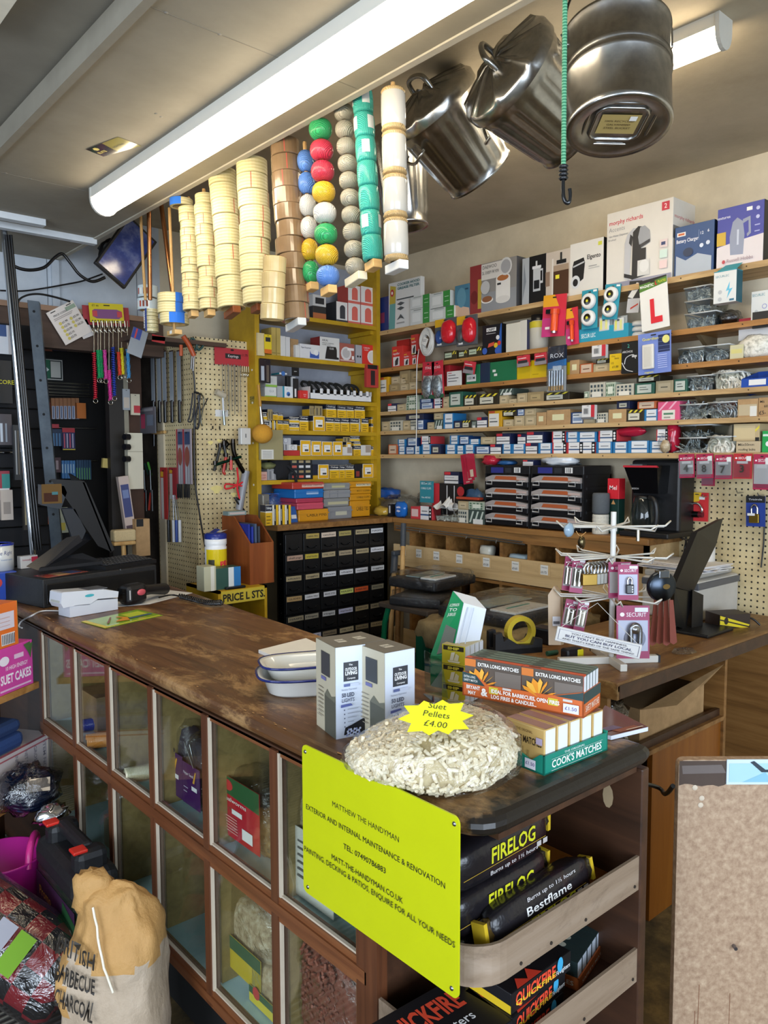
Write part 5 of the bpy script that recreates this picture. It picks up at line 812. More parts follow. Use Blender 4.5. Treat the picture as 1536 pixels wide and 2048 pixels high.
def tub(cv,u0,v0,u1,v1,zb,what,lab,d=.16,mat_='bolts',n=46,X=XG,stick=(.03,.0035),ring=False,fill=.55):
 """clear open tub with a heap in it"""
 a,b=cv(u0,v0),cv(u1,v1);loc,rz,w,h=slot('X',X,a[0],b[0],a[1],zb,b[1]);t=empty('clear_tub',lab,'tub',loc,rz,'clear tubs of loose hardware');x=w/2;xi=x*.86
 g=MB();vs=[(-xi,.012,0),(xi,.012,0),(xi,d-.012,0),(-xi,d-.012,0),(-x,0,h),(x,0,h),(x,d,h),(-x,d,h)];g.add(vs,((3,2,1,0),(0,1,5,4),(1,2,6,5),(2,3,7,6),(3,0,4,7)),'clearbox');g.build('tub',t)
 g=MB();g.tube([(-x,0,h),(x,0,h),(x,d,h),(-x,d,h)],.003,'b9bcba:plas',n=6,closed=True);g.build('rim',t)
 c=MB();c.add([(-xi*.97,.016,.002),(xi*.97,.016,.002),(xi*.97,d-.016,.002),(-xi*.97,d-.016,.002),(-xi*1.0,.012,h*fill),(xi*1.0,.012,h*fill),(xi*1.0,d-.02,h*fill*1.1),(-xi*1.0,d-.02,h*fill*1.1)],((3,2,1,0),(4,5,6,7),(0,1,5,4),(1,2,6,5),(2,3,7,6),(3,0,4,7)),mat_);random.seed(int(u0+v0))
 for k in range(n):
  q=Vector((random.uniform(-xi*.85,xi*.85),random.uniform(.02,d*.6)if k%2 else .014,random.uniform(.2,1.15)*h*fill if k%2==0 else h*fill*1.05));e=Vector((random.gauss(0,1),random.gauss(0,.5)if k%2 else 0,random.gauss(0,.6))).normalized()
  if ring:
   rr=stick[0]*.4;u=e;v_=e.cross(Vector((.3,1,.2))).normalized();c.tube([q+u*(rr*cos(s))+v_*(rr*sin(s))for s in[m*pi/4 for m in range(8)]],stick[1],mat_,n=5,closed=True)
  else:c.cyl(q-e*stick[0]/2,q+e*stick[0]/2,stick[1],mat_,n=6)
 o=c.build('loose_hardware',None,loc,rz);tag(o,what,'hardware',kind='stuff');return loc.z+h
tub(C_,890,990,1130,1112,z,'heap of shiny bolts in the lowest tub of the second shelf stack','clear tub of bolts at the foot of the stack of three',n=60);zt=onX(1390,624,XG).z
zt=tub(C_,892,895,1086,990,zt,'screws in the middle tub of the stack','clear tub of screws in the middle of the stack of three',n=30,fill=.45);tub(C_,886,788,1090,893,zt,'heap of bright bolts in the topmost tub','clear tub of bolts topmost in the stack of three',n=60,fill=.75)
def hangbox(u0,u1,v0,v1,lab):
 a,b=C_(u0,v0),C_(u1,v1);loc,rz,w,h=slot('X',3.0,a[0],b[0],a[1],None,b[1]);g=carton_mb(w,.05,h*.78,'d4d6d4',front=[Tx('SECURLEC',.38,.82,.07,'2f7f90',.6),Po([(.72,.66),(.55,.36),(.68,.38),(.6,.12),(.85,.44),(.7,.42)],'5fb3d0'),Ci(.3,.35,.09,'b3b7ba'),Ci(.3,.12,.09,'b3b7ba'),R(.72,.04,.92,.1,'2f6f8a')],right=[R(0,0,1,1,'1f5c6a')]);g.box(-w/2,0,h*.78,w/2,.05,h*.8,'2a8fa0');g.quad((-w/2+w*.12,.001,h*.8),(w/2,.001,h*.8),(w/2,.05,h),(-w/2+w*.25,.05,h),'2a9aa8');return tag(g.build('hanging_carton',None,loc,rz),lab,'box')
hangbox(1116,1290,600,912,'white and teal boxed alarm hung over the tub stack');gx(C_,1406,1545,820,z,'alarm_carton','white and teal alarm carton standing at the near end of the second long shelf','box','d2d3d0',.07,[Tx('SECURLEC',.4,.82,.09,'2f7f90',.7),Ci(.3,.3,.1,'b3b7ba'),Ci(.75,.45,.14,'8a8fc0'),Ci(.75,.45,.1,'d2d3d0'),R(.55,.1,.95,.28,'b9b9c4')],v1=1040)
p=onX(1460,633,XG+.06);p.z=z;tag(MB().blob((.05,.045,.032),'filmdark',(0,0,.032),18,10,.2,3,2).blob((.035,.03,.02),'1b1c1e:plas',(0,0,.026),12,8,.3,4,4).build('cable_bag',None,p),'clear bag of coiled black cable beside the tub stack','bag')
# small fixings cartons: style, then (u0,u1,v0,v1,level)
ST={'tan':('ab9a78',[R(.15,.2,.85,.8,'bfae8c'),R(.3,.45,.7,.52,'4a4436')]),'tn2':('93805c',[R(.2,.25,.8,.75,'a8946a'),R(.3,.4,.6,.46,'3f3828')]),'wht':('1c2345',[R(.04,.0,.96,.68,'dcdad8'),R(.04,.74,.45,.98,'c8323a'),R(.04,.22,.96,.3,'2a2a30'),R(.1,.48,.7,.52,'8a8a90')]),'blu':('2472a8',[R(.18,.04,.92,.96,'d6d8da'),R(.18,.3,.92,.42,'44688c'),R(.3,.6,.8,.66,'6a6e74')]),'bl2':('1f3b6a',[R(.15,.1,.95,.9,'cfd6dc'),R(.2,.25,.9,.55,'7f94b4'),R(.2,.7,.7,.78,'5a6470')]),'red':('c43a40',[R(.1,0,.78,1,'dedcda'),R(.1,.3,.78,.42,'3a567c'),R(.2,.6,.65,.66,'4a4a4c'),R(.78,0,1,1,'17171a'),Ci(.89,.25,.06,'e6e6e6',.9),Ci(.89,.5,.06,'e6e6e6',.9),Ci(.89,.75,.06,'e6e6e6',.9)]),'grn':('2c5a4a',[R(.12,.15,.85,.85,'bfc4b8'),R(.25,.4,.7,.46,'3a423a'),R(.25,.6,.6,.65,'3a423a')]),'dot':('b9b5a4',[R(.08+i*.23,.08+j*.3,.2+i*.23,.25+j*.3,'3b4a50')for i in range(4)for j in range(3)]+[R(.2,.05,.8,.4,'d6d3c6')]),'dtg':('a9b3a0',[R(.08+i*.23,.08+j*.3,.2+i*.23,.25+j*.3,'4a6a52')for i in range(4)for j in range(3)]+[R(.3,.2,.8,.7,'cfd4c4')]),'str':('2a2418',[R(.1,.15,.75,.7,'c9c6b4'),R(.2,.35,.65,.42,'3a3a36')]+[Po([(.1+k*.3,.75),(.25+k*.3,.98),(.38+k*.3,.98),(.23+k*.3,.75)],'d9c93c')for k in range(3)]),'krf':('kraft',[R(.25,.3,.75,.7,'d6d2a8')]),'ylw':('c9981c',[R(.06,.04,.8,.82,'d9d6ce'),R(.06,.86,.5,.98,'b8432f'),R(.12,.3,.7,.36,'3a3a3a'),R(.12,.5,.6,.55,'8a8a86')]),'dgr':('3c4a44',[Po([(.05+k*.3,.1),(.25+k*.3,.9),(.35+k*.3,.9),(.15+k*.3,.1)],'b9c4b8')for k in range(3)]+[R(.3,0,.9,.35,'d6d6d0')]),'nvy':('1d2440',[R(.2,.2,.8,.75,'b9b6a4'),R(.3,.4,.7,.5,'4a4a44')]),'pnk':('d4557c',[R(.2,.05,.8,.55,'dcd6cc'),R(.28,.3,.72,.4,'4a7a5c'),Po([(0,.5),(.4,1),(.5,1),(.1,.5)],'e9a9bd'),Po([(.5,.6),(.8,1),(.9,1),(.6,.6)],'e9a9bd'),R(.3,.12,.6,.2,'9a9a90')]),'org':('b5592c',[R(.1,.1,.9,.9,'c9b39c'),R(.25,.4,.75,.5,'6a4432')])}
NMS={'tan':'pale tan carton','tn2':'brown tan carton','wht':'navy box with white label','blu':'bright blue box with white label','bl2':'dark blue box with pale label','red':'red and white box','grn':'dark green box with pale label','dot':'dotted grey carton','dtg':'dotted green carton','str':'carton with yellow black stripes','krf':'plain kraft carton','ylw':'white and amber box','dgr':'dark green slashed carton','nvy':'navy carton with cream label','pnk':'pink printed box','org':'orange brown carton'}
CNT={}
def small(sh,cv,rows):
 """rows: style, u0, u1, v0, v1, level (0 on the board, 1 stacked)"""
 prev=[];z=SZ[sh]
 for st,u0,u1,v0,v1,lv in rows:
  a,b=cv(u0,v0),cv(u1,v1);xm=(a[0]+b[0])/2;X=XG+(.0 if lv==0 else .003)
  if lv==0:zb=z;zt=onX(xm,a[1],X).z;prev.append((a[0],b[0],zt))
  else:
   under=[q[2]for q in prev if q[0]<b[0]-2 and q[1]>a[0]+2];zb=(max(under)if under else z)+.0008
  col,fr=ST[st];key=(sh,st,lv);n=CNT[key]=CNT.get(key,0);CNT[key]+=1
  lab=f'{NMS[st]}, {ORD[n]} {"stacked" if lv else "standing"} from the yellow post, {SHN[sh]} long shelf'
  loc,rz,w,h=slot('X',X,a[0],b[0],a[1],zb,b[1]);random.seed(int(u0*7+sh));h=max(h,.02)
  tag(carton_mb(w*.985,random.uniform(.1,.13),h,col,front=fr).build('fixings_carton',None,loc,rz+random.uniform(-.05,.05)),lab,'box',f'small fixings cartons on the {SHN[sh]} long shelf')
small(2,B_,[('ylw',35,102,55,165,0),('tn2',110,188,108,158,0),('tan',191,256,108,156,0),('tan',262,322,92,150,0),('tan',124,188,52,105,1),('tan',192,266,60,106,1),('tn2',268,362,8,88,1),('tn2',188,266,5,55,1)])
small(3,B_,[('wht',98,163,257,312,0),('tan',168,234,262,306,0),('dtg',236,336,246,300,0),('bl2',344,446,250,298,0),('red',452,518,215,288,0),('tan',522,566,205,284,0),('grn',566,672,168,277,0),('str',680,784,192,268,0),('str',788,950,182,266,0),('tan',955,1022,195,262,0),('tan',1024,1084,222,258,0),('tan',1088,1168,178,252,0),('tn2',1172,1294,168,248,0),('str',1300,1490,172,242,0),('dtg',240,334,195,245,1),('bl2',346,430,222,248,1),('dgr',955,1060,142,192,1)])
small(4,B_,[('tan',48,110,396,455,0),('dot',113,210,388,460,0),('tan',214,268,390,457,0),('dot',271,322,385,455,0),('bl2',325,372,380,452,0),('tan',400,454,402,453,0),('dgr',456,522,380,450,0),('blu',525,600,332,448,0),('nvy',604,662,390,446,0),('str',665,738,388,446,0),('dgr',741,776,392,444,0),('wht',780,864,362,442,0),('ylw',868,974,312,440,0),('tan',984,1062,380,434,0),('tan',1068,1146,352,432,0),('tan',1150,1234,350,428,0),('krf',1238,1312,325,420,0),('krf',1315,1500,305,418,0),('nvy',234,372,338,388,1),('tan',450,520,330,378,1),('str',978,1086,312,378,1),('bl2',1090,1145,300,350,1),('tan',1146,1234,296,348,1)])
small(5,B_,[('org',100,172,572,634,0),('blu',180,230,585,640,0),('bl2',234,300,588,640,0),('blu',303,342,585,640,0),('blu',356,426,570,640,0),('nvy',430,500,575,640,0),('blu',540,620,572,640,0),('blu',625,680,580,640,0),('blu',685,760,572,640,0),('bl2',764,880,585,640,0),('wht',884,970,570,642,0),('blu',976,1046,568,642,0),('blu',1048,1150,568,642,0),('wht',1153,1250,560,642,0),('blu',1254,1356,560,642,0),('red',1362,1470,558,642,0),('red',1474,1600,556,642,0),('blu',172,232,532,583,1),('bl2',245,320,520,584,1),('red',354,428,508,568,1),('blu',572,640,502,568,1),('bl2',645,720,508,578,1),('blu',724,800,530,570,1),('tan',812,920,514,568,1),('wht',928,1040,487,566,1),('wht',1092,1160,492,566,1),('wht',1163,1290,474,558,1),('red',1358,1462,472,556,1),('blu',1466,1560,474,556,1)])
small(2,D_,[('krf',-2,70,310,418,0),('org',74,178,338,415,0),('tan',181,306,338,408,0),('str',200,306,308,337,1)])
small(3,D_,[('dtg',110,148,555,606,0),('dot',150,274,485,604,0),('dtg',277,352,482,594,0),('dot',356,492,495,588,0),('grn',502,655,488,576,0),('tan',664,800,470,566,0),('grn',806,908,458,552,0),('str',512,700,432,486,1)])
small(4,D_,[('bl2',6,102,715,803,0),('tan',104,190,735,800,0),('dot',198,292,720,797,0),('krf',298,436,692,792,0),('str',440,572,695,784,0),('blu',575,678,692,778,0),('pnk',680,850,632,778,0),('nvy',360,462,630,690,1),('org',520,670,630,690,1)])
small(5,D_,[('red',72,196,948,1035,0),('blu',200,326,945,1033,0),('blu',330,446,945,1028,0),('blu',450,610,936,1026,0),('blu',614,736,940,1024,0),('blu',50,204,868,945,1),('red',216,366,858,945,1),('red',670,760,848,936,1)])
# hanging cards and bigger goods on the third to sixth shelves
def redbag(lab,u0,v0,u1,v1,rot):
 def ex(g,w,h):g.blob((w*.42,.018,h*.3),'bolts',(0,-.006,h*.32),14,10,.3,5,2);g.blob((w*.46,.022,h*.36),'film',(0,-.006,h*.36),14,10,.15,4,3)
 cx(B_,u0,v0,u1,v1,'hook_packet',lab,'packet','c0283a',[R(.1,.06,.9,.62,'c9c9c6'),R(0,0,1,.1,'2a5a3c'),Tx('STAG',.5,.8,.07,'f0dede')],.003,rot=rot,extra=ex,X=3.035,group='red packets of hooks')
redbag('red packet of metal hooks hung nearer the white cord',362,-62,450,218,.05);redbag('red packet of metal hooks hung beside the other red packet',440,-70,525,216,-.06)
z=SZ[2]
gx(B_,532,575,-40,z,'red_carton','red carton behind the white card notice on the third long shelf','box','b52a30',.12,[],v1=118,X=XG+.02);gx(B_,552,664,8,z,'white_notice','white handwritten card leaning on the third long shelf','card','d2d1cd:paper',.004,[R(.1,.7,.6,.75,'55555a'),R(.1,.5,.8,.55,'55555a'),R(.1,.3,.7,.35,'55555a'),R(.1,.85,.35,.9,'b8434c')],v1=114,X=XG-.004)
for u0,u1,v0,v1,lab,c,fr in((700,806,-40,106,'green plastic bin with a white label','1f6a44:plas',[R(.05,.15,.72,.5,'cfcfcb'),Tx('100 M',.38,.25,.16,'3a3a3a')]),(808,880,-55,98,'dark navy bin beside the labelled green bin','1a2c44:plas',[]),(884,1086,-70,92,'wide green plastic bin with two small stickers','1f6a44:plas',[R(.1,.5,.22,.62,'d6d6d2'),R(.16,.3,.28,.42,'d6d6d2')]),(1090,1196,-58,82,'yellow plastic bin beside the wide green bin','c9ab14:plas',[]),(1198,1316,-80,68,'yellow plastic bin behind the brush packet','cfb116:plas',[R(.1,.2,.5,.24,'a08810')]),(1462,1510,-60,40,'yellow plastic bin end beyond the brush packet','c9ab14:plas',[])):gx(B_,u0,u1,v0,z,'plastic_bin',lab+' on the third long shelf','bin',c,.14,fr,v1=v1,group='coloured bins on the third shelf')
for k,(u0,v0,u1,v1)in enumerate(((680,700,760,795),(1090,655,1180,742),(1225,636,1316,726))):cx(A_,u0,v0,u1,v1,'bulb_card',f'small red carded pack, {ORD[k]} hung in front of the bins from the white cord','packet','c33540',[R(0,.0,1,.35,'8b8488'),R(.1,.3,.9,.55,'2c2a2e'),R(.1,.7,.8,.76,'f0d9d9')],.012,rot=(.2,-.03,-.03)[k],X=3.035,group='small red cards')
def brushes(g,w,h):
 for k in range(6):x=-w*.36+k*w*.14;g.cyl((x,-.006,h*.12),(x,-.006,h*.46),.0055,'b9bcc0:metal',n=8);g.cyl((x,-.006,h*.02),(x,-.006,h*.14),.005,'dowel',n=8)
 g.box(-w*.48,-.014,0,w*.48,-.0135,h*.98,'film')
cx(A_,1326,582,1470,932,'brush_packet','clear packet of paint brushes with a navy header','packet','101c30',[R(0,.0,1,.55,'8c9296'),Po([(0,.5),(1,.56),(1,.7),(0,.64)],'2d6fae'),Tx('ROX',.5,.74,.1,'e0e4ea',.7),R(.3,.3,.75,.56,'c2d2e0')],.003,extra=brushes,X=3.03)
for k,(u0,v0,u1,v1)in enumerate(((170,195,276,298),(92,660,190,770))):cx(D_,u0,v0,u1,v1,'barcode_packet',f'small barcoded red and white packet hung on a nail, {("upper", "lower")[k]} one','packet','d6d4d2',[R(.72,.1,1,1,'c0303c'),R(.15,.35,.55,.8,'b3b3b3')]+[R(.16+q*.07,.4,.19+q*.07,.75,'3a3a3a')for q in range(5)]+[R(0,0,1,.15,'6a6a6c')],.02,X=3.035,group='barcoded packets')
cx(D_,308,262,400,392,'price_notice','yellow handwritten price card before the black gadget box','card','d9b514',[Tx('Glue',.3,.82,.1,'2a2410'),Tx('Sticks',.6,.68,.1,'2a2410'),Tx('1/2',.25,.4,.12,'2a2410'),Tx('£1.00',.5,.16,.14,'2a2410')],.003,X=3.045,hole=False)
cx(D_,400,170,532,412,'gadget_card','black gadget pack with a looped white cable','packet','0f1012',[Tx('2',.4,.82,.12,'4fb3a0'),Tx('ARCHOS',.35,.66,.07,'e4e4e4',.6),R(.62,.5,.9,.56,'d9d9d9')],.02,X=3.03,extra=lambda g,w,h:g.tube(smooth_pts([(-w*.3,-.002,h*.3),(-w*.2,-.003,h*.5),(w*.2,-.003,h*.58),(w*.35,-.003,h*.45)],4),.002,'d2d2d2:plas',n=5).tube(smooth_pts([(-w*.45,-.002,h*.35),(-w*.2,-.003,h*.12),(w*.2,-.003,h*.04)],4),.002,'d2d2d2:plas',n=5))
def alarm(g,w,h):g.box(-w*.33,-.014,h*.12,w*.02,-.001,h*.72,'d2cfc6:plas',bev=.004);g.box(-w*.26,-.0155,h*.18,-w*.05,-.014,h*.66,'c6c3ba:plas',bev=.002)
cx(D_,530,95,782,415,'alarm_card','large blue blister card with a white door sensor','packet','6f83c4',[R(.62,.5,.97,.92,'1c2a52')]+[R(.62,.55+k*.1,.97,.555+k*.1,'8a9ad0')for k in range(4)]+[Ci(.86,.8,.11,'d9d47a')]+[R(.62,.12+k*.05,.9,.14+k*.05,'a9b6e0')for k in range(7)]+[Tx('Guardian',.4,.82,.07,'e0d84a',.5),Tx('magnetic',.36,.02,.05,'e0d84a')],.003,X=2.995,extra=alarm,rot=-.03)
for u0,v0,u1,v1,zb,what,lab,m_,ring,st,fl in((836,215,1040,330,SZ[2],'steel hooks heaped in the tub','clear tub of steel hooks beside the blue sensor card','bolts',True,(.05,.004),.5),(1034,195,1230,312,SZ[2],'steel eyes heaped in the tub','clear tub of steel eyes on the third long shelf','bolts',True,(.04,.003),.42),(908,432,1108,537,SZ[3],'thick steel bolts heaped in the tub','clear tub of thick bolts on the fourth long shelf','bolts',False,(.04,.006),.7),(1104,408,1325,524,SZ[3],'white plastic rings heaped in the tub','clear tub of white rings on the fourth long shelf','washers',True,(.06,.005),.7),(850,655,1062,762,SZ[4],'long steel bolts heaped in the tub','clear tub of long bolts on the fifth long shelf','bolts',False,(.09,.004),.6),(1066,638,1284,755,SZ[4],'round steel rings heaped in the tub','clear tub of steel rings on the fifth long shelf','bolts',True,(.05,.004),.7),(846,915,1055,1020,SZ[5],'bent steel hooks lying in the tub','clear tub of bent hooks on the lowest long shelf','bolts',False,(.1,.0035),.25),(1058,905,1286,1018,SZ[5],'cream plastic clips heaped in the tub','clear tub of cream clips on the lowest long shelf','washers',True,(.055,.006),.65)):
 zt=tub(D_,u0,v0,u1,v1,zb,what,lab,mat_=m_,ring=ring,stick=st,n=46,fill=fl)
 if u0==846:tub(D_,848,815,1090,912,zt+.001,'steel screws lying in the stacked tub','clear tub of screws stacked over the bent hooks',n=26,fill=.35)
gx(D_,1240,1345,192,SZ[2],'cream_card','yellowed card label standing beside the tub of eyes','card','c2bd9a:paper',.004,[R(.1,.4,.9,.7,'cdc47c')],v1=292)
p=onX(1514,700,XG+.05);p.z=SZ[2];t=empty('washer_bag','bag of small washers with red and white header','bag',p,FX);MB().blob((.075,.05,.055),'washers',(0,0,.04),18,12,.15,4,1,flat=.001).build('washers',t)['kind']='stuff'
g=MB();g.box(-.07,-.008,.075,.09,-.004,.16,'d8d4d0');g.box(-.07,-.0085,.14,.09,-.0035,.16,'b02a3c');g.build('header_card',t)
gx(D_,1412,1545,60,SZ[2]+.17,'black_sign','black card hung high over the washer bag','card','17181a',.01,[R(.1,.5,.9,.54,'8a8a8a')],v1=140,X=3.06)
loc,rz,w_,h_=slot('X',XG-.02,1483,1545,742,SZ[3],768);t=empty('parts_bin','blue plastic parts bin at the near end of the fourth long shelf','bin',loc,rz);g=MB();x=w_/2;h2=h_*.55
g.add([(-x,.15,0),(x,.15,0),(x,0,0),(-x,0,0),(-x,.15,h_*1.2),(x,.15,h_*1.2),(x,.0,h2),(-x,.0,h2)],((0,1,2,3),(2,6,7,3),(2,1,5,6),(0,3,7,4),(1,0,4,5)),'1f48a0:plas');g.quad((-x*.5,-.001,.006),(x*.6,-.001,.006),(x*.6,-.001,h2*.85),(-x*.5,-.001,h2*.85),'dcdcda:paper');g.build('tub',t)
gx(D_,1300,1458,612,SZ[4],'torn_carton','worn kraft carton with a torn front and white ticket','box','kraft',.13,[R(.05,.1,.95,.7,'b8a888'),R(.62,.05,.95,.6,'d6d4cc:paper')],v1=742);gx(D_,1462,1560,600,SZ[4],'priced_carton','kraft carton with handwritten size and price','box','kraft',.13,[Tx('M6',.3,.72,.14,'1c1a16'),Tx('60',.6,.48,.14,'1c1a16'),Tx('£5-',.35,.12,.2,'1c1a16')],v1=742)
p=onX(1495,800,XG+.06);tag(MB().blob((.045,.04,.03),'203a70:plas',(0,0,0),12,8,.4,4,4).build('blue_cloth',None,Vector((p.x+.04,p.y,SZ[4]+.12))),'dark blue cloth heaped over the torn carton','cloth')
o=gx(D_,1288,1476,940,SZ[5],'bolts_carton','kraft carton handwritten for roofing bolts','box','b9a888',.13,[Tx('M6x50mm',.42,.6,.22,'1c1a16',.66),Tx('roofing bolts',.46,.18,.2,'1c1a16',.7)],v1=1015);h=o.dimensions.z
gx(D_,1258,1470,805,SZ[5]+h+.001,'striped_carton','kraft carton with black yellow stripes atop the roofing bolts','box','b9a47c',.13,[R(.08,.12,.85,.88,'c9b68c'),Po([(.85,.5),(1,.75),(1,.9),(.85,.65)],'d9c93c'),R(.86,0,1,.2,'1c1a14'),R(0,0,.06,1,'2a2618')],v1=912)
gx(D_,1490,1560,860,SZ[5],'green_box','bright green box at the near end of the lowest long shelf','box','1f9a4a',.1,[Ci(.7,.4,.3,'e4e6e2'),R(.1,.75,.9,.85,'cfe6d4')],v1=1012)
p=onX(1347,880,XG+.04);p.z=SZ[5];t=tag(MB().blob((.035,.03,.075),'b01f38:gloss',(0,0,.07),14,12,.25,4,2,flat=.001).build('red_packet',None,p),'glossy crimson packet slumped beside the tub of bent hooks','packet')
p=onX(1260,876,XG+.03);p.z=SZ[5]+.075;tag(MB().blob((.03,.085,.022),'b01f38:gloss',(0,0,.02),16,8,.25,4,5).build('red_packet',None,p,-.1),'glossy crimson packet lying flat over the blue boxes','packet')
p=onX(1330,890,XG-.015);p.z=SZ[5];tag(MB().blob((.02,.03,.04),'film',(0,0,.04),12,10,.3,4,7,flat=.001).blob((.014,.022,.026),'peanuts',(0,0,.028),10,8,.3,4,7).build('wall_plug_bag',None,p),'small clear bag of plugs before the crimson packet','bag')
Fq=lambda u,v:(1200+u/4.571,870+v/4.571)
def numeral(u0,v0,u1,v1,s,lab,c='a61f45',back='9b9690',rot=0,X=3.03):
 def ex(g,w,h):
  if s:g.text(s,(0,-.007,h*.26),(1,0,0),(0,0,1),h*.3,'6f5f3e:metal',bold=.03)
  g.box(-w*.45,-.009,h*.05,w*.45,-.0085,h*.72,'blister')
 cx(Fq,u0,v0,u1,v1,'numeral_card',lab,'packet',c,[R(.05,.16,.95,.72,back),Tx('SECURIT',.58,.78,.09,'f2e6ea',.62),R(.2,.6,.78,.7,'d9d6d4'),Ci(.16,.82,.06,'f2e6ea',.8),R(.55,.44,.9,.54,'dcdad8')if s=='4'else R(.7,.7,.95,.9,'dcdad8')],.004,rot=rot,extra=ex,X=X,group='door numeral cards')
numeral(722,175,862,392,'4','maroon card with a brass numeral four',rot=-.05);numeral(880,172,1035,396,'8','maroon card with a brass numeral eight',rot=-.05);numeral(1050,180,1208,404,'7','maroon card with a brass numeral seven',rot=-.02);numeral(1218,170,1390,400,'3','bright red card with a brass numeral three','b3262c','b3262c');numeral(1400,175,1560,500,'','maroon packet of white hooks beside the numeral three','a61f45','c9c4c0');numeral(930,240,1050,465,'','maroon card hung behind the numeral eight','8f1b3c','8f1b3c',X=3.06)
def lockc(g,w,h):g.tube(smooth_pts([(-w*.26,-.012,h*.28),(-w*.3,-.012,h*.42),(-w*.18,-.012,h*.58),(0,-.012,h*.63),(w*.18,-.012,h*.58),(w*.3,-.012,h*.42),(w*.26,-.012,h*.28)],4),.005,'d9d9d9:chrome',n=8);g.cyl((-w*.34,-.012,h*.24),(w*.34,-.012,h*.24),.012,'5a1c22:gloss',n=14);g.cyl((-w*.12,-.012,h*.24),(w*.16,-.012,h*.24),.0135,'3a3a3a:metal',n=14)
card('X',3.21,1372,985,1416,1042,'lock_card','red and yellow card with a combination cable lock','packet','c62a2e',[Po([(0,.62),(.6,.7),(.7,1),(0,1)],'d9b024'),R(.6,.76,.85,.86,'e2dfda'),Ci(.18,.1,.06,'e2c9c9')],.005,extra=lockc,rot=.0)
def padl(g,w,h):g.box(-w*.28,-.014,h*.12,w*.24,-.003,h*.42,'a08436:metal',bev=.002);g.tube(smooth_pts([(-w*.16,-.008,h*.4),(-w*.16,-.008,h*.62),(0,-.008,h*.72),(w*.14,-.008,h*.62),(w*.14,-.008,h*.4)],4),.004,'c9c9c9:chrome',n=7);g.box(-w*.34,-.0155,h*.36,w*.05,-.0145,h*.44,'e4e2de:paper')
card('X',3.19,1492,992,1530,1053,'lock_card','blue card with a brass padlock on the pegboard','packet','1f3a8c',[R(0,.78,1,1,'121316'),Tx('Tricircle',.5,.86,.06,'d9d9d9',.7)],.005,extra=padl,rot=-.03)
for a,b in((1418,993),(1486,985),(1528,990)):p=onX(a,b,3.23);g=MB();g.tube([p,p+Vector((-.05,0,.0)),p+Vector((-.06,0,.01))],.0025,'b9bcc0:metal',n=6);tag(g.build('peg_hook',None),f'steel peg hook on the pegboard {("beside the cable lock card", "holding the padlock card", "at the near end")[(1418, 1486, 1528).index(a)]}','hook')
# bench under the long wall shelves
XB,YB0,YB1,ZB=2.97,1.72,3.31,1.15
t=empty('pigeonhole_bench','wooden bench with priced pigeonholes along the long wall','bench',(XB,YB0,0));LB=YB1-YB0;DB=3.24-XB
zr1,zr0=onX(950,1107,XB).z,onX(980,1158,XB).z
g=MB();g.box(-.012,-.012,ZB-.028,DB,LB,ZB,'bench',bev=.004);g.build('worktop',t);g=MB();g.box(0,0,ZB-.075,.02,LB,ZB-.028,'bench');g.build('apron',t)
g=MB();g.box(0,0,0,DB,.018,ZB-.028,'ply');g.build('end_panel',t);g=MB();g.box(DB-.012,.018,0,DB,LB,ZB-.03,'5f4826:wood');g.build('back_panel',t)
for x in(820,852,893,942,1001,1057,1114,1180,1245):
 y=onX(x,1075,XB).y-YB0;g=MB();g.box(.004,y-.009,0,DB-.012,y+.009,ZB-.075,'bench');g.build('divider',t)
g=MB();g.box(-.004,.0,zr0,.012,LB,zr1,'ply')
for k,x in enumerate((807,839,874,920,974,1032,1090,1150)):
 p=onX(x,1098+(x-807)*.13,XB);y=p.y-YB0;zc=(zr0+zr1)/2+.02
 prints(g,[R(-.28,-.12,1.28,1.05,'a88a5c:matte'),R(-.26,-.1,1.26,1.03,'c7a878:card'),R(0,0,1,1,'d9d7d0:paper'),Tx(('L shelf','4mm BOLTS','Brackets','2 Brackets','3 Brackets','4 Brackets','5 Brackets','Brackets')[k],.5,.7,.13,'2c2c2c:ink',.8),Tx('£0.%d'%(30+k*7),.45,.15,.24,'2c2c2c:ink')],(-.0045,y+.022,zc-.02),(0,-1,0),(0,0,1),(-1,0,0),.044,.046)
g.build('price_rail',t);g=MB();g.box(0,.018,zr0-.02,DB,LB,zr0-.005,'bench');g.box(0,.018,.4,DB,LB,.415,'bench');g.box(-.004,.018,.4,.008,LB,.52,'ply');g.build('inner_shelf',t)
for k,(a,b)in enumerate((((791,1051),(1045,1084)),((793,1056),(1050,1089)))):g=MB();g.tube([onX(*a,XB-.02),onX(*b,XB-.02)],.004,'b3b9be:metal',n=7);tag(g.build('steel_rod'),f'{("upper", "lower")[k]} of two thin steel rods laid across the pigeonholes','rod')
for x in(843,936,996):p=onX(x,1058+(x-791)*.142,XB-.012);g=MB();g.tube([p+Vector((.016,0,.02)),p+Vector((-.012,0,.02)),p+Vector((-.016,0,.004))],.002,'8a8d90:metal',n=5);tag(g.build('rod_hook'),f'small steel hook holding the rods, {("near the drawers", "mid bench", "farther along")[(843, 936, 996).index(x)]}','hook')
for x0,x1,y0,y1,nm,lab,c in((964,987,1091,1110,'white_packet','small white packet in a pigeonhole','d2cfc0'),(1022,1058,1107,1121,'blue_packet','pale blue bag lying in a pigeonhole','9fb4c0')):p=onX((x0+x1)/2,y1,XB+.06);a,b=onX(x0,y0,XB+.06),onX(x1,y1,XB+.06);tag(MB().blob((.03,abs(a.y-b.y)/2,(a.z-b.z)/2+.01),c+':gloss',(0,0,(a.z-b.z)/2),12,8,.15,3,2,pw=.5,flat=-.02).build(nm,None,p),lab,'packet')
E_=lambda u,v:(750+u/3.135,890+v/3.135)
XO=2.985
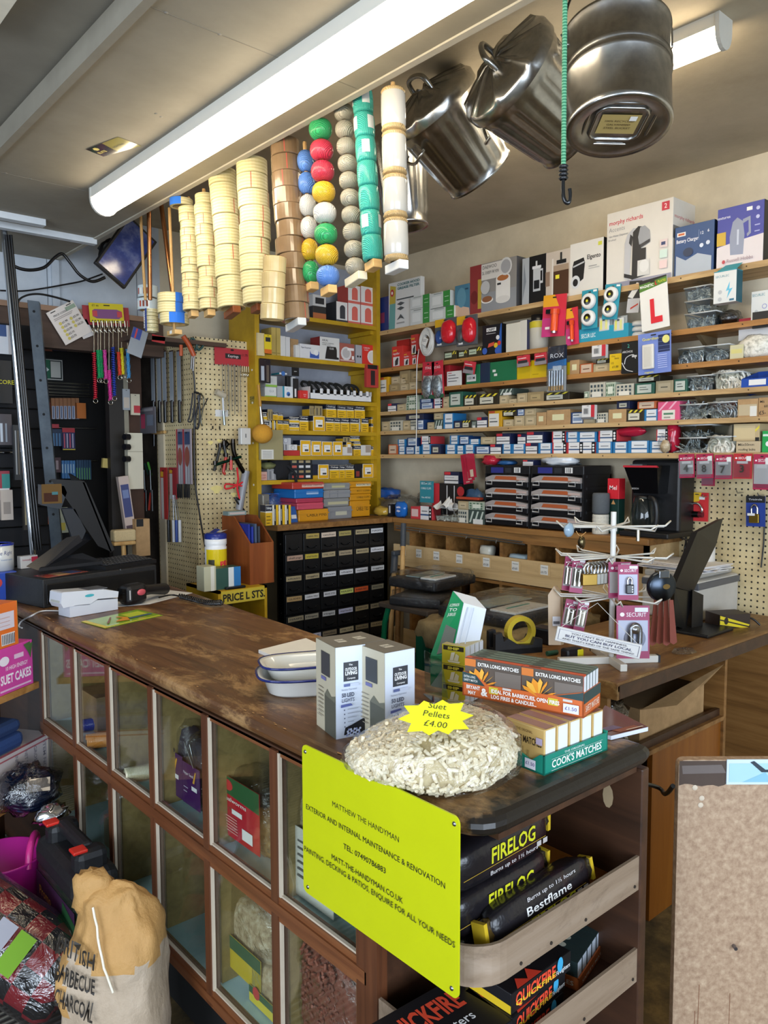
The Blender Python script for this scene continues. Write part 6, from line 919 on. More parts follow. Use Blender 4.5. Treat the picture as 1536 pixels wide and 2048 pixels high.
def organiser(u0,u1,lab):
 a,b=E_(u0,130),E_(u1,470);loc,rz,w,h=slot('X',XO,a[0],b[0],a[1],ZB,b[1]);t=empty('organiser_rack',lab,'organiser',loc,rz,'black organiser racks');D=.22;c=.2;n=4;hh=h*.84/n
 g=MB();g.box(-w/2,0,h*.86,w/2,D,h,'blackplas',bev=.004);g.box(-w/2,0,0,-w/2+.008,D,h*.87,'blackplas');g.box(w/2-.008,0,0,w/2,D,h*.87,'blackplas');g.box(-w/2,D-.01,0,w/2,D,h*.87,'blackplas')
 prints(g,[R(.14,.15,.42,.8,'2b2f7a'),R(.46,.2,.6,.75,'2a2b30'),R(.66,.2,.8,.8,'d2d2d0'),R(.69,.25,.7,.75,'222222'),R(.72,.25,.73,.75,'222222'),R(.75,.25,.765,.75,'222222')],(-w/2,0,h*.86),(1,0,0),(0,0,1),(0,-1,0),w,h*.14)
 for k in range(5):g.box(w/2,.02,h*.1+k*h*.18,w/2+.006,D-.02,h*.14+k*h*.18,'blackplas')
 g.build('frame',t)
 for k in range(n):
  z0=.006+k*hh;d=MB();d.box(-w/2+.009,-.004,z0,w/2-.009,D*.9,z0+hh*.45,'131316:plas',bev=.003);o=d.build('case',t)
  d=MB();pr=[(-w/2+.01,z0+hh*.42),(w/2-.01,z0+hh*.42),(w/2-.012,z0+hh*.8),(w*.2,z0+hh*.94),(-w*.3,z0+hh*.94),(-w/2+.012,z0+hh*.72)];d.prism(pr,D*.85,'9b938f:plas',Matrix(((1,0,0,0),(0,0,1,-.01),(0,1,0,0),(0,0,0,1))));d.quad((-w*.26,-.0105,z0+hh*.6),(w*.3,-.0105,z0+hh*.56),(w*.22,-.0105,z0+hh*.84),(-w*.22,-.0105,z0+hh*.86),'a8542c:card');d.quad((w*.24,-.0108,z0+hh*.6),(w*.46,-.0108,z0+hh*.58),(w*.46,-.0108,z0+hh*.72),(w*.24,-.0108,z0+hh*.74),'b8a29a:card');d.quad((-w*.42,-.0108,z0+hh*.5),(w*.42,-.0108,z0+hh*.46),(w*.42,-.0108,z0+hh*.5),(-w*.42,-.0108,z0+hh*.54),'d2cfcc:ink');d.build('clear_lid',o)
  for sx in(-.36,.32):
   d=MB();x=w*sx;d.tube([(x-w*.06,-.014,z0+hh*.5),(x+w*.06,-.014,z0+hh*.5),(x+w*.06,-.014,z0+hh*.22),(x-w*.06,-.014,z0+hh*.22)],.0035,'b3b0ac:plas',n=6,closed=True);d.build('latch',o)
 return loc,h
locA,hA=organiser(690,970,'black organiser rack of four clear cases, nearer the drawers');locB,hB=organiser(976,1308,'black organiser rack of four clear cases, beside the grey speaker')
zt=ZB+hA+.001
def lump(px,py,X,z,r,m,nm,lab,cat='bag',seed=1,amp=.3,pw=.8):p=onX(px,py,X);return tag(MB().blob(r,m,(0,0,r[2]),18,12,amp,4,seed,flat=.001,pw=pw).build(nm,None,Vector((p.x,p.y,z))),lab,cat)
lump(983,925,3.06,zt,(.04,.045,.025),'b02438:gloss','red_packet','crumpled crimson packet on the organiser rack');lump(1015,930,3.08,zt,(.04,.05,.012),'2a5a8f:plas','blue_strap','blue strap heap on the organiser rack','strap')
small_=goods('X',3.03,1045,1067,920,zt,'fixings_carton','navy box with white label on top of the organiser rack','box','1c2345',.06,ST['wht'][1],yb=934);lump(1125,925,3.08,zt,(.07,.085,.022),'c9ccd0:gloss','foil_bag','silvery crumpled bag on the organiser rack beside the speaker','bag',3,.5)
lump(775,960,3.1,ZB+.09,(.05,.09,.035),'1f4f96:plas','blue_bag','blue bag on the clear bags near the bench corner',seed=4);lump(800,985,3.1,ZB,(.1,.12,.06),'film','clear_bag','pile of clear plastic bags at the bench corner',seed=5,amp=.5)
card('X',3.06,840,962,865,1005,'teal_packet','teal and clear packet hung in the bench corner','packet','2a8593',[Tx('SECUR LEC',.5,.84,.1,'e4eef0',.8),Tx('CABLE CLIPS',.5,.62,.09,'e4eef0',.8),Tx('No.48765',.5,.2,.08,'e4eef0',.7)],.01)
lump(858,985,3.12,ZB,(.05,.07,.08),'film','clear_bag','clear bag behind the teal packet',seed=8,amp=.4)
p=onX(804,1022,3.0);g=MB();g.blob((.022,.045,.045),'1f66b8:gloss',(0,0,.046),16,10,.2,3,3,flat=.001,pw=.7);g.text('cable',(-.0235,0,.055),(0,-1,0),(0,0,1),.012,'eef3f8:ink','c',None,.03);g.text('clips',(-.0235,0,.034),(0,-1,0),(0,0,1),.012,'eef3f8:ink','c',None,.03);tag(g.build('cable_clip_bag',None,Vector((2.995,p.y,ZB))),'blue bag of cable clips standing on the bench','bag')
p=onX(782,1015,3.0);g=carton_mb(.03,.05,.07,'14161c',front=[R(.3,.3,.7,.9,'c9cbd0')]);tag(g.build('dark_packet',None,Vector((2.99,p.y,ZB)),FX),'dark packet beside the blue clip bag','packet');lump(765,1010,3.0,ZB,(.04,.055,.028),'b7953c:gloss','strap_packet','yellow and black packet of straps at the bench corner','packet',6)
for k,(u0,u1,v0)in enumerate(((224,276,386),(278,356,384))):a,b=E_(u0,v0),E_(u1,430);goods('X',2.985,a[0],b[0],a[1],ZB,'fixings_carton',f'small red and white carton on the bench, {("nearer the blue clip bag", "nearer the clear tub")[k]}','box','c43a40',.07,ST['red'][1]if k else[R(.1,.2,.9,.8,'d9b9b4')],yb=b[1])
a,b=E_(362,242),E_(545,350);o=goods('X',3.08,a[0],b[0],a[1],ZB,'appliance_box','black and red box with white lines behind the clear tub','box','131416',.1,[R(0,0,.25,1,'c02c34'),R(.5,.1,.53,.95,'d2d2d2'),R(.75,.1,.78,.95,'d2d2d2'),Ci(.98,.8,.12,'b02a2e')],yb=420);a,b=E_(432,168),E_(526,232);goods('X',3.09,a[0],b[0],a[1],ZB+o.dimensions.z+.001,'fixings_carton','navy box with white label atop the black and red box','box','1c2345',.06,ST['wht'][1],yb=b[1])
tub(E_,362,395,520,450,ZB,'small fixings in the white bench tub','clear lidless tub on the bench beside patterned cartons',d=.1,mat_='washers',n=14,X=2.99,fill=.35)
p=onX(893,990,3.0);g=MB();pts=[(x,.02+.02*cos(x*60),.06+.02*sin(x*70))for x in[k*.008-.05 for k in range(13)]];g.add([(.0,-x,z+.02*(k%2))for k,(x,y,z)in enumerate(pts)]+[(-.05,-x,z*.7)for x,y,z in pts],[(k,k+1,14+k,13+k)for k in range(12)],'d6d3cc:paper');g.cyl((-.01,-.04,.045),(-.01,-.075,.045),.022,'d6d3cc:paper',n=16,caps=False);tag(g.build('paper_scroll',None,Vector((3.0,p.y,ZB+.035))),'curled white paper lying over the clear tub','paper')
for k,(u0,u1,v0,v1,st)in enumerate(((520,582,405,458,'dot'),(586,688,408,462,'dgr'))):
 a,b=E_(u0,v0),E_(u1,v1);o=goods('X',2.985,a[0],b[0],a[1],ZB,'fixings_carton',f'{NMS[st]} on the bench against the organiser rack','box',ST[st][0],.08,ST[st][1],yb=b[1]);a,b=E_(u0,v0-52),E_(u1,v0-2);goods('X',2.986,a[0],b[0],a[1],ZB+o.dimensions.z+.001,'fixings_carton',f'{NMS["dtg" if k else "tan"]} stacked at the organiser rack','box',ST['dtg'if k else 'tan'][0],.08,ST['dtg'if k else 'tan'][1],yb=b[1])
p=onX(937,985,3.02);g=MB();g.box(-.02,-.085,0,.03,.085,.02,'131417:plas',bev=.006);g.box(-.022,-.085,.02,.02,.085,.034,'b5442c:plas',bev=.006);tag(g.build('hand_saw',None,Vector((3.03,p.y,ZB+.1)),-.05),'orange and black tool handle lying over the patterned cartons','tool')
lump(950,965,3.14,ZB+.0,(.04,.07,.085),'4d6b8c:gloss','blue_packet','grey blue packet beside the organiser rack',seed=2);lump(950,950,3.17,ZB+.12,(.03,.05,.02),'c9b98a:matte','cream_cloth','cream cloth behind the hanging red strap','cloth',2)
for k in range(3):card('X',3.03-.004*k,924+5*k,908,942+4*k,968-6*k,'strap_packet',f'narrow red packet hanging over the bench, {ORD[k]} of the overlapping three','packet','a8203a:gloss',[R(.3,.05,.7,.35,'c9b39c')],.003,rot=-.16,hole=False)
p=onX(1196,1050,3.0);r=px_r(1196,1010,34,3.0);z1=onX(1196,1028,3.0).z;z2=onX(1196,986,3.0).z;g=MB();g.lathe([(0,0),(r*.95,.001),(r*.97,.004)]+[(r*(.94+.03*(k%2)),.004+k*(z1-ZB-.006)/10)for k in range(11)]+[(0,z1-ZB-.001)],'c9c4b6:fab',20,smooth=False);tag(g.build('cord_spool',None,Vector((3.02,p.y,ZB))),'white wound cord spool under the grey speaker','spool')
g=MB();h=z2-z1;g.lathe([(0,0),(r*.9,.0),(r,.008),(r,h-.01),(r*.9,h-.001),(0,h)],'54585c:fab',24);tag(g.build('speaker',None,Vector((3.02,p.y,z1+.0005))),'dark grey cylindrical speaker standing on the cord spool','speaker')
o=goods('X',3.06,1216,1237,998,ZB,'filter_box','dark green coffee filter carton beside the coffee maker','box','14332c',.05,[R(.15,.1,.5,.14,'b9b48a'),Po([(.3,.85),(.7,.85),(.5,.98)],'c9935c')],yb=1050);goods('X',3.05,1215,1238,957,ZB+o.dimensions.z+.001,'filter_box','red filter carton atop the dark green carton','box','c8202c',.05,[Tx('Mel',.5,.45,.22,'f0dcdc')],yb=998)
loc,rz,w,h=slot('X',3.0,1239,1338,920,ZB,1062);t=empty('coffee_maker','black filter coffee maker with glass jug on the bench end','coffee maker',loc,rz)
g=MB();g.box(-w/2,.09,.02,w/2,.22,h,'blackplas',bev=.012);g.box(-w/2,.0,0,w/2,.22,.025,'blackplas',bev=.006);g.build('body',t)
g=MB();zz_=h*.57;vs=[(-w*.26,.02,zz_),(w*.24,.02,zz_),(w*.26,.1,zz_),(-w*.28,.1,zz_),(-w*.4,-.01,h*.93),(w*.28,-.01,h*.93),(w*.3,.1,h*.93),(-w*.42,.1,h*.93)];g.add(vs,((3,2,1,0),(4,5,6,7),(0,1,5,4),(1,2,6,5),(3,0,4,7)),'0b0b0d:gloss');g.text('BOSCH',(-w*.2,.0105,h*.62),(1,0,0),(0,0,1),h*.022,'a9a9ab:ink');g.build('filter_housing',t)
g=MB();g.box(-w*.4,-.013,h*.905,w*.28,.02,h*.93,'b32430:plas');g.box(-w*.25,-.015,h*.93,w*.0,.02,h*.945,'9a9c9f:metal');g.build('lid_trim',t)
g=MB();R_=w*.25;g.lathe([(R_*.8,.03),(R_,.04),(R_*1.0,.09),(R_*.75,h*.5),(R_*.7,h*.52)],'perspex',24,Matrix.Translation((-w*.14,.06,0)));q=g.build('glass_jug',t)
g=MB();g.lathe([(R_*.72,h*.5),(R_*.74,h*.53),(0,h*.535)],'blackplas',24,Matrix.Translation((-w*.14,.06,0)));g.tube(smooth_pts([(w*.05,.03,h*.52),(w*.18,.02,h*.48),(w*.22,.02,h*.3),(w*.2,.02,h*.14)],4),.011,'blackplas',n=8);g.build('jug_handle',q)
pk=onX(1353,985,3.235);g=MB();g.box(-.008,-.03,-.04,0,.03,.04,'cfcdc6:plas',bev=.003);t=empty('wall_socket','white wall socket with a black plug beside the pegboard','socket',Vector((3.249,pk.y,pk.z)));g.build('face_plate',t);g=MB();g.box(-.045,-.024,-.03,-.008,.024,.015,'101012:plas',bev=.01);g.build('plug',t)
cord('wall_cable','black cable falling from the wall plug to the desk',smooth_pts([onX(a,b,3.2)for a,b in((1350,995),(1347,1020),(1360,1045),(1372,1075),(1368,1110),(1366,1160))]),.005);cord('wall_cable','black cable looping off the bench end to the desk',smooth_pts([onX(a,b,3.12)for a,b in((1335,1050),(1350,1070),(1385,1085),(1390,1095),(1370,1092),(1372,1130),(1362,1175))]),.004)
cord('wall_cable','thin black cable hanging down the pegboard',[onX(1529,1050,3.23),onX(1527,1090,3.23),onX(1522,1135,3.225)],.003)
# desk
ZD_=.85;d0=onZ(1235,1367,ZD_);d1=onZ(1536,1268,ZD_);XD,YDk=d0.x,d0.y;DX,DY=3.22-XD,.5
t=empty('desk','worn wooden desk behind the shop counter','desk',(XD,YDk,0));g=MB();g.box(0,0,ZD_-.03,DX,.40,ZD_,'deskwood',bev=.004);g.box(0,.40,ZD_-.03,DX,DY,ZD_,'deskwood',bev=.004);g.build('desktop',t);g=MB();g.box(.01,-.002,ZD_-.05,DX,.012,ZD_-.008,'darkwood',bev=.002);g.box(-.002,.0,ZD_-.05,.012,DY,ZD_-.01,'deskwood');g.build('edge_strip',t)
for x in(.012,.75,DX-.02):g=MB();g.box(x,.04,0,x+.018,DY-.02,ZD_-.03,'bench');g.build('side_panel',t)  # the panel at the wall end is added to keep the underside dark
g=MB();g.box(.03,.04,.56,.75,DY-.03,.575,'bench');g.build('inner_shelf',t);g=MB();g.box(.03,DY-.04,0,DX,DY-.02,ZD_-.03,'darkwood');g.build('back_panel',t)
q0,q1=onZ(1302,1845,0),onZ(1352,1825,0);g=MB();g.box(q0.x-XD,.05,.0,.75,.068,.56,'orangewood');g.build('front_panel',t);g=MB();g.box(.03,.055,.56,.75,.07,.6,'darkwood');g.build('shelf_lip',t)
p=onZ(1385,1440,.575);t=empty('open_carton','flattened open kraft carton on the shelf under the desk','box',(XD+.26,YDk+.08,.576));g=MB();g.box(0,0,0,.42,.35,.12,'kraft');g.box(.004,.004,.11,.416,.346,.121,'6a5232:matte');g.build('body',t);g=MB();g.add([(.0,-.002,.12),(.42,-.002,.12),(.44,-.06,.2),(.1,-.07,.13)],((0,1,2,3),),'kraft');g.build('flap',t)
lump(1260,1410,2.12,.576,(.1,.1,.1),'filmdark','dark_bag','crumpled dark plastic bag under the desk corner',seed=3).location=(XD+.13,YDk+.16,.576)
g=carton_mb(.36,.3,.22,'kraft',top=[R(.3,.2,.7,.8,'c7b890')]);tag(g.build('floor_carton',None,(XD+1.0,YDk+.1,0),.1),'kraft carton on the floor below the desk end','box');g=MB();g.lathe([(.04,0),(.06,0),(.06,.03),(.04,.03)],'c2a24a:plas',20,close=True);tag(g.build('tape_roll',None,(XD+.98,YDk+.2,.2216)),'yellow tape roll on the floor carton','tape')
pp=onZ(1393,1247,ZD_);t=empty('printer','grey desktop printer piled with papers by the pegboard','printer',(pp.x+.005,pp.y,ZD_));wv=3.22-pp.x;hp=onY(1400,1163,pp.y).z-ZD_
g=MB();g.box(0,0,0,wv,.24,hp,'printer',bev=.012);g.build('body',t);g=MB();g.box(-.003,-.004,hp-.035,wv,.24,hp-.008,'55585f:plas',bev=.004);g.build('control_band',t);g=MB();g.box(.01,.03,hp,wv,.235,hp+.025,'a9a6a0:plas',bev=.006);g.build('scanner_lid',t)
random.seed(8)
for k in range(6):g=MB();a=random.uniform(-.25,.25);g.box(-.1,-.145,k*.004,.1,.145,k*.004+.0035,('d8d6d6','cfcdd0','dcd9d6')[k%3]+':paper',T=Matrix.Rotation(a,4,'Z'));prints(g,[R(.1,.3+q*.09,.85-.2*(q%3),.315+q*.09,'8f9097:ink')for q in range(7)],Matrix.Rotation(a,4,'Z')@Vector((-.1,-.145,k*.004+.0035)),Matrix.Rotation(a,3,'Z')@Vector((1,0,0)),Matrix.Rotation(a,3,'Z')@Vector((0,1,0)),(0,0,1),.2,.29);tag(g.build('paper_sheet',None,(pp.x+.14+.02*(k%3),pp.y+.14,ZD_+hp+.026)),f'printed white sheet lying on the printer, {ORD[5 - k]} from the top','paper','papers on the printer')
kz=ZD_+.0;p=onX(1438,1140,3.13);r=px_r(1438,1100,38,3.1);z2=onX(1438,1076,3.1).z;g=MB();g.lathe([(.015,0),(r,.001),(r,z2-ZD_),(.018,z2-ZD_),(.015,z2-ZD_-.03)],'d6d3cd:paper',26);tag(g.build('kitchen_roll',None,(3.13,p.y+.06,ZD_)),'white kitchen roll standing behind the printer','paper roll')
def slab(pts,thick,m,mb=None):mb=mb or MB();P=[Vector(p)for p in pts];Q=[p+thick for p in P];n=len(P);mb.add(P+Q,[tuple(range(n)),tuple(range(2*n-1,n-1,-1))]+[(k,n+k,n+(k+1)%n,(k+1)%n)for k in range(n)],m);return mb
bp=onZ(1400,1262,ZD_);dm=float((_R.T@np.array(bp-Vector((0,0,HC))))[2]);t=empty('monitor','black monitor seen from behind on the desk before the printer','monitor',bp);rel=lambda*P:[atD(a,b,c)-bp for a,b,c in P]
g=slab(rel((1349,1174,dm-.1),(1395,1064,dm-.1),(1446,1037,dm+.06),(1432,1090,dm+.05),(1386,1184,dm+.02)),dirw(-.35,-.1,.9)*.03,'blackplas');g.build('case',t)
g=slab(rel((1349,1174,dm-.06),(1386,1184,dm+.02),(1372,1260,dm),(1348,1250,dm-.04)),dirw(0,0,1)*.04,'0c0c0e:plas');g.build('neck',t);g=slab(rel((1385,1180,dm),(1407,1190,dm+.04),(1405,1258,dm+.04),(1383,1262,dm)),dirw(0,0,1)*.05,'blackplas');g.box(-.1,-.08,0,.1,.1,.012,'blackplas',bev=.004);g.build('stand',t)
g=carton_mb(.13,.09,.052,'33261f',front=[Po([(0,.3),(.7,0),(.95,0),(0,.6)],'d9c420'),Po([(0,.7),(.95,.1),(.98,.2),(0,.95)],'d9c420'),Ci(.2,.55,.07,'2a2015',1.5)]);tag(g.build('fixings_carton',None,onZ(1470,1256,ZD_),-.5),'brown carton with yellow stripes on the desk beside the monitor','box')
g=MB();g.blob((.055,.035,.006),'film',(0,0,.007),16,6,.3,4,3,flat=.0005);tag(g.build('clear_packet',None,onZ(1368,1306,ZD_)),'flat clear packet lying on the desk','packet')
cord('desk_cable','black cable trailing over the desk top',smooth_pts([onZ(1395,1268,ZD_+.006),onZ(1430,1262,ZD_+.006),onZ(1470,1245,ZD_+.006),onZ(1500,1236,ZD_+.03),onZ(1520,1250,ZD_+.006)]),.004)
p=onZ(1030,1304,ZD_);t=empty('tape_dispenser','black desk tape dispenser with a yellow roll','tape dispenser',p,-.42);g=MB();o=[(-.085,0),(.085,0),(.085,.045),(.06,.05),(.05,.028),(.0,.03),(-.04,.055),(-.055,.045),(-.062,.075),(-.085,.07)];g.prism(o,.02,'blackplas',Matrix(((1,0,0,0),(0,0,1,-.03),(0,1,0,0),(0,0,0,1))));g.prism(o,.02,'blackplas',Matrix(((1,0,0,0),(0,0,1,.02),(0,1,0,0),(0,0,0,1))));g.box(-.085,-.03,0,.085,.04,.018,'blackplas');g.build('body',t)
g=MB();g.lathe([(.036,-.013),(.052,-.013),(.052,.013),(.036,.013)],'c9b23a:gloss',30,Matrix.Translation((.02,.005,.068))@Matrix.Rotation(pi/2,4,'X'),close=True,smooth=False);g.build('tape',t)
g=MB();g.box(-.03,-.04,0,.03,.04,.055,'15161a:plas',bev=.006);tag(g.build('black_tin',None,onZ(1090,1285,ZD_)),'small black box on the desk behind the hanging slogan sign','box')
p=onZ(1143,1320,ZD_);t=empty('tape_measure','yellow and black tape measure lying on the desk','tape measure',p,-.25);g=MB();g.box(-.033,-.018,0,.033,.018,.04,'17171a:plas',bev=.008);g.build('case',t);g=MB();g.box(.008,-.0195,.004,.034,.0195,.036,'d6c81e:plas',bev=.004);g.build('grip',t)
g=MB();g.cyl((0,0,.008),(.04,-.01,.008),.008,'1a4a38:plas',n=10);tag(g.build('hand_tool',None,onZ(1094,1312,ZD_)),'small dark green handle beside the tape measure','tool')
# padlock stand
sb=onZ(1222,1326,ZD_);sd=float((_R.T@np.array(sb-Vector((0,0,HC))))[2]);SPT=lambda a,b,d=0:atD(a,b,sd+d);zt=SPT(1215,1022).z
t=empty('padlock_stand','white wire display stand hung with padlocks on the desk','display stand',sb);g=MB();g.cyl((0,0,.01),(0,0,zt-ZD_),.0085,'d6d4cf:plas',n=14);g.cyl((0,0,zt-ZD_-.06),(0,0,zt-ZD_-.045),.011,'d6d4cf:plas',n=14);g.build('pole',t);wht='d6d3ca:plas'
for a in(.95,-.62):g=MB();T=Matrix.Rotation(a,4,'Z');g.box(-.17 if a<0 else-.1,-.011,.0,.15,.011,.022,wht,T=T,bev=.002);g.box(.15,-.0115,0,.156,.0115,.0225,'20232b:plas',T=T);g.build('foot',t)
ARM=[];random.seed(12)
for k,py in enumerate((1052,1112,1192)):
 zc=SPT(1218,py).z-ZD_
 for j in range(8 if k else 6):
  a=j*2*pi/(8 if k else 6)+.3+.2*k;L=.175;d=Vector((cos(a),sin(a),0));s=Vector((-sin(a),cos(a),0))*.008;e=MB();e.tube([d*.008+s+Vector((0,0,zc)),d*(L*.9)+s+Vector((0,0,zc)),d*L+Vector((0,0,zc+.018)),d*(L*.9)-s+Vector((0,0,zc+.004)),d*.008-s+Vector((0,0,zc+.002))],.0028,wht,n=6);e.build('arm',t)
def scard(x0,y0,x1,y1,dd,lab,kind,rot=0,faded=0):
 P0,P1,P2=SPT(x0,y1,dd),SPT(x1,y1,dd),SPT(x0,y0,dd);U=(P1-P0);w=U.length;h=(P2-P0).length;T=frame3(P0,U,U.cross(P2-P0))@Matrix.Rotation(rot,4,'Y');g=MB();mar='9c2458'
 g.box(0,0,0,w,.0025,h,mar);prints(g,[R(.05,.14,.95,.72,'9d9794'if faded else 'b3b7cc'),Tx('SECURIT',.6,.79,.08,'f0e4ea',.6),Ci(.17,.83,.07,'f0e4ea',.9),R(.55,.88,.95,.96,'dfe0e6')],(0,0,0),(1,0,0),(0,0,1),(0,-1,0),w,h)
 if kind=='combo':g.box(w*.34,-.014,h*.18,w*.72,-.003,h*.45,'141416:plas',bev=.003);g.tube(smooth_pts([(w*.43,-.008,h*.44),(w*.44,-.008,h*.58),(w*.53,-.008,h*.63),(w*.62,-.008,h*.58),(w*.63,-.008,h*.44)],4),.0035,'c9cbd0:chrome',n=7);[g.box(w*.6,-.0155,h*(.22+q*.07),w*.66,-.0135,h*(.26+q*.07),'e0e0e2:ink')for q in range(3)]
 if kind=='latch':g.lathe([(0,0),(w*.32,0),(w*.32,.001),(0,.0015)],'9ba0b4:plas',22,TR((w*.55,-.003,h*.38),pi/2));g.tube(smooth_pts([(w*.4,-.008,h*.3),(w*.4,-.01,h*.56),(w*.53,-.012,h*.64),(w*.66,-.01,h*.56),(w*.66,-.008,h*.3)],4),.009,'8f9194:metal',n=8);g.lathe([(0,.006),(.012,.004),(.014,0)],'b9bbc0:metal',14,TR((w*.53,-.016,h*.56),pi/2))
 if kind=='pins':[g.cyl((w*(.3+.35*q),-.008,h*.2),(w*(.3+.35*q),-.008,h*.68),.007,'a8a49a:metal',n=10)for q in range(2)];g.tube([(w*.5+.012*cos(s),-.012,h*.72+.012*sin(s))for s in[q*pi/5 for q in range(10)]],.0018,'c4c4c4:chrome',n=5,closed=True)
 return tag(g.build('padlock_card',None,T=T),lab,'packet','maroon lock cards on the stand')
scard(1236,1129,1277,1200,-.1,'maroon card with a black combination padlock','combo');scard(1217,1124,1262,1196,-.06,'maroon card hung behind the black combination padlock card','',0,1);scard(1233,1211,1299,1317,-.08,'maroon card with a steel latch on the bottom tier','latch')
for k,(x0,y0,x1,y1,dd)in enumerate(((1123,1112,1145,1180,-.02),(1138,1114,1164,1184,-.05))):scard(x0,y0,x1,y1,dd,f'narrow maroon card of steel bolts, middle tier, {("outermost", "inner")[k]}','pins',.12,1)
for k,(x0,y0,x1,y1,dd)in enumerate(((1121,1196,1148,1256,-.02),(1146,1198,1168,1260,-.05))):scard(x0,y0,x1,y1,dd,f'narrow maroon card of steel fittings, bottom tier, {("outermost", "inner")[k]}','pins',.2,1)
for k in range(5):
 c=SPT(1178+7*k,1171-1*k,-.12+.02*k);t=empty('padlock',f'brass padlock with steel shackle, {ORD[k]} on the middle tier','padlock',c,-.5,'padlocks hung on the stand');g=MB();g.box(-.024,-.008,0,.024,.008,.036,'b5934c:metal'if k==0 else 'a5a29a:metal',bev=.003);g.build('body',t);g=MB();g.tube(smooth_pts([(-.016,0,.034),(-.017,0,.055),(0,0,.068),(.017,0,.055),(.016,0,.034)],4),.004,'b9c0c8:chrome',n=8);g.build('shackle',t)
c=SPT(1322,1192,-.1);t=empty('disc_lock','dark round disc lock in clear film on the middle tier','lock',c,-.5);g=MB();g.lathe([(0,-.012),(.042,-.012),(.046,-.006),(.046,.006),(.042,.012),(0,.012)],'3f4650:metal',28,TR((0,0,.03),pi/2));g.build('body',t);g=MB();g.box(-.016,-.014,.055,.02,.014,.08,'b9bcc2:chrome',bev=.003);g.build('clasp',t);g=MB();g.poly([(.01+.012*cos(a),-.0125,.03+.008*sin(a))for a in[q*pi/6 for q in range(12)]],'9a7c4a:metal');g.build('plate',t)
for k in range(4):
 c0,c1=SPT(1312+10*k,1200,-.06-.02*k),SPT(1303+14*k,1288-3*(k%2),-.06-.02*k);U=dirw(1,0,.3);g=slab([c0-U*.006,c0+U*.008,c1+U*.016,c1+dirw(0,-1,0)*.006+U*.004,c1-U*.008],dirw(0,0,1)*.004,'7d3a2c:card');tag(g.build('hasp_card'),f'red brown hasp on the bottom tier, {ORD[k]} from the pole','lock','hasps on the stand')
c=SPT(1138,1060,-.05);g=MB().blob((.02,.014,.022),'8fa6b8:gloss',(0,0,0),14,10,.2,3,4);tag(g.build('lock_bag',None,c),'small blue grey packed lock on the top tier','lock');g=MB();g.tube(smooth_pts([SPT(1152,1062),SPT(1160,1072),SPT(1172,1064)],4),.0016,'b48a58:metal',n=5);g.blob((.012,.012,.02),'6d6248:metal',SPT(1163,1085),10,8,.3,4,2);tag(g.build('small_lock'),'little brass lock on a wire hung from the top tier','lock')
g=MB();g.cyl(SPT(1276,1058),SPT(1276,1082),.006,'a8a59a:metal',n=8);tag(g.build('small_lock'),'thin steel clip hung at the top tier end','lock')
c=[SPT(1109,1281,-.2),SPT(1279,1319,-.2),SPT(1113,1251,-.2)];U=c[1]-c[0];w=U.length;h=(c[2]-c[0]).length*.98;t=empty('hanging_sign','small white slogan sign hung askew from the padlock stand','sign',T=frame3(c[0],U,U.cross(c[2]-c[0])));g=MB();g.box(0,0,0,w,.008,h,'cfccc8:plas',bev=.002);pr=[R(.03,.14,.97,.155,'3d4670:ink'),R(.03,.845,.97,.86,'3d4670:ink'),R(.03,.14,.034,.86,'3d4670:ink'),R(.966,.14,.97,.86,'3d4670:ink'),Tx("YOU CAN'T BUT HAPPINESS.",.5,.65,.13,'4a4a5c:ink',.66,'c',.0),Tx('BUT YOU CAN BUY LOCAL',.5,.42,.17,'3d4064:ink',.78,'c',.01),Tx("AND THAT'S KIND OF THE SAME THING!",.5,.22,.12,'4a4a5c:ink',.84,'c',.0)]
prints(g,pr,(0,0,0),(1,0,0),(0,0,1),(0,-1,0),w,h);g.build('board',t);Ti=t.matrix_world.inverted();tp=SPT(1195,1206,-.17);g=MB();g.tube([Ti@(c[2]+U*.06),Ti@tp,Ti@(c[2]+U*.95)],.0009,'d0cdc6:plas',n=5);g.build('string',t)
p=SPT(1108,1262,-.02);g=slab([SPT(1096,1190,.02),SPT(1108,1172,.02),SPT(1120,1190,.02),SPT(1122,1290,.02),SPT(1097,1290,.02)],dirw(.5,0,.6)*.02,'b99f80:card');prints(g,[R(0,0,1,1,'d0d0d6'),R(.1,.2,.9,.5,'5a5a60')],SPT(1105,1252,.018),dirw(1,0,0),dirw(0,1,0),dirw(0,0,-1),.025,.03);tag(g.build('kraft_pack'),'kraft pack with barcode leaning behind the slogan sign','packet')
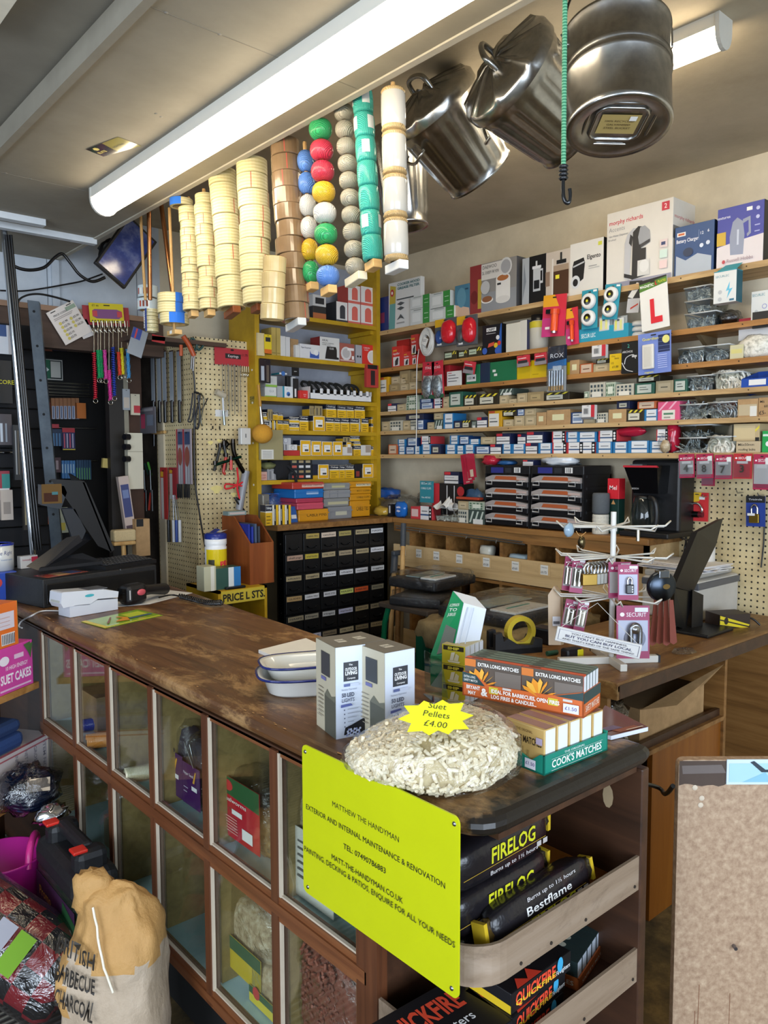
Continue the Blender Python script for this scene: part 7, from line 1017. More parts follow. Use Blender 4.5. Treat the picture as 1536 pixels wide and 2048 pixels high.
# stool, wrapped trays, covered table, broom handles
st=onZ(862,1203,.8);t=empty('stool','stool with green tube legs before the pigeonhole bench','stool',(st.x,st.y,0));g=MB();g.box(-.19,-.17,.775,.19,.17,.8,'4a4038:wood',bev=.006);g.build('seat',t);gm='0f6a45:gloss'
for sx in(-1,1):
 for sy in(-1,1):g=MB();g.tube([(sx*.15,sy*.14,.77),(sx*.165,sy*.15,.7),(sx*.2,sy*.18,.0)],.014,gm,n=10);g.build('leg',t)
g=MB();g.tube([(sx*.18,sy*.165,.35)for sx,sy in((-1,-1),(1,-1),(1,1),(-1,1))],.009,gm,n=8,closed=True);g.build('foot_ring',t)
def tray(px,py,z,w,d,rz,lab,white=True):
 t=empty('paint_tray',lab,'tray',onZ(px,py,z)if isinstance(px,(int,float))else px,rz,'wrapped black trays');t.location.z=z;g=MB();g.box(-w/2,-d/2,0,w/2,d/2,.045,'blackgrain',bev=.01);g.build('tray',t)
 g=MB();g.box(-w*.4,-d*.42,.046,w*.1,-d*.1,.056,'d2d0c8:fab',bev=.004);g.box(-w*.3,-d*.0,.046,w*.3,d*.3,.05,'8fa5a3:gloss');g.box(-w*.3,-d*.24,.0565,w*.0,-d*.21,.058,'3f9a8f:ink');(g.build('roller_sleeve',t)if white else None)
 g=MB();g.blob((w*.54,d*.54,.04),'film',(0,0,.034),26,10,.12,5,2,flat=.0,pw=.35);g.build('wrap_film',t);return t
tray(Vector((st.x-.03,st.y+.0,0)),0,.8005,.3,.26,.4,'lower crumpled wrapped black tray on the green stool',False);tray(Vector((st.x+.03,st.y+.02,0)),0,.876,.34,.28,.15,'upper wrapped black tray with white sleeve on the stool')
cvx=onZ(1040,1225,.82);cvx.x-=.06;t=empty('covered_table','low table under a crumpled brown paper cover','table',(cvx.x,cvx.y,0),.05);g=MB();g.blob((.33,.28,.07),'skin_mdf',(0,0,.75),30,10,.12,5,3,pw=.25);g.build('cover',t)
for sx in(-1,1):
 for sy in(-1,1):g=MB();g.box(sx*.3-.02,sy*.24-.02,0,sx*.3+.02,sy*.24+.02,.75,'0d4a36:plas');g.build('leg',t)
tray(Vector((cvx.x,cvx.y,0)),0,.822,.5,.4,.05,'large wrapped black tray with white sleeve on the covered table')
for k,(x0,y0,x1,y1,m,lab)in enumerate(((788,1140,780,1290,'dowel','wooden broom handle with grey moulded top leaning nearer the drawers'),(806,1085,801,1290,'dowel','wooden broom handle with slim dark tip leaning at the bench'),(797,1160,795,1290,'shelfbrown','short brown pole leaning between the broom handles'))):
 a=onY(x0,y0,3.0-.03*k);b=onY(x1,y1,2.9-.03*k);d=(b-a).normalized();b=a+d*(a.z/-d.z);t=empty('leaning_pole',lab,'broom handle',b);g=MB();g.tube([(0,0,0),a-b],.013,m,n=10);g.build('shaft',t)
 if k<2:
  g=MB();e=a-b;u=-d;g.cyl(e-u*.02,e+u*.1,.015 if k else .019,'3c4147:plas',n=12);(g.box(e.x-.012,e.y-.012,e.z+.075,e.x+.06,e.y+.012,e.z+.1,'3c4147:plas',bev=.006)if not k else None);g.build('head',t)
  # things on the shop counter
def at3(A,B,C,yt,z=CT):return base3(A,B,C,yt,z)
# boxed light strings
OL=[R(.26,.62,.76,.83,'34373d'),Tx('The',.5,.79,.02,'e6e6e6:ink',None,'c',.02),Tx('OUTDOOR',.51,.735,.034,'e6e6e6:ink',.4,'c',.03),Tx('LIVING',.51,.69,.04,'e6e6e6:ink',.4,'c',.04),Tx('Company',.51,.645,.018,'e6e6e6:ink',.28,'c',.02),R(.26,.565,.46,.595,'5e6a9a'),R(.47,.565,.76,.595,'c2cade'),Tx('Battery Operated',.18,.525,.02,'8a93a8:ink',.5,'l'),Tx('50 LED',.18,.455,.044,'3c4258:ink',.42,'l',.03),Tx('LIGHTS',.18,.4,.042,'4a5068:ink',.42,'l',.015),Po([(.14,.345),(.54,.355),(.48,.38),(.14,.375)],'5a64a0')]+[R(.36,.315-k*.045,.36+(.36,.5,.3,.2,.4)[k],.324-k*.045,'a2a9ba')for k in range(5)]+[R(.22,.312-k*.045,.26,.327-k*.045,'5a6078')for k in range(5)]
BULB=[Po([(.2,.05),(.95,.03),(.99,.22),(.75,.19),(.45,.15),(.25,.13)],'1d1e24')]+[Ci(.3+.09*(k%5)+.03*(k%2),.045+.024*(k//5),.035,'c3cde4'if k%3 else '8c98c4')for k in range(20)]
SD=[R(.45,.0,1,.42,'55564c'),Po([(.45,.42),(.6,.5),(.8,.44),(1,.47),(1,.4)],'6a6a5c'),R(.3,.64,.74,.9,'3d3f42'),R(.3,.58,.55,.62,'6a6a9a')]+[R(.15,.48-k*.045,.42,.49-k*.045,'8f897b')for k in range(8)]
TP=[R(.35,.35,.65,.62,'c9c5ba'),Tx('OUTDOOR',.5,.44,.1,'4a4843:ink',.26)]
bA=at3((641,1448),(672,1479),(731,1468),1296);bB=at3((736,1462),(770,1492),(829,1476),1307)
def ledbox(b,lab,off=(0,0),fr=OL):p,rz,w,d,h=b;u=Vector((cos(rz),sin(rz),0));v=Vector((-sin(rz),cos(rz),0));tag(carton_mb(w,d,h,'c6c2b4',front=[R(0,0,1,1,'ced6e6')]+fr,left=[R(0,0,1,1,'b9b19a')]+SD,top=[R(0,0,1,1,'6e6a62')]+TP).build('light_box',None,p+u*(w/2+off[0])+v*off[1],rz),lab,'box','boxed light strings on the counter')  # cool daylight on the front face is put into its bluish white
ledbox(bA,'white boxed LED light string standing beside the enamel dishes',fr=OL+BULB);ledbox(bB,'white boxed LED light string standing nearest the pellet bag');ledbox(bB,'white boxed LED light string standing behind the other two',(-.004,bB[3]+.002))
# enamel dishes and the paper block
def dish(loc,rz,a,b_,h,lab):
 t=empty('enamel_dish',lab,'dish',loc,rz,'white enamel dishes');N_=48;se=lambda th,k:(k[0]*(1 if cos(th)>0 else-1)*abs(cos(th))**.62,k[1]*(1 if sin(th)>0 else-1)*abs(sin(th))**.62)
 def loft(rs,m,nm):g=MB();vs=[];[vs.append((*se(2*pi*q/N_,(a*s,b_*s2)),z))for s,s2,z in rs for q in range(N_)];g.add(vs,[(i*N_+q,i*N_+(q+1)%N_,(i+1)*N_+(q+1)%N_,(i+1)*N_+q)for i in range(len(rs)-1)for q in range(N_)],m,True);return g.build(nm,t)
 loft([(.01,.01,.0),(.7,.66,.0),(.78,.74,.006),(.88,.86,h-.004),(.97,.965,h),(.965,.96,h+.002),(.86,.84,h-.002),(.75,.71,.01),(.68,.64,.004),(.01,.01,.004)],'d8d8d2:gloss','bowl');loft([(.965,.96,h-.001),(.985,.98,h-.003),(1.0,1.0,h+.0005),(.985,.98,h+.0035),(.96,.955,h+.002)],'202a66:gloss','blue_rim')
pl=onZ(622,1378,CT);dish(pl,-.5,.13,.09,.045,'larger oval enamel dish with dark blue rim under the other dish');dish(pl+Vector((.01,.022,.028)),-.42,.12,.074,.036,'smaller oval enamel dish with dark blue rim stacked on top')
q=[onZ(*k,CT)for k in((517,1306),(560,1324),(655,1302),(612,1282))];g=slab(q,Vector((0,0,.009)),'dcdad4:paper');tag(g.build('paper_block'),'block of white paper behind the enamel dishes','paper')
# till, keyboard, card reader and papers at the far end
c0,c1=onZ(87,1217,CT),onZ(314,1180,CT);rz=atan2(c1.y-c0.y,c1.x-c0.x);wC=(c1-c0).length;hC=.105;t=empty('cash_drawer','wide black metal cash drawer at the far end of the counter','cash drawer',c0,rz);g=MB();g.box(0,0,0,wC,.4,hC,'blackgrain',bev=.003);g.build('case',t);g=MB();g.box(.012,-.004,.012,wC-.012,.002,hC-.018,'101012:plas',bev=.002);g.cyl((wC*.3,-.007,.045),(wC*.3,0,.045),.012,'2a2a2c:metal',n=16);g.build('drawer',t)
zc=CT+hC;k0=onZ(187,1090,zc);Tk=Vector((cos(rz),sin(rz),0));t=empty('keyboard','black keyboard lying on the cash drawer','keyboard',c0+Tk*.27+Vector((-sin(rz),cos(rz),0))*.02+Vector((0,0,hC+.0005)),rz+.12);g=MB();g.add([(0,0,0),(.26,0,0),(.26,.15,0),(0,.15,0),(0,0,.014),(.26,0,.014),(.26,.15,.026),(0,.15,.026)],((3,2,1,0),(4,5,6,7),(0,1,5,4),(1,2,6,5),(2,3,7,6),(3,0,4,7)),'blackplas');g.build('case',t)
for r in range(5):
 for c in range(14):g=MB();x,y,z_=.012+c*.017,.012+r*.026,.015+r*.0021;g.box(x,y,z_,x+.0145,y+.021,z_+.006,'27282b:plas',bev=.002);g.quad((x+.003,y+.006,z_+.0063),(x+.009,y+.006,z_+.0063),(x+.009,y+.014,z_+.0063),(x+.003,y+.014,z_+.0063),'a9aaac:ink');g.build('key',t)
t=empty('till_monitor','black till monitor on a sloping foot seen from behind','till',c0+Vector((0,0,hC+.0005)));Yd=lambda P,dy=0:[onY(a,b,c0.y+.16+(e[0]if e else 0))-t.location for a,b,*e in P]
g=slab(Yd([(100,958),(168,962),(224,1104),(196,1092),(130,994)]),Vector((.003,.002,0)),'15161a:plas');g=slab(Yd([(165,964),(172,966),(229,1099),(221,1105)]),Vector((.05,.3,.03)),'blackplas',g);g.build('screen_case',t)
g=slab(Yd([(82,970),(128,972),(134,985),(122,1018),(112,1017),(82,1010)]),Vector((.02,.1,0)),'2a2f36:plas');prints(g,[R(0,0,1,1,'5d4626:gloss'),R(.1,.1,.8,.55,'3a2018:gloss'),R(.5,.45,.8,.6,'3f6a70:gloss')],Yd([(84,1008)])[0],(1,0,0),(0,0,1),(0,-1,0),.075,.075);g.build('customer_display',t)
g=slab(Yd([(124,1018),(150,1018),(172,1062),(165,1078),(146,1080)]),Vector((.02,.08,0)),'24272d:plas');g.build('hinge',t);g=slab(Yd([(52,1133,-.08),(80,1142,-.1),(165,1082),(158,1070),(133,1075)]),Vector((.05,.04,0)),'1f2126:plas');g=slab(Yd([(78,1143,-.1),(205,1128,-.06),(165,1112),(120,1120)]),Vector((0,0,.012)),'1f2126:plas',g);g.build('foot',t)
q=[onZ(*k,zc+.0008)for k in((66,1152),(95,1156),(178,1143),(150,1139))];g=MB();g.poly([tuple(v)for v in q],'c96a5a:gloss');U,V_=q[2]-q[1],q[0]-q[1];prints(g,[R(.3,.1,.6,.9,'d9a874'),R(.62,.2,.9,.9,'6a74a8'),Ci(.2,.5,.09,'d04030')],q[1],U.normalized(),V_.normalized(),(0,0,1),U.length,V_.length);tag(g.build('flyer'),'red and orange glossy flyer lying on the cash drawer front','flyer')
q=[onZ(*k,CT+.0006)for k in((140,1222),(300,1208),(385,1186),(335,1180),(222,1194))];g=slab(q,Vector((0,0,.0008)),'d9d9d8:paper');tag(g.build('paper_sheet'),'white paper sheets under the barcode scanner on the counter','paper')
q=[onZ(*k,CT+.0006)for k in((162,1244),(210,1257),(326,1231),(275,1219))];g=slab(q,Vector((0,0,.0006)),'8fb53a:gloss');U,V_=q[2]-q[1],q[0]-q[1];prints(g,[R(.03,.03,.97,.1,'d6d23c'),R(.0,0,.08,1,'d9c84a'),R(.6,.45,.92,.85,'b9c93a'),R(.55,.3,.95,.42,'4a6a7c'),Po([(.3,.3),(.5,.2),(.58,.5),(.5,.75),(.46,.7),(.5,.5),(.36,.4)],'d9912c'),Po([(.15,.3),(.4,.8),(.42,.78),(.18,.28)],'8a5a4a')],q[1]+Vector((0,0,.0008)),U.normalized(),V_.normalized(),(0,0,1),U.length,V_.length);tag(g.build('leaflet'),'green and yellow leaflet lying before the card reader','leaflet')
p=onZ(140,1236,CT);t=empty('card_reader','white card reader in its dock on the counter','card reader',p,.17);kk=.175
g=MB();g.prism([(0,0),(kk,0),(kk,.03),(kk*.55,.035),(kk*.4,.026),(0,.03)],.075,'c6c9d2:plas',Matrix(((1,0,0,0),(0,0,1,0),(0,1,0,.001),(0,0,0,1))));g.build('dock',t);t.scale=(1.05,1,1.3);g=MB();g.prism([(-.03,.04),(-.022,.028),(.02,.03),(kk*.42,.028),(kk*.57,.038),(kk,.034),(kk+.003,.05),(kk*.7,.062),(-.02,.07),(-.026,.068)],.079,'cdd0d8:plas',Matrix(((1,0,0,0),(0,0,1,-.002),(0,1,0,.001),(0,0,0,1))));g.quad((-.0305,.008,.042),(-.0305,.068,.042),(-.0245,.068,.066),(-.0245,.008,.066),'aeb0a6:gloss');g.poly([(kk*.4+.017*cos(a),-.0025,.052+.004*sin(a))for a in[k*pi/6 for k in range(12)]],'3fa3b0:ink');g.box(0.01,.004,.064,kk*.8,.07,.066,'5c5f66:plas',T=Matrix.Rotation(.0,4,'Y'));g.build('reader',t)
cord('counter_cable','white cable running from the card reader over the counter edge',smooth_pts([onZ(125,1222,CT+.004),onZ(85,1222,CT+.004),onZ(62,1232,CT+.004),onX(44,1242,.842),onX(38,1252,.835),onX(44,1256,.835)]),.003,'d2d2d2:plas');cord('counter_cable','white cable coming down beside the cash drawer',smooth_pts([onZ(20,1182,CT+.004),onZ(8,1192,CT+.004),onX(12,1212,.84),onX(20,1232,.835)]),.003,'d2d2d2:plas')
t=empty('barcode_scanner','black barcode scanner with a red trigger lying on white paper','scanner',onZ(268,1208,CT+.0016),.25);t.scale=(1.5,1.5,1.35);g=MB();g.box(-.035,-.02,0,.03,.02,.058,'blackplas',bev=.014);g.box(-.037,-.014,.012,-.034,.014,.048,'0a0a0b:gloss');g.quad((-.028,-.0205,.018),(-.025,-.0205,.018),(-.025,-.0205,.044),(-.028,-.0205,.044),'d2d2d2:ink');g.build('head',t);g=MB();g.tube([(.02,0,.035),(.06,.01,.03),(.12,.03,.02)],[.016,.014,.017],'blackplas',n=12);g.build('handle',t);g=MB();g.blob((.013,.004,.009),'c2525c:plas',(.008,-.02,.034),12,8);g.build('trigger',t)
g=MB();P=smooth_pts([onZ(318,1195,CT+.014),onZ(345,1190,CT+.012),onZ(380,1198,CT+.012),onZ(415,1206,CT+.012),onZ(442,1206,CT+.012)],10);hel=[]
for i,v in enumerate(P):hel+=[v+Vector((.008*cos(i*6+k),.004*sin(i*6+k),.008*sin(i*6+k)+.002))for k in range(0,6)]if i>14 else[v]
g.tube(hel,.0035,'111113:plas',n=5);tag(g.build('coiled_cable'),'black coiled scanner cable trailing along the counter','cable');cord('counter_cable','thin black cable hanging from the keyboard to the scanner',smooth_pts([c0+Tk*.32+Vector((0,-.004,hC)),onZ(255,1148,CT+.05),onZ(268,1162,CT+.02),onZ(272,1178,CT+.05)]),.003)
p=onZ(18,1132,CT);t=empty('paint_tin','white paint tin with blue rim and script lettering at the frame edge','tin',(.86,3.28,1.06));r=.056;g=MB();g.lathe([(0,0),(r,0),(r,.1),(0,.1)],'d9d9d6:gloss',28);wr=lambda q:Vector((r*1.004*sin(q.x/r),-r*1.004*cos(q.x/r),q.z));g.text('Sure Right',(.006,0,.062),(1,0,0),(0,0,1),.016,'2a3a78:ink','c',.075,.0,.2,fn=wr);g.text('trusted quality',(.02,0,.04),(1,0,0),(0,0,1),.006,'7f93b8:ink','c',.05,fn=wr);g.build('body',t);g=MB();g.lathe([(r*1.03,.097),(r*1.03,.104),(r*.9,.105),(r*.88,.1),(0,.1)],'2c3a9a:gloss',28);g.build('lid',t)
g=MB();g.box(.80,3.2,CT+.0005,.905,3.33,1.0595,'2346a8:plas',bev=.005);g.poly([(.83+.02*cos(a),3.199,1.02+.02*sin(a))for a in[k*pi/8 for k in range(16)]],'c23a3a:ink');tag(g.build('blue_case'),'blue box under the white paint tin at the counter end','box');g=carton_mb(.07,.03,.05,'d8d3ce',front=[R(.62,.5,1,.9,'c0304a'),Tx('homesafe',.35,.62,.16,'b04058',.5)]);tag(g.build('small_carton',None,c0+Tk*.06+Vector((0,.33,hC+.001)),rz),'small white and red carton behind the till on the cash drawer','box')
# green booklets in a clear holder
db=float((_R.T@np.array(onZ(880,1395,CT)-Vector((0,0,HC))))[2]);bt=dirw(.9,-.28,.35);g=slab([atD(907,1182,db+.05),atD(862,1312,db),atD(862,1372,db),atD(905,1312,db-.05),atD(928,1206,db)],bt*.06,'d3d9e2:paper');tcov=g;P0=[atD(907,1182,db+.05),atD(862,1312,db),atD(862,1372,db),atD(905,1312,db-.05),atD(928,1206,db)];off=bt*-.0015;g.poly([tuple(v+off)for v in P0],'1f8a56:gloss');off2=bt*-.003;tl,tr,brr,bl=P0[0],P0[4],P0[3],P0[1];mixp=lambda a,b:(bl.lerp(brr,a)).lerp(tl.lerp(tr,a),b)+off2
g.poly([tuple(mixp(a,b))for a,b in((.3,.02),(.95,.1),(.95,.48),(.3,.5))],'6a6f68:gloss');U=(brr-bl).normalized();Uv=(tl-bl).normalized();[g.text(s,mixp(.45,b),U,Uv,.008,'e6efe8:ink','c',.025 if k else .03,.0)for k,(s,b)in enumerate((('A COMPANION',.82),('TO',.74),('JUBILEE',.66)))];[g.poly([tuple(atD(*k)+Vector((0,0,.0)))for k in((921+d_,1213+d_*.1,db-.002),(923+d_,1213+d_*.1,db-.002),(902+d_,1300,db-.05),(900+d_,1300,db-.05))],'a9b2bf:ink')for d_ in(14,26)];tag(g.build('booklet'),'thick green booklets leaning in a clear holder on the counter','booklet')
t=empty('leaflet_holder','clear perspex holder carrying the green booklets','holder',onZ(882,1396,CT));rl=lambda*P:[atD(*k)-t.location for k in P];g=slab(rl((848,1300,db+.02),(850,1384,db),(895,1396,db-.06),(882,1320,db-.03)),bt*.002,'perspex');g.build('back_plate',t);g=MB();g.box(-.03,-.03,.0005,.075,.035,.003,'perspex',T=Matrix.Rotation(-.4,4,'Z'));g.build('base',t)
# match boxes
SHIP=[R(0,0,1,1,'cfc02a'),R(.06,.72,.94,.96,'2a2414'),Tx('SHIP',.5,.77,.14,'e0d23c:ink',.5,'c',.04),Po([(.3,.1),(.75,.1),(.8,.2),(.25,.2)],'e9e4c4'),Po([(.35,.22),(.42,.62),(.58,.66),(.5,.22)],'efe9d0'),Po([(.52,.22),(.62,.6),(.76,.5),(.72,.22)],'e4ddb8')]
b0,brz,bw,bd,bh=at3((886,1402),(930,1412),(965,1392),1293);hp=bh/3
for k in range(3):tag(carton_mb(bw,bd,hp*.97,'d8d2c0',left=SHIP,front=[R(.02+.25*q,.04,.23+.25*q,.96,'d2d6de')for q in range(4)],top=[R(0,0,1,1,'a99c6c')]).build('match_pack',None,b0+Vector((cos(brz),sin(brz),0))*bw/2+Vector((0,0,k*hp)),brz),f'yellow shrink wrapped pack of small match boxes, {("lowest", "middle", "topmost")[k]} of the stack','matches','yellow match packs')
p,rz,w,d,h=at3((1006,1516),(1088,1552),(1215,1500),1462);hT=.034;t=empty('match_tray','teal card display tray of cream match boxes','tray',p,rz);g=MB();tl='15806c';u=.003
g.box(0,0,0,w,d,.003,tl);g.box(0,0,0,w,u,hT,tl);g.box(w-u,0,0,w,d,hT*1.1,tl);g.box(0,d-u,0,w,d,hT,tl);g.prism([(0,0),(d,0),(d,hT*.9),(d*.9,hT*.9),(d*.75,hT*1.0),(d*.3,hT*.55),(d*.1,hT),(0,hT)],u,tl,Matrix(((0,0,1,0),(1,0,0,0),(0,1,0,0),(0,0,0,1))))
prints(g,[Tx('THE ORIGINAL',.46,.78,.12,'dfe6e0:ink',.32,'c',.0),Tx("COOK'S MATCHES",.5,.26,.4,'e6ebe4:ink',.78,'c',.02),R(.1,.12,.9,.14,'cfd9d4:ink'),R(.1,.72,.9,.735,'cfd9d4:ink')],(0,0,0),(1,0,0),(0,0,1),(0,-1,0),w,hT);prints(g,[Tx('MATCHES',.2,.5,.3,'e6ebe4:ink',.34,'c',.02),Tx('PER BOX',.22,.12,.26,'e6ebe4:ink',.34,'c',.02),R(.58,.12,.82,.62,'d9d9e2:paper'),Tx('£1.50',.7,.3,.18,'5a4a8a:ink',.2)],(0,d,0),(0,-1,0),(0,0,1),(-1,0,0),d,hT);g.build('tray',t)
hB,n=h*.93,5;tw=(w-.012)/n;ux,uy=Vector((cos(rz),sin(rz),0)),Vector((-sin(rz),cos(rz),0))
for k in range(n):tag(carton_mb(tw*.94,d-.012,hB,'c9a868',left=[R(0,0,1,1,'d6b877'),R(.02,.03,.98,.97,'caa765'),Tx('THE ORIGINAL',.5,.82,.07,'6a4a28:ink',.42,'c',.0),Tx("COOK'S MATCHES",.5,.56,.17,'2a1c10:ink',.9,'c',.015),R(.3,.1,.34,.42,'a88850'),R(.45,.1,.49,.46,'a88850'),R(.6,.1,.64,.4,'a88850'),R(.82,.62,.98,.78,'b9a9c2')],front=[R(.1,.03,.9,.97,'dfe3ea')],top=[R(0,0,1,1,'c9a868'),R(.12,0,.88,1,'8d6a66')]).build('match_box',None,p+ux*(.006+tw*(k+.5))+uy*.006+Vector((0,0,.0035)),rz),f'cream large match box in the teal tray, {ORD[k]} from the handwritten side'if False else f'cream large match box in the teal tray, {ORD[k]} from the pellet bag','matches','cream match boxes')
zE=CT+.0035+hB+.001;a,b,c=(onZ(*k,zE)for k in((925,1390),(1167,1437),(1195,1382)));fx=(b-a).normalized();LE=(b-a).length;rzE=atan2(fx.y,fx.x);dE=.088;hE=.03;t=empty('match_tray','orange and dark card tray of extra long match boxes','tray',a,rzE);g=MB();oc='c8622a'
g.box(0,0,0,LE,dE,.003,oc);g.prism([(0,0),(LE,0),(LE,hE*1.6),(LE*.75,hE*1.05),(LE*.22,hE*.95),(LE*.12,hE*1.5),(0,hE*1.6)],.003,oc,Matrix(((1,0,0,0),(0,0,-1,.003),(0,1,0,0),(0,0,0,1))));g.box(LE-.003,0,0,LE,dE,hE*1.5,oc);g.box(0,0,0,.003,dE,hE*1.5,oc);g.box(0,dE-.003,0,LE,dE,hE,oc)
prints(g,[Po([(0,.9),(.2,.85),(.12,1.5),(0,1.6)],'1f3c3e'),Tx('EXTRA LONG',.065,1.25,.16,'e6e6e0:ink',.1),Tx('SAFETY MATCH',.075,1.02,.16,'e6e6e0:ink',.12),Po([(.78,1.08),(1,1.05),(1,1.6),(.97,1.5)],'1f3c3e'),Tx('BRYANT',.1,.55,.24,'f0e9e0:ink',.12,'c',.03),Tx('MAY',.09,.2,.24,'f0e9e0:ink',.07,'c',.03),Tx('&',.2,.25,.5,'f0e9e0:ink',None,'c',.04),Tx('IDEAL FOR BARBECUES, OPEN FIRES',.54,.56,.24,'f3ece4:ink',.56,'c',.03),Tx('LOG FIRES & CANDLES...',.45,.2,.24,'f3ece4:ink',.38,'c',.03),R(.85,.2,.97,.75,'d9d9e2:paper'),Tx('£1.50',.91,.38,.22,'5a4a8a:ink',.09)],(0,0,0),(1,0,0),(0,0,1),(0,-1,0),LE,hE);prints(g,[R(0,.85,1,1.5,'1f3c3e'),Tx('SAFETY MATCHES',.5,.3,.4,'f0d9c4:ink',.8)],(LE,0,0),(0,1,0),(0,0,1),(1,0,0),dE,hE);g.build('tray',t)
vx=Vector((-fx.y,fx.x,0));tb=(dE-.01)/5;hX=.072;LOT=[R(0,0,1,1,'55483e'),R(.0,.78,1,.96,'4a4038'),R(.0,.78,.2,.98,'c8702a'),Tx('EXTRA LONG MATCHES',.6,.82,.1,'ece8e2:ink',.72,'c',.02),R(.55,.1,1,.75,'6a6058'),Ci(.35,.22,.22,'2a221e',.6)]+[Po([(.3,.28),(.3+.24*cos(a)-.05*sin(a),.3+.3*sin(a)),(.3+.3*cos(a),.34+.44*sin(a)),(.3+.2*cos(a)+.05*sin(a),.34+.34*sin(a))],('d98a1e','e0a83a')[k%2])for k,a in enumerate((.3,.7,1.1,1.5,1.9,2.3,2.7))]+[R(.46,.14,.62,.32,'cfc03a'),R(.7,.3,.85,.36,'c9c4be')]
for r in range(2):
 for k in range(5):tag(carton_mb(LE*.487,tb*.94,hX,'4a5a54'if k else 'c9512c',front=LOT if k==0 else[],right=[R(.08,.03,.92,.97,'d9dde2')],top=[R(0,0,1,1,'c9512c'if k==0 else '5f7268'),R(.1,.3,.3,.6,'2a2a28'),R(.02,.9,.98,1,'2f3a36')]).build('match_box',None,a+fx*(LE*(.255+.49*r))+vx*(.005+k*tb)+Vector((0,0,.0035)),rzE),f'{"orange topped" if k == 0 else "green topped"} extra long match box, {ORD[k]} row back, {("nearer the yellow packs", "nearer the desk")[r]}','matches','extra long match boxes')
q=[onZ(*k,CT+.001)for k in((1180,1470),(1222,1480),(1296,1462),(1210,1418))];g=slab(q,Vector((0,0,.008)),'cfd3e0:paper');U,V_=q[2]-q[1],q[0]-q[1];g.poly([tuple(v+Vector((0,0,.0085)))for v in q],'6b3a34:gloss');prints(g,[R(.3,.1,.9,.5,'8a4a34'),R(.1,.5,.6,.95,'6a5a7c'),R(.5,.12,.95,.2,'d9c9b8')],q[1]+Vector((0,0,.0088)),U.normalized(),V_.normalized(),(0,0,1),U.length,V_.length);tag(g.build('magazine'),'glossy brown magazine lying beneath the match trays','magazine')
# bag of suet pellets with a star price ticket
cB=onZ(858,1552,CT);t=empty('pellet_bag','clear bag of cream suet pellets with a yellow star ticket','bag',cB,-.45);ra,rb,rc=.138,.115,.05;shape=lambda p:Vector((p.x*(1.15-.25*max(0,p.z/rc)),p.y,p.z))if p.x<0 else p;zc_=.045
g=MB();tp=lambda p:Vector((p.x,p.y*(1+.5*min(0,p.x)/ra),p.z*(1+.55*min(0,p.x)/ra)+.012*max(0,p.x/ra)));g.blob((ra,rb,rc),'pelletgap',(0,0,zc_),28,14,.08,3,2,flat=.004,pw=.72,mod=tp);random.seed(21);pv=[(v,i)for i,v in enumerate(g.v)]
core=list(g.v);nu_=28
def surf(u,v):
 i,k=int(v),int(u)%nu_;i=min(i,13);l=(k+1)%nu_;fu,fv=u-int(u),v-int(v);P=lambda a_,b_:Vector(core[a_*nu_+b_]);return P(i,k).lerp(P(i,l),fu).lerp(P(i+1,k).lerp(P(i+1,l),fu),fv)
for k in range(1700):
 u,v=random.random()*nu_,3.2+10.6*random.random()**.8;p0=surf(u,v);nrm=Vector((p0.x/ra**2,p0.y/rb**2,(p0.z-zc_)/rc**2)).normalized();d=Vector((random.gauss(0,1),random.gauss(0,1),random.gauss(0,1)));d=(d-nrm*d.dot(nrm)*.93).normalized();q=p0+nrm*random.uniform(.0,.004);L_=random.uniform(.0065,.0095);g.cyl(q-d*L_,q+d*L_,.0036,'wool',n=8)
o=g.build('pellets',t);o['kind']='stuff';g=MB();g.blob((ra*1.09,rb*1.1,rc*1.16),'film',(0,0,zc_+.001),40,20,.06,5,5,flat=.0006,pw=.66,mod=tp);g.build('bag_film',t)
sC=onZ(872,1434,CT+.124);N=(Vector((0,0,HC))-sC).normalized()*.55+Vector((0,-.1,.75));N.normalize();U=Vector((.8,-.58,0));U=(U-N*U.dot(N)).normalized();Vv=N.cross(U);Ti=t.matrix_world.inverted()if False else(TR(cB,0,0,-.45)).inverted();g=MB();st_=[]
for k in range(20):a=2*pi*k/20;r=(.062 if k%2==0 else .044)*(1 if abs(cos(a))>.5 else .82);st_.append(Ti@(sC+U*(r*cos(a))+Vv*(r*.72*sin(a))))
R3=Ti.to_3x3();slab(st_,R3@(N*-.001),'dfe01c:card',g);lp=lambda x,y:Ti@(sC+U*x+Vv*y+N*.0006);ud,vd=R3@(U*cos(.22)-Vv*sin(.22)),R3@(U*sin(.22)+Vv*cos(.22))
for s,x,y in(('Suet',.004,.016),('Pellets',.0,-.001),('£4.00',-.004,-.02)):g.text(s,lp(x,y),ud,vd,.0125,'26281c:ink','c',None,-.004,.15)
g.build('price_star',t)
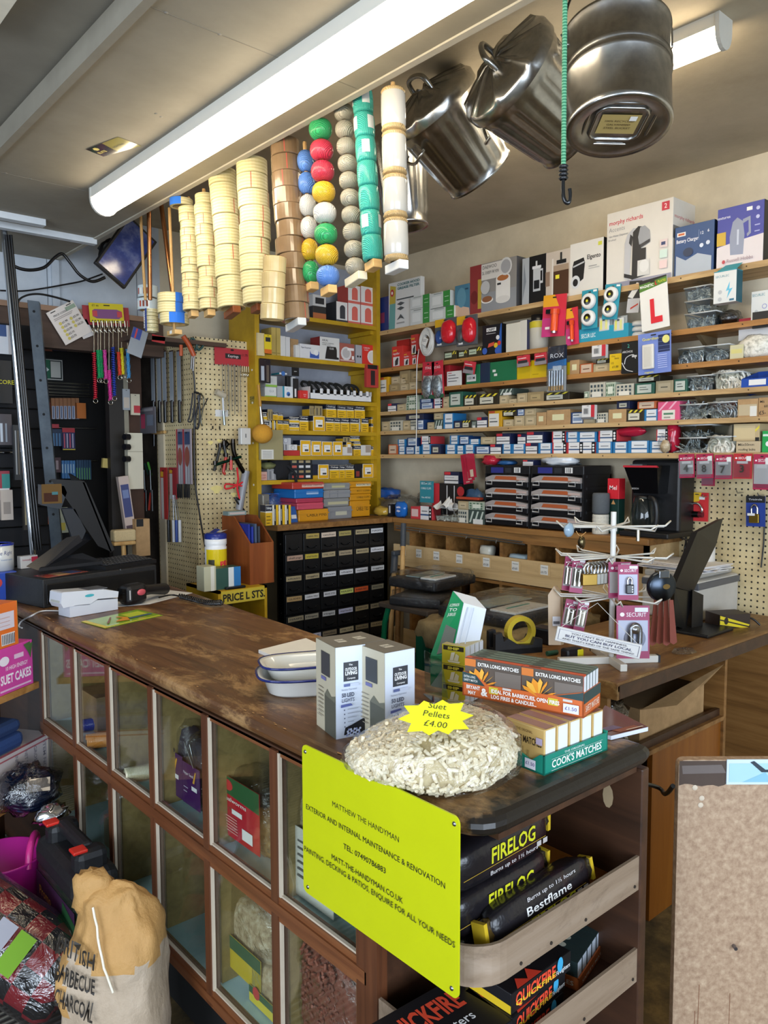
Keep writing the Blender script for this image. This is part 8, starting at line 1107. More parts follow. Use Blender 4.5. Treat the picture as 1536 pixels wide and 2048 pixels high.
# yellow sign on the counter front
pts=[onX(604,1487,.822),onX(918,1650,.822),onX(913,2010,.822),onX(606,1780,.822)];O=pts[3];U=(pts[1]-pts[0]);w=U.length;U.normalize();h=(pts[0]-pts[3]).length;t=empty('hanging_sign','bright yellow handyman sign screwed to the counter front','sign',T=frame3(O,U,U.cross(Vector((0,0,1)))));t.matrix_world=frame3(pts[0]-Vector((0,0,h)),(0,-1,0),(-1,0,0));g=MB();g.prism(rounded(0,0,w,h,.012),.003,'bcc20c:plas',Matrix(((1,0,0,0),(0,0,-1,.003),(0,1,0,0),(0,0,0,1))))
prints(g,[Tx('MATTHEW THE HANDYMAN',.45,.69,.036,'1f2208:ink',.44,'c',.0),Tx('EXTERIOR AND INTERNAL MAINTENANCE & RENOVATION',.48,.575,.036,'1f2208:ink',.9,'c',.0),Tx('TEL: 07490786883',.45,.46,.036,'1f2208:ink',.28,'c',.0),Tx('MATT-THE-HANDYMAN.CO.UK',.46,.345,.036,'1f2208:ink',.47,'c',.0),Tx('PAINTING, DECKING & PATIOS, ENQUIRE FOR ALL YOUR NEEDS',.5,.285,.036,'1f2208:ink',.97,'c',.0)],(0,0,0),(1,0,0),(0,0,1),(0,-1,0),w,h);g.build('board',t)
for x,z in((.025,.955),(.975,.955),(.035,.045),(.965,.045)):g=MB();g.lathe([(0,.002),(.003,.0015),(.004,0)],'8f9192:metal',10,TR((x*w,0,z*h),pi/2));g.build('screw',t)
# end shelves of the counter
ZS1,ZS2=.6755,.4905
def fireloaf(loc,rz,L,r,h,lab,tilt=0.,best=False):
 t=empty('fire_log',lab,'fire log',T=TR(loc,tilt,0,rz),group='wrapped fire logs');g=MB();g.blob((L/2,r,h),grain('log_wrap','131215','1f1c20',8,.25,.5,5,'3b1d1d',dist=.01)()if 'log_wrap'not in bpy.data.materials else bpy.data.materials['log_wrap'],(0,0,h),24,14,.05,4,2,pw=.42);y=-r*1.02
 g.text('FIRELOG',(L*.05,y,h*(.9 if not best else .3)),(1,0,0),(0,0,1),h*(.5 if best else .72),'c9c81e:ink','c',L*.46,.02);g.text('Burns up to 1½ hours',(L*.06,y,h*(.38 if not best else 1.55)),(1,0,0),(0,0,1),h*.2,'d8d4d4:ink','c',L*.5,.0);g.quad((-L*.45,y,h*.76),(L*.4,y,h*.76),(L*.4,y,h*.785),(-L*.45,y,h*.785),'b9952c:ink')
 if best:g.text('Bestflame',(L*.02,y,h*.95),(1,0,0),(0,0,1),h*.4,'dcdad6:ink','c',L*.46,.01)
 for k in range(2):g.quad((L*(.3+.07*k),y,h*.45),(L*(.35+.07*k),y,h*.45),(L*(.35+.07*k),y,h*.7),(L*(.3+.07*k),y,h*.7),'b3aca8:ink')
 g.build('wrapper',t)
 for s in(-1,1):g=MB();g.blob((.014,r*.55,h*.6),'4a3a1c:gloss'if s<0 else '2f2820:gloss',(s*L*.5,0,h),10,8,.4,5,3,pw=.6);g.box(s*L*.5-.004+s*.012,-r*.6,h*.5,s*L*.5+.004+s*.012,r*.6,h*1.6,'c9a92c:gloss');g.build('crimped_end',t)
b=onY(1106,1650,.83);L=.265;xc=b.x-L/2
fireloaf((xc,.88,ZS1+.001),.0,L,.05,.02,'flattened wrapped fire log at the foot of the pile');fireloaf((xc,.872,ZS1+.036),.02,L,.045,.038,'wrapped fire log lying under the topmost one');fireloaf((xc+.008,.875,ZS1+.112),.04,L,.045,.038,'wrapped fire log topmost under the counter top')
a,b=onY(978,1830,.8),onY(1180,1750,.8);fireloaf(((a.x+b.x)/2,.803,ZS1+.016),.03,b.x-a.x,.023,.036,'wrapped fire log leaning in front of the piled fire logs',-.22,True)
QF=[R(0,0,1,1,'141316'),Tx('QUICKFIRE',.4,.25,.62,'e2482c:ink',.66,'c',.03),Tx('QUICKFIRE',.4,.25,.26,'e8b82c:ink',.66,'c',.02),Tx('Firelighters',.86,.25,.24,'e6e6e6:ink',.24),Ci(.8,.72,.05,'3fa3d0',1.6)]
def qbox(x0,x1,yb,yt,zb,Y,lab,rz=.0,d=.1):loc,_,w,h=slot('Y',Y,x0,x1,yt,zb,yb);tag(carton_mb(w,d,.036,'141316',front=QF,top=[Tx('QUICKFIRE',.45,.55,.3,'d9482c:ink',.8,'c',.03),Tx('Firelighters',.5,.3,.14,'e6e6e6:ink',.6),Po([(.1,.0),(.2,.2),(.3,.05),(.4,.25),(.5,.0)],'d9402c')],left=[R(0,0,1,.4,'cfae22')]).build('firelighter_box',None,Vector((loc.x,Y,zb)),rz),lab,'box','firelighter boxes');return zb+.037
z=ZS2
for k,(dx,r)in enumerate(((0,.06),(6,.1),(10,.02))):z=qbox(1017+dx,1126+dx,2000,1965,z,.80,f'black firelighter box in the inner stack, {("lowest", "middle", "topmost")[k]}',r)
z=ZS2
for k in range(2):z=qbox(850,1012,2040,2000,z,.795,f'black firelighter box in the outer stack by the sign, {("lower", "upper")[k]}',-.05,.14)
loc,_,w,h=slot('Y',.84,1140,1240,1880,ZS2,1955);t=empty('match_tray','small orange tray of dark match boxes on the lower end shelf','tray',loc,.25);g=MB();g.box(-w/2,0,0,w/2,.1,.003,'b8602c');g.box(-w/2,0,0,w/2,.003,h*.45,'b8602c');g.box(-w/2,0,0,-w/2+.003,.1,h*.45,'b8602c');g.text('OPEN FIRES',(-w/2-.0005,.05,h*.15),(0,-1,0),(0,0,1),.009,'e9ddd0:ink','c',.08);g.text('SAFETY MATCHES',(0,-.0005,h*.12),(1,0,0),(0,0,1),.006,'e9ddd0:ink','c',w*.8);g.build('tray',t)
for k in range(7):tw=(w-.008)/7;u=Vector((cos(.25),sin(.25),0));v=Vector((-sin(.25),cos(.25),0));tag(carton_mb(tw*.94,.09,h*.92,'2a3a3a',front=[R(.08,.03,.92,.97,'ccd4e0')],top=[Ci(.5,.5,.3,'c9c9b8')]).build('match_box',None,loc+u*(-w/2+.004+tw*(k+.5))+v*.005+Vector((0,0,.0035)),.25),f'slim dark match box in the small orange tray, {ORD[k]} from the firelighters','matches','slim match boxes')
# goods behind the counter glass
XC=.91;Z1,Z2=.58,.24
def bagc(px0,px1,y0,y1,zb,lab,nm,cat,low,lown,lab_c=None,film=True,r=.045,prints_=(),fill=.6,X=XC,seed=1):
 loc,rz,w,h=slot('X',X,px0,px1,y0,zb,y1);t=empty(nm,lab,cat,loc+Vector((.045,0,0)),FX);g=MB();g.blob((w*.46,r*.85,h*fill*.5),low,(0,0,h*fill*.5),16,14,.1,5,seed,pw=.55,flat=.0);g.build(lown,t)
 if film:g=MB();g.blob((w*.5,r,h*.5),'film',(0,0,h*.5),18,16,.14,4,seed+1,pw=.6,flat=.0);g.build('bag_film',t)
 if lab_c:g=MB();g.box(-w*.4,-r*1.06,h*lab_c[1],w*.38,-r*1.03,h*lab_c[2],lab_c[0]);prints(g,prints_,(-w*.4,-r*1.06,h*lab_c[1]),(1,0,0),(0,0,1),(0,-1,0),w*.78,h*(lab_c[2]-lab_c[1]));g.build('label',t)
 return t,w,h
PU=[Tx('Nyjer Seed',.35,.72,.07,'e0d8e6:ink',.55),Po([(.6,.6),(.75,.9),(.8,.88),(.7,.6)],'d9a03c'),R(.55,.42,.85,.52,'e6e4ea'),R(.1,.4,.35,.42,'b9a9c9'),R(.1,.3,.3,.32,'b9a9c9')]
for k,(x0,x1,y0,y1)in enumerate(((315,368,1442,1622),(360,402,1475,1655))):
 t,w,h=bagc(x0,x1,y0,y1,Z1,f'clear and purple bird seed sack behind the glass, {("farther along", "nearer the shop end")[k]}','seed_bag','bag','3a3540:matte','contents',('45205a:gloss',.08,.62),True,.04,PU,.9,seed=k+2);g=MB();g.tube([(-.03,-.045,h*.9),(.02,-.046,h*.62),(.028,-.046,h*.64),(.0,-.045,h*.9)],.0015,'b9b9bb:metal',n=5);g.build('wire_hook',t)
bagc(438,535,1553,1749,Z1,'red and green labelled bag of dried mealworms behind the glass','seed_bag','bag','mealworm','mealworms',('b52230:gloss',.12,.92),True,.05,[Po([(0,.72),(1,.66),(1,1),(0,1)],'2a5a34'),Ci(.25,.86,.12,'c43a3a',.6),Tx('Mealworms',.4,.6,.07,'f0e4e0:ink',.6),R(.35,.42,.6,.5,'e8e6e4'),R(.6,.1,.85,.28,'e8e6e4')]+[R(.08,.1+k*.05,.5,.115+k*.05,'d99a94')for k in range(6)],.6,seed=4)
bagc(556,690,1572,1835,Z1,'white labelled bag of grass seed standing behind the glass','seed_bag','bag','seed','seeds',('c9c6be:paper',.02,.62),True,.055,[R(.05,.55,.3,.95,'c03a34'),Tx('20kg',.18,.7,.1,'f0e4e0:ink',.2)]+[R(.4,.8-k*.1,.9,.83-k*.1,'5a5a58')for k in range(6)],.95,seed=6)
bagc(433,535,1757,2015,Z2,'tall clear bag of shelled peanuts in the lower glass row','peanut_bag','bag','peanuts','peanuts',('c9b02c:gloss',.12,.42),True,.05,[R(0,.6,1,1,'2a5a3c')],.72,seed=7);bagc(490,545,1915,2050,Z2,'shorter clear bag of peanuts with yellow label before the tall one','peanut_bag','bag','peanuts','peanuts',('d9c42c:gloss',.02,.3),True,.035,[R(0,.55,1,1,'2a5a3c'),Ci(.3,.8,.14,'c43a3a')],.75,X=.89,seed=9)
t,w,h=bagc(572,712,1884,2075,Z2,'tied clear bag of reddish berry suet pellets in the lower row','pellet_bag','bag','berrysuet','pellets',None,True,.055,(),.92,seed=11);g=MB();g.blob((.02,.015,.03),'film',(-w*.3,-.07,h*.62),10,8,.5,5,2);g.blob((.008,.008,.008),'c9c9cb:gloss',(-w*.3,-.075,h*.6),8,6);g.build('knot',t)
random.seed(31);g=MB()
for k in range(320):u,v=random.uniform(-1,1),random.uniform(.05,.95);s=sqrt(max(0,1-u*u*.8));p=Vector((u*w*.44,-.05*s,h*.92*v));d=Vector((random.gauss(0,1),random.gauss(0,.3),random.gauss(0,1))).normalized()*.006;g.cyl(p-d,p+d,.0034,'berrysuet',n=6)
g.build('surface_pellets',t)['kind']='stuff'
def coil(x,y,hx,lab,zb=Z1,r=.02,L=.1,X=.93,rz=-.3):
 g=MB();g.tube([(k*L/220-L/2,r*cos(k*.9),r+r*sin(k*.9))for k in range(221)],.0028,hx+':gloss',n=5);p=onX(x,y,X);tag(g.build('spiral_hose',None,Vector((X,p.y,zb+.001)),rz),lab,'hose','spiral hoses behind the glass')
coil(190,1470,'1f7a5c','green spiral hose coil behind the glass',X=1.0);coil(192,1490,'3a3a94','blue spiral hose coil behind the glass',X=.96);coil(208,1500,'d98a2c','orange spiral hose coil behind the glass',X=.92,r=.024);coil(285,1512,'d9b414','yellow spiral hose coil behind the glass',X=1.0,r=.022);coil(288,1562,'c9c0a4','cream spiral hose coil behind the glass',X=.91)
p=onX(378,1730,1.0);tag(MB().blob((.06,.05,.08),'kraft',(0,0,.08),14,12,.3,4,6,flat=.0).build('paper_bag',None,Vector((1.0,p.y,Z2))),'crumpled brown paper bag in the lower glass row','bag');g=carton_mb(.2,.15,.1,'b9b49c',front=[Tx('stock',.5,.4,.2,'5a5a4a:ink')]);tag(g.build('stock_carton',None,Vector((.93,onX(230,1600,.93).y,Z2)),FX),'pale printed carton in the lower glass row','box');g=carton_mb(.16,.14,.12,'kraft');tag(g.build('stock_carton',None,Vector((.95,2.62,Z1)),FX),'kraft carton at the far end of the upper glass row','box')
# goods on the floor
# paper charcoal sack
cs=Vector((.672,1.715,.006));t=empty('charcoal_sack','tall crumpled brown paper charcoal sack before the counter','sack',cs,-.7);t.scale=(1,1,1.17);H_=.44;sh=lambda p:Vector((p.x*(1-.3*max(0,p.z/.22)**2-.06*p.z),p.y*(1-.55*max(0,p.z/.22)**2),p.z+(.02*p.x if p.z>.1 else 0)))
g=MB();rr=(.115,.1,.225)
def rind(p):n1=noise.noise(p*11)*.02+abs(noise.noise(p*26+Vector((3,1,2))))*.012;return sh(p)+Vector((p.x,p.y,0)).normalized()*n1
g.blob(rr,'sack',(0,0,.215),56,44,.06,3,4,pw=.62,flat=.0,mod=rind);top=K('sacktop');g.mats.append(top);ti=len(g.mats)-1
for i,f in enumerate(g.f):
 c=sum((Vector(g.v[k])for k in f),Vector())/len(f)
 if c.z>.31-.4*c.x*(1 if c.x<0 else .2)+.02*noise.noise(c*14)or(c.x<-.085 and c.z>.2):g.m[i]=ti
g.build('paper_body',t)
def wrapS(p):
 q=Vector((p.x,0,p.z));best=min(((Vector(v)-Vector((q.x,-.1,q.z))).length_squared,v)for v in sk)[1];return Vector((p.x,best[1]-.009,p.z))
sk=[v for v in g.v if v[1]<-.0];g=MB()
for s,z_ in(('BRITISH',.32),('BARBECUE',.275),('CHARCOAL',.23)):g.text(s,(-.106,0,z_+.025),Vector((1,0,-.35)).normalized(),Vector((.1,0,1)).normalized(),.03,'231d16:ink','l',.085+.008*len(s)/8,.02,fn=wrapS)
g.build('lettering',t);g=MB();q=[Vector((-.05+.0*k,-.045-.008*k,.44-.02*k))for k in range(7)];g.tube([wrapS(p)for p in[Vector((-.03+.006*k,0,.42-.016*k))for k in range(10)]],.003,'e0d8c4:fab',n=5);g.build('seam_string',t);g=MB();g.blob((.045,.03,.045),'sacktop',(-.05,.0,.42),16,10,.3,6,3,pw=.7);g.build('folded_neck',t)
# plaid blanket roll in film, bucket, tool case
pc=atD(36,1900,2.12);ax=dirw(.84,-.5,-.12);t=empty('blanket_roll','red and black plaid blanket roll wrapped in clear film','blanket',T=along(pc+ax,pc));t.matrix_world=Matrix.Translation((pc.x,pc.y,max(.15,pc.z)))@along(ax*1.0+Vector((0,0,0)),Vector((0,0,0)))
g=MB();g.lathe([(0,-.2),(.08,-.2),(.11,-.17),(.115,0),(.11,.15),(.09,.175),(0,.18)],'plaid',30);g.build('blanket',t);g=MB();g.lathe([(0,-.26),(.09,-.24),(.122,-.18),(.126,0),(.122,.17),(.1,.21),(.04,.25)],'wrapfilm',30);g.build('wrap_film',t)
Ti=t.matrix_world.inverted();R3=Ti.to_3x3();vN=(Vector((0,0,HC))-t.matrix_world.translation).normalized();ld=Ti.to_3x3()@vN;ld.z=0;ld.normalize();sd_=Vector((0,0,1)).cross(ld);g=MB();o=ld*.1285+sd_*-.04;
for s,c in((0,'6f9a2c:gloss'),(.06,'9a9aa4:gloss')):g.add([o+Vector((0,0,.0-s)),o+Vector((0,0,.05-s)),o+sd_*.1+Vector((0,0,.05-s)),o+sd_*.1+Vector((0,0,-s))],((0,1,2,3),),c)
g.build('label',t)
pb=atD(8,1755,2.42);t=empty('flexible_bucket','bright pink flexible bucket behind the plaid blanket roll','bucket',(pb.x,pb.y,.006));zt=atD(8,1662,2.58).z;r=.115;g=MB();g.lathe([(0,0),(r*.78,0),(r*.84,.01)]+[(r*(.84+.16*k/14+.004*(k%2)),.012+(zt-.02)*k/14)for k in range(15)]+[(r*1.03,zt),(r*.97,zt),(r*.8,.02),(0,.02)],'c8289a:plas',40);g.build('tub',t);g=MB();d=dirw(1,0,0);g.tube(smooth_pts([d*r*.95+Vector((-.04,-.03,zt-.02)),d*r*.9+Vector((-.02,-.01,zt+.035)),d*r*.75+Vector((.03,.05,zt+.04)),d*r*.7+Vector((.05,.08,zt-.01))],4),.011,'d8348f:plas',n=8);g.build('handle',t)
p0=onX(150,1665,.76);Yc=p0.y;zt=p0.z;t=empty('tool_case','black plastic tool case with red catches beside the pink bucket','case',(.76,Yc,.006),0);Hc_=zt-.006;g=MB();g.box(-.062,-.165,0,.062,.165,Hc_*.72,'1f2a22:gloss',bev=.02);prints(g,[R(.02,.08,.98,.92,'3a1f3c'),Po([(.2,.1),(.5,.6),(.6,.2),(.7,.1)],'8a4a24'),Po([(.55,.0),(1,.0),(1,.8),(.7,.9)],'1f4a2a'),Tx('Promo',.26,.7,.1,'d9a03c:ink',.3),Ci(.88,.6,.05,'c9c0b0',2)],(-.0625,.165,0),(0,-1,0),(0,0,1),(-1,0,0),0.33,Hc_*.7);g.build('case_body',t);g=MB();g.box(-.066,-.172,Hc_*.66,.066,.172,Hc_*.88,'blackgrain',bev=.03);g.box(-.045,-.14,Hc_*.8,.045,-.075,Hc_,'blackgrain',bev=.02);g.box(-.045,.075,Hc_*.8,.045,.14,Hc_,'blackgrain',bev=.02);g.box(-.018,-.1,Hc_*.93,.018,.1,Hc_*1.02,'blackgrain',bev=.012);g.build('lid',t)
for y in(-.11,.11):g=MB();g.box(-.05,y-.02,Hc_*.99,-.01,y+.02,Hc_*1.012,'d02c20:plas',bev=.003);g.build('catch',t)
# side shelf with suet cakes, cartons and bagged goods
zs=.739;s1,s0=Vector((.83,2.735,zs)),onZ(0,1395,zs);u=(s1-s0).normalized();rz=atan2(u.y,u.x);v=Vector((-u.y,u.x,0));t=empty('side_shelf','low wooden shelf rack at the far end of the counter','shelf',s0-u*.5);t.rotation_euler=(0,0,rz);Ls=(s1-s0).length+.5
for z_ in(0,-.36):g=MB();g.box(0,0,z_-.022,Ls,.16,z_,'shelfbrown');g.build('board',t)
g=MB();g.box(0,.16,-zs+.006,Ls,.17,.45,'darkwood');g.build('back_board',t);g=MB();g.box(0,0,-zs+.006,.02,.16,.0,'darkwood');g.build('side_panel',t)
def onshelf(x0,x1,yt,zb,name,label,col,fr,d=.13,sd=(),inset=.004):
 a,b=onZ(x0,1395-.42*x0,zs),onZ(x1,1395-.42*x1,zs);q=(a+b)/2;q=s0+u*(q-s0).dot(u)+v*inset;w=(b-a).dot(u);dd=_W((x0+x1)/2,yt);h=HC+dd[2]*sqrt(q.x**2+q.y**2)/sqrt(dd[0]**2+dd[1]**2)-zb;return tag(carton_mb(w,d,h,col,front=fr,right=sd).build(name,None,Vector((q.x,q.y,zb)),rz),label,'box'),h
o,h=onshelf(-28,68,1294,zs+.0005,'suet_box','pink box of suet cakes on the side shelf','d0489f',[Tx('SUET CAKES',.64,.22,.2,'f4eaf2:ink',.64,'c',.03),Tx('10 HIGH ENERGY',.66,.5,.09,'f4eaf2:ink',.46),R(.3,.06,.95,.1,'e6b9d8'),Ci(.4,.72,.1,'efe6f0',.7),R(.6,.7,.8,.8,'e6c2dc'),Po([(.85,.9),(.95,.6),(1,.95)],'4a6a3c'),Po([(.8,.95),(.9,.75),(.95,.98)],'4a6a3c')],sd=[R(0,0,1,1,'b8388a')])
onshelf(-50,42,1212,zs+h+.001,'suet_box','orange and white box atop the pink suet cakes','e0702a',[R(.05,.42,.92,.8,'d6d0dc'),R(.62,.06,.92,.32,'e0dcdc')]+[R(.64+k*.035,.08,.655+k*.035,.3,'3a3a44')for k in range(8)]+[R(.1,.5+k*.09,.8,.51+k*.09,'c99a90')for k in range(3)],sd=[R(0,0,1,1,'b9a03c'),R(.2,.4,.8,.7,'3a5a34')])
g=MB();g.box(0,0,0,.24,.14,.055,'1f3a6c:fab',bev=.02);g.box(.0,.0,.056,.23,.14,.1,'1c345f:fab',bev=.02);tag(g.build('folded_cloth',None,s0-u*.12+Vector((0,0,-.36+.16))+v*.01,rz),'dark blue folded cloth under the side shelf','cloth')
g=carton_mb(.42,.15,.16,'b9afae',front=[Tx(s,.52+.13*k,.5,.11,'8a8486:ink',.28)for k,s in enumerate(())]+[R(.0,.9,1,.93,'a0505a')],top=[R(.3,.3,.55,.8,'2a2a34'),R(.0,.0,1,.08,'a0505a')])
for k,s in enumerate(('INNER CASE','NET WEIGHT','GROSS WT','ITEM NO.')):g.text(s,(.02+.045*k,-.0008,.145),(0,0,-1),(1,0,0),.014,'77727a:ink','l',.1)
tag(g.build('stock_carton',None,s0+u*.04+Vector((0,0,-.3595))+v*.003,rz),'pinkish white carton with sideways lettering under the side shelf','box')
pq=atD(58,1590,2.5);t=empty('bagged_cable','clear bag of dark blue hose on top of the floor goods','bag',pq);g=MB()
for k in range(4):g.tube([(.07*cos(q),.06*sin(q),.012*k+.02*sin(q))for q in[j*pi/10 for j in range(20)]],.012,'1c2c48:gloss',n=7,closed=True)
g.build('hose',t);g=MB();g.blob((.1,.09,.075),'filmdark',(0,0,.02),20,14,.35,4,4);g.build('bag_film',t);g=MB();g.quad((-.03,-.07,.04),(.04,-.08,.03),(.045,-.07,.07),(-.02,-.06,.075),'b9a58c:paper');g.build('label',t);g=MB().blob((.05,.04,.03),'c9ccd4:chrome',(0,0,0),16,10,.6,6,2);tag(g.build('foil_packet',None,atD(105,1628,2.42)),'crumpled silver foil packet over the tool case','packet')
# chipboard panel with the face mask packet
p0=onY(1358,1520,.8);du=Vector((.753,-.658,0));t=empty('chipboard_panel','tall worn chipboard panel standing at the end of the aisle','board',(p0.x,p0.y,0),atan2(du.y,du.x));g=MB();g.prism(rounded(0,0,.5,p0.z,.014,4,(0,0,1,1)),.02,'chip',Matrix(((1,0,0,0),(0,0,-1,.02),(0,1,0,0),(0,0,0,1))));g.build('board',t)
g=MB();random.seed(3);pts=[(0.001,0)]+[(x,.05+.016*noise.noise(Vector((x*30,1,2)))+.03*(.12-x))for x in[.001+.012*k for k in range(12)]]+[(.14,.0)];g.poly([(a,-.0006,p0.z-.002-b)for a,b in pts][::-1],'4a3c34:matte');g.poly([(.006,-.0012,p0.z-.012),(.09,-.0012,p0.z-.01),(.1,-.0012,p0.z-.028),(.008,-.0012,p0.z-.03)],'665c58:matte')
for x,z_ in((.035,.06),(.05,.083),(.048,.098)):g.lathe([(0,.001),(.005,.0008),(.006,0)],'c9b9a4:matte',8,TR((x,-.0008,p0.z-z_),pi/2))
g.build('worn_patch',t);g=MB()
for x,w_,z0,z1 in((.045,.0012,.05,.3),(.053,.0012,.2,.36),(.12,.001,.05,.34)):g.quad((x,-.0006,z0),(x+w_,-.0006,z0),(x+w_+.002,-.0006,z1),(x+.002,-.0006,z1),'7d5138:matte')
g.build('stain_streak',t);g=MB();g.cyl((.127,-.012,p0.z-.41),(.127,0,p0.z-.41),.004,'8a8a94:metal',n=10);g.build('screw',t)
g=MB();g.box(.1,-.004,p0.z-.052,.26,-.001,p0.z+.002,'c3d2dc:gloss');prints(g,[R(.03,.1,.55,.85,'9fc4d0'),Po([(.2,.1),(.5,.5),(.6,.1)],'7fb0c2'),Po([(.35,.95),(.5,.6),(.62,.62),(.6,.5),(.45,.5),(.3,.9)],'26303a'),R(.62,0,1,1,'3f6a9a')],(.1,-.0042,p0.z-.052),(1,0,0),(0,0,1),(0,-1,0),.162,.054);T=t.matrix_world;o=g.build('mask_packet',None,T=TR((p0.x,p0.y,0),0,0,atan2(du.y,du.x)));tag(o,'clear blue packet of face masks stuck atop the chipboard panel','packet')
cord('panel_cable','short black cable from the counter end to the chipboard panel',smooth_pts([Vector((1.345,.9,.85)),onY(1308,1572,.9),onY(1330,1588,.86),p0+Vector((.0,.012,-.06))]),.005)
# tools on the pegboard pillar
PF,PX=3.585,1.868
def chainmb(p,L,r=.003,m='b0aca0:metal'):g=MB();[g.tube([p+Vector((r*cos(q)*(k%2),r*cos(q)*(1-k%2),-k*r*2.2+r*1.5*sin(q)))for q in[j*pi/4 for j in range(8)]],r*.32,m,n=4,closed=True)for k in range(int(L/r/2.2))];return g
c=onY(429,728,PF);e=onY(498,728,PF);zt=onY(464,697,PF).z;t=empty('keyring_card','red keyring card with hanging chains on the pegboard','key rings',c);w,h=e.x-c.x,zt-c.z;g=MB();g.box(0,-.003,0,w,0,h,'b3303a');prints(g,[R(.3,.4,.75,.68,'1c1c20'),Tx('Keyrings',.53,.47,.16,'e6dcdc:ink',.3),Tx('£1.75',.86,.6,.14,'2a1014:ink'),Ci(.5,.9,.05,'2a1014',.5)],(0,-.003,0),(1,0,0),(0,0,1),(0,-1,0),w,h);g.build('card',t)
for k in range(9):chainmb(Vector((w*(.2+.06*k),-.008-.006*(k%3),0)),(.22,.25,.2,.27,.24,.26,.21,.25,.27)[k]).build('chain',t)
for k in range(4):g=MB();x=w*(.78+.06*k);g.tube([(x,-.008,0),(x,-.01,-.03)],.004,'c9bfa4:metal',n=7);g.tube([(x+.01*cos(q),-.01,-.043+.011*sin(q))for q in[j*pi/6 for j in range(12)]],.0018,'d0ccc0:chrome',n=5,closed=True);g.build('key_ring',t)
def tool(name,label,paths,Y=PF-.005,P=None):
 g=MB()
 for pts,r,m in paths:g.tube(smooth_pts([(P or(lambda q:onY(q[0],q[1],Y)))(q)for q in pts],3),r,m,n=7)
 return tag(g.build(name),label,'tool')
OG,TE,BK,ST_='b3502a:plas','2a4a48:plas','17181a:plas','a9acb0:metal'
tool('hanging_snips','orange handled pruning snips at the top of the pillar',[([(366,672),(378,690),(388,712)],.013,OG),([(362,690),(362,712)],.009,OG),([(388,712),(386,742)],.006,ST_),([(384,712),(382,738)],.005,ST_)],3.56)
tool('hanging_scissors','dark teal handled scissors hung at the pillar top',[([(384,676),(380,690),(388,702),(394,690),(386,676)],.006,TE),([(396,690),(404,684),(406,692),(398,700),(394,694)],.006,TE),([(390,702),(386,735)],.004,ST_)],3.57)
tool('hanging_cable','long black cable running down the pegboard pillar',[([(386,740),(390,780),(388,880),(390,960),(398,1020),(408,1080),(418,1132)],.0045,'1a1512:plas')],3.575)
tool('hanging_cable','tangle of dark cable and measuring spoons on the pillar',[([(388,784),(400,790),(394,820),(390,850),(396,856),(400,830),(396,790)],.005,'1c1e22:plas'),([(386,786),(380,830),(376,842),(384,840),(390,800)],.004,'22242a:plas'),([(400,786),(408,800),(402,840),(405,852)],.004,'6d6a5c:metal'),([(416,796),(408,812),(402,820)],.003,'2a2a2a:plas')],3.57)
for k,(pp_,m)in enumerate((([(440,895),(434,920),(428,942)],'2a2a26:plas'),([(448,890),(452,915),(450,940)],'1d1e20:plas'),([(466,886),(468,905),(476,925),(490,948)],'262320:metal'),([(452,914),(447,942),(450,948)],'b03226:plas'),([(430,930),(455,922),(476,915),(482,914)],'1c4a40:metal'),([(462,920),(462,940)],'c8362c:plas'))):tool('hanging_pliers',('black handled pliers at the outer edge of','black pliers next to the outer pair in','dark jawed pliers at the far side of','red handled pliers low in','green screw clamp lying across','short red gripped pliers in')[k]+' the pegboard tool cluster',[(pp_,.008 if k!=2 else .012,m),([(pp_[0][0],pp_[0][1]-8),pp_[0]],.011,'3a3633:metal')],3.57-.006*k)
g=MB();p=onY(450,888,3.57);g.lathe([(.006,-.004),(.02,-.004),(.02,.004),(.006,.004)],'33302c:metal',18,TR(p,pi/2),close=True);[g.cyl(p+Vector((.022*cos(a),0,.022*sin(a))),p+Vector((.03*cos(a),0,.03*sin(a))),.004,'33302c:metal',n=8)for a in[k*pi/3 for k in range(6)]];tag(g.build('leather_punch'),'round headed leather punch above the tool cluster','tool')
tool('hanging_bungee_cord','red cord tied in a bow with a black hook on the pillar',[([(474,935),(475,968),(452,978),(452,968),(474,970),(486,964),(484,972),(474,972),(480,1000)],.005,'d02a30:fab'),([(480,1000),(470,996),(480,1012),(488,1020),(484,1030),(478,1022)],.005,'15171a:plas')],3.55)
pA_,pB_=onY(492,942,3.56),onY(478,1020,3.56);g=MB();g.cyl(pB_,pA_,.02,'8a8a8e:plas',n=18);tag(g.build('hanging_tube'),'grey plastic tube hung beside the red cord','tube')
p=onY(482,889,YS-.03);g=MB();g.box(0,0,0,.06,.03,.085,'c9c7c2:plas',bev=.004);g.box(.026,-.001,.035,.032,0,.055,'6a6a6a:ink');tag(g.build('wall_switch_box',None,p),'white square box fixed to the yellow shelf post','box')
p=onY(525,887,YS-.05);z2=onY(525,848,YS-.05).z;r=(z2-p.z)/2;t=empty('hanging_duster','round yellow bristle duster hung on the yellow shelf post','brush',p);g=MB();n=40;vs=[((r*1.02*sin(a)*(1+.06*(k%2)))*cos(2*pi*k/n),(r*sin(a)*(1+.06*(k%2)))*sin(2*pi*k/n),r-r*cos(a))for a in[j*pi/12 for j in range(13)]for k in range(n)];g.add(vs,[(i*n+k,i*n+(k+1)%n,(i+1)*n+(k+1)%n,(i+1)*n+k)for i in range(12)for k in range(n)],'c98f2c:fab',True);g.build('head',t);g=MB();g.cyl((0,0,2*r),(-.01,0,2*r+.09),.012,'a9a59c:metal',r1=.005);g.tube([(-.01,0,2*r+.09),(-.02,0,2*r+.2)],.008,'b3812c:dowel'.split(':')[0]+':wood',n=8);g.build('handle',t)
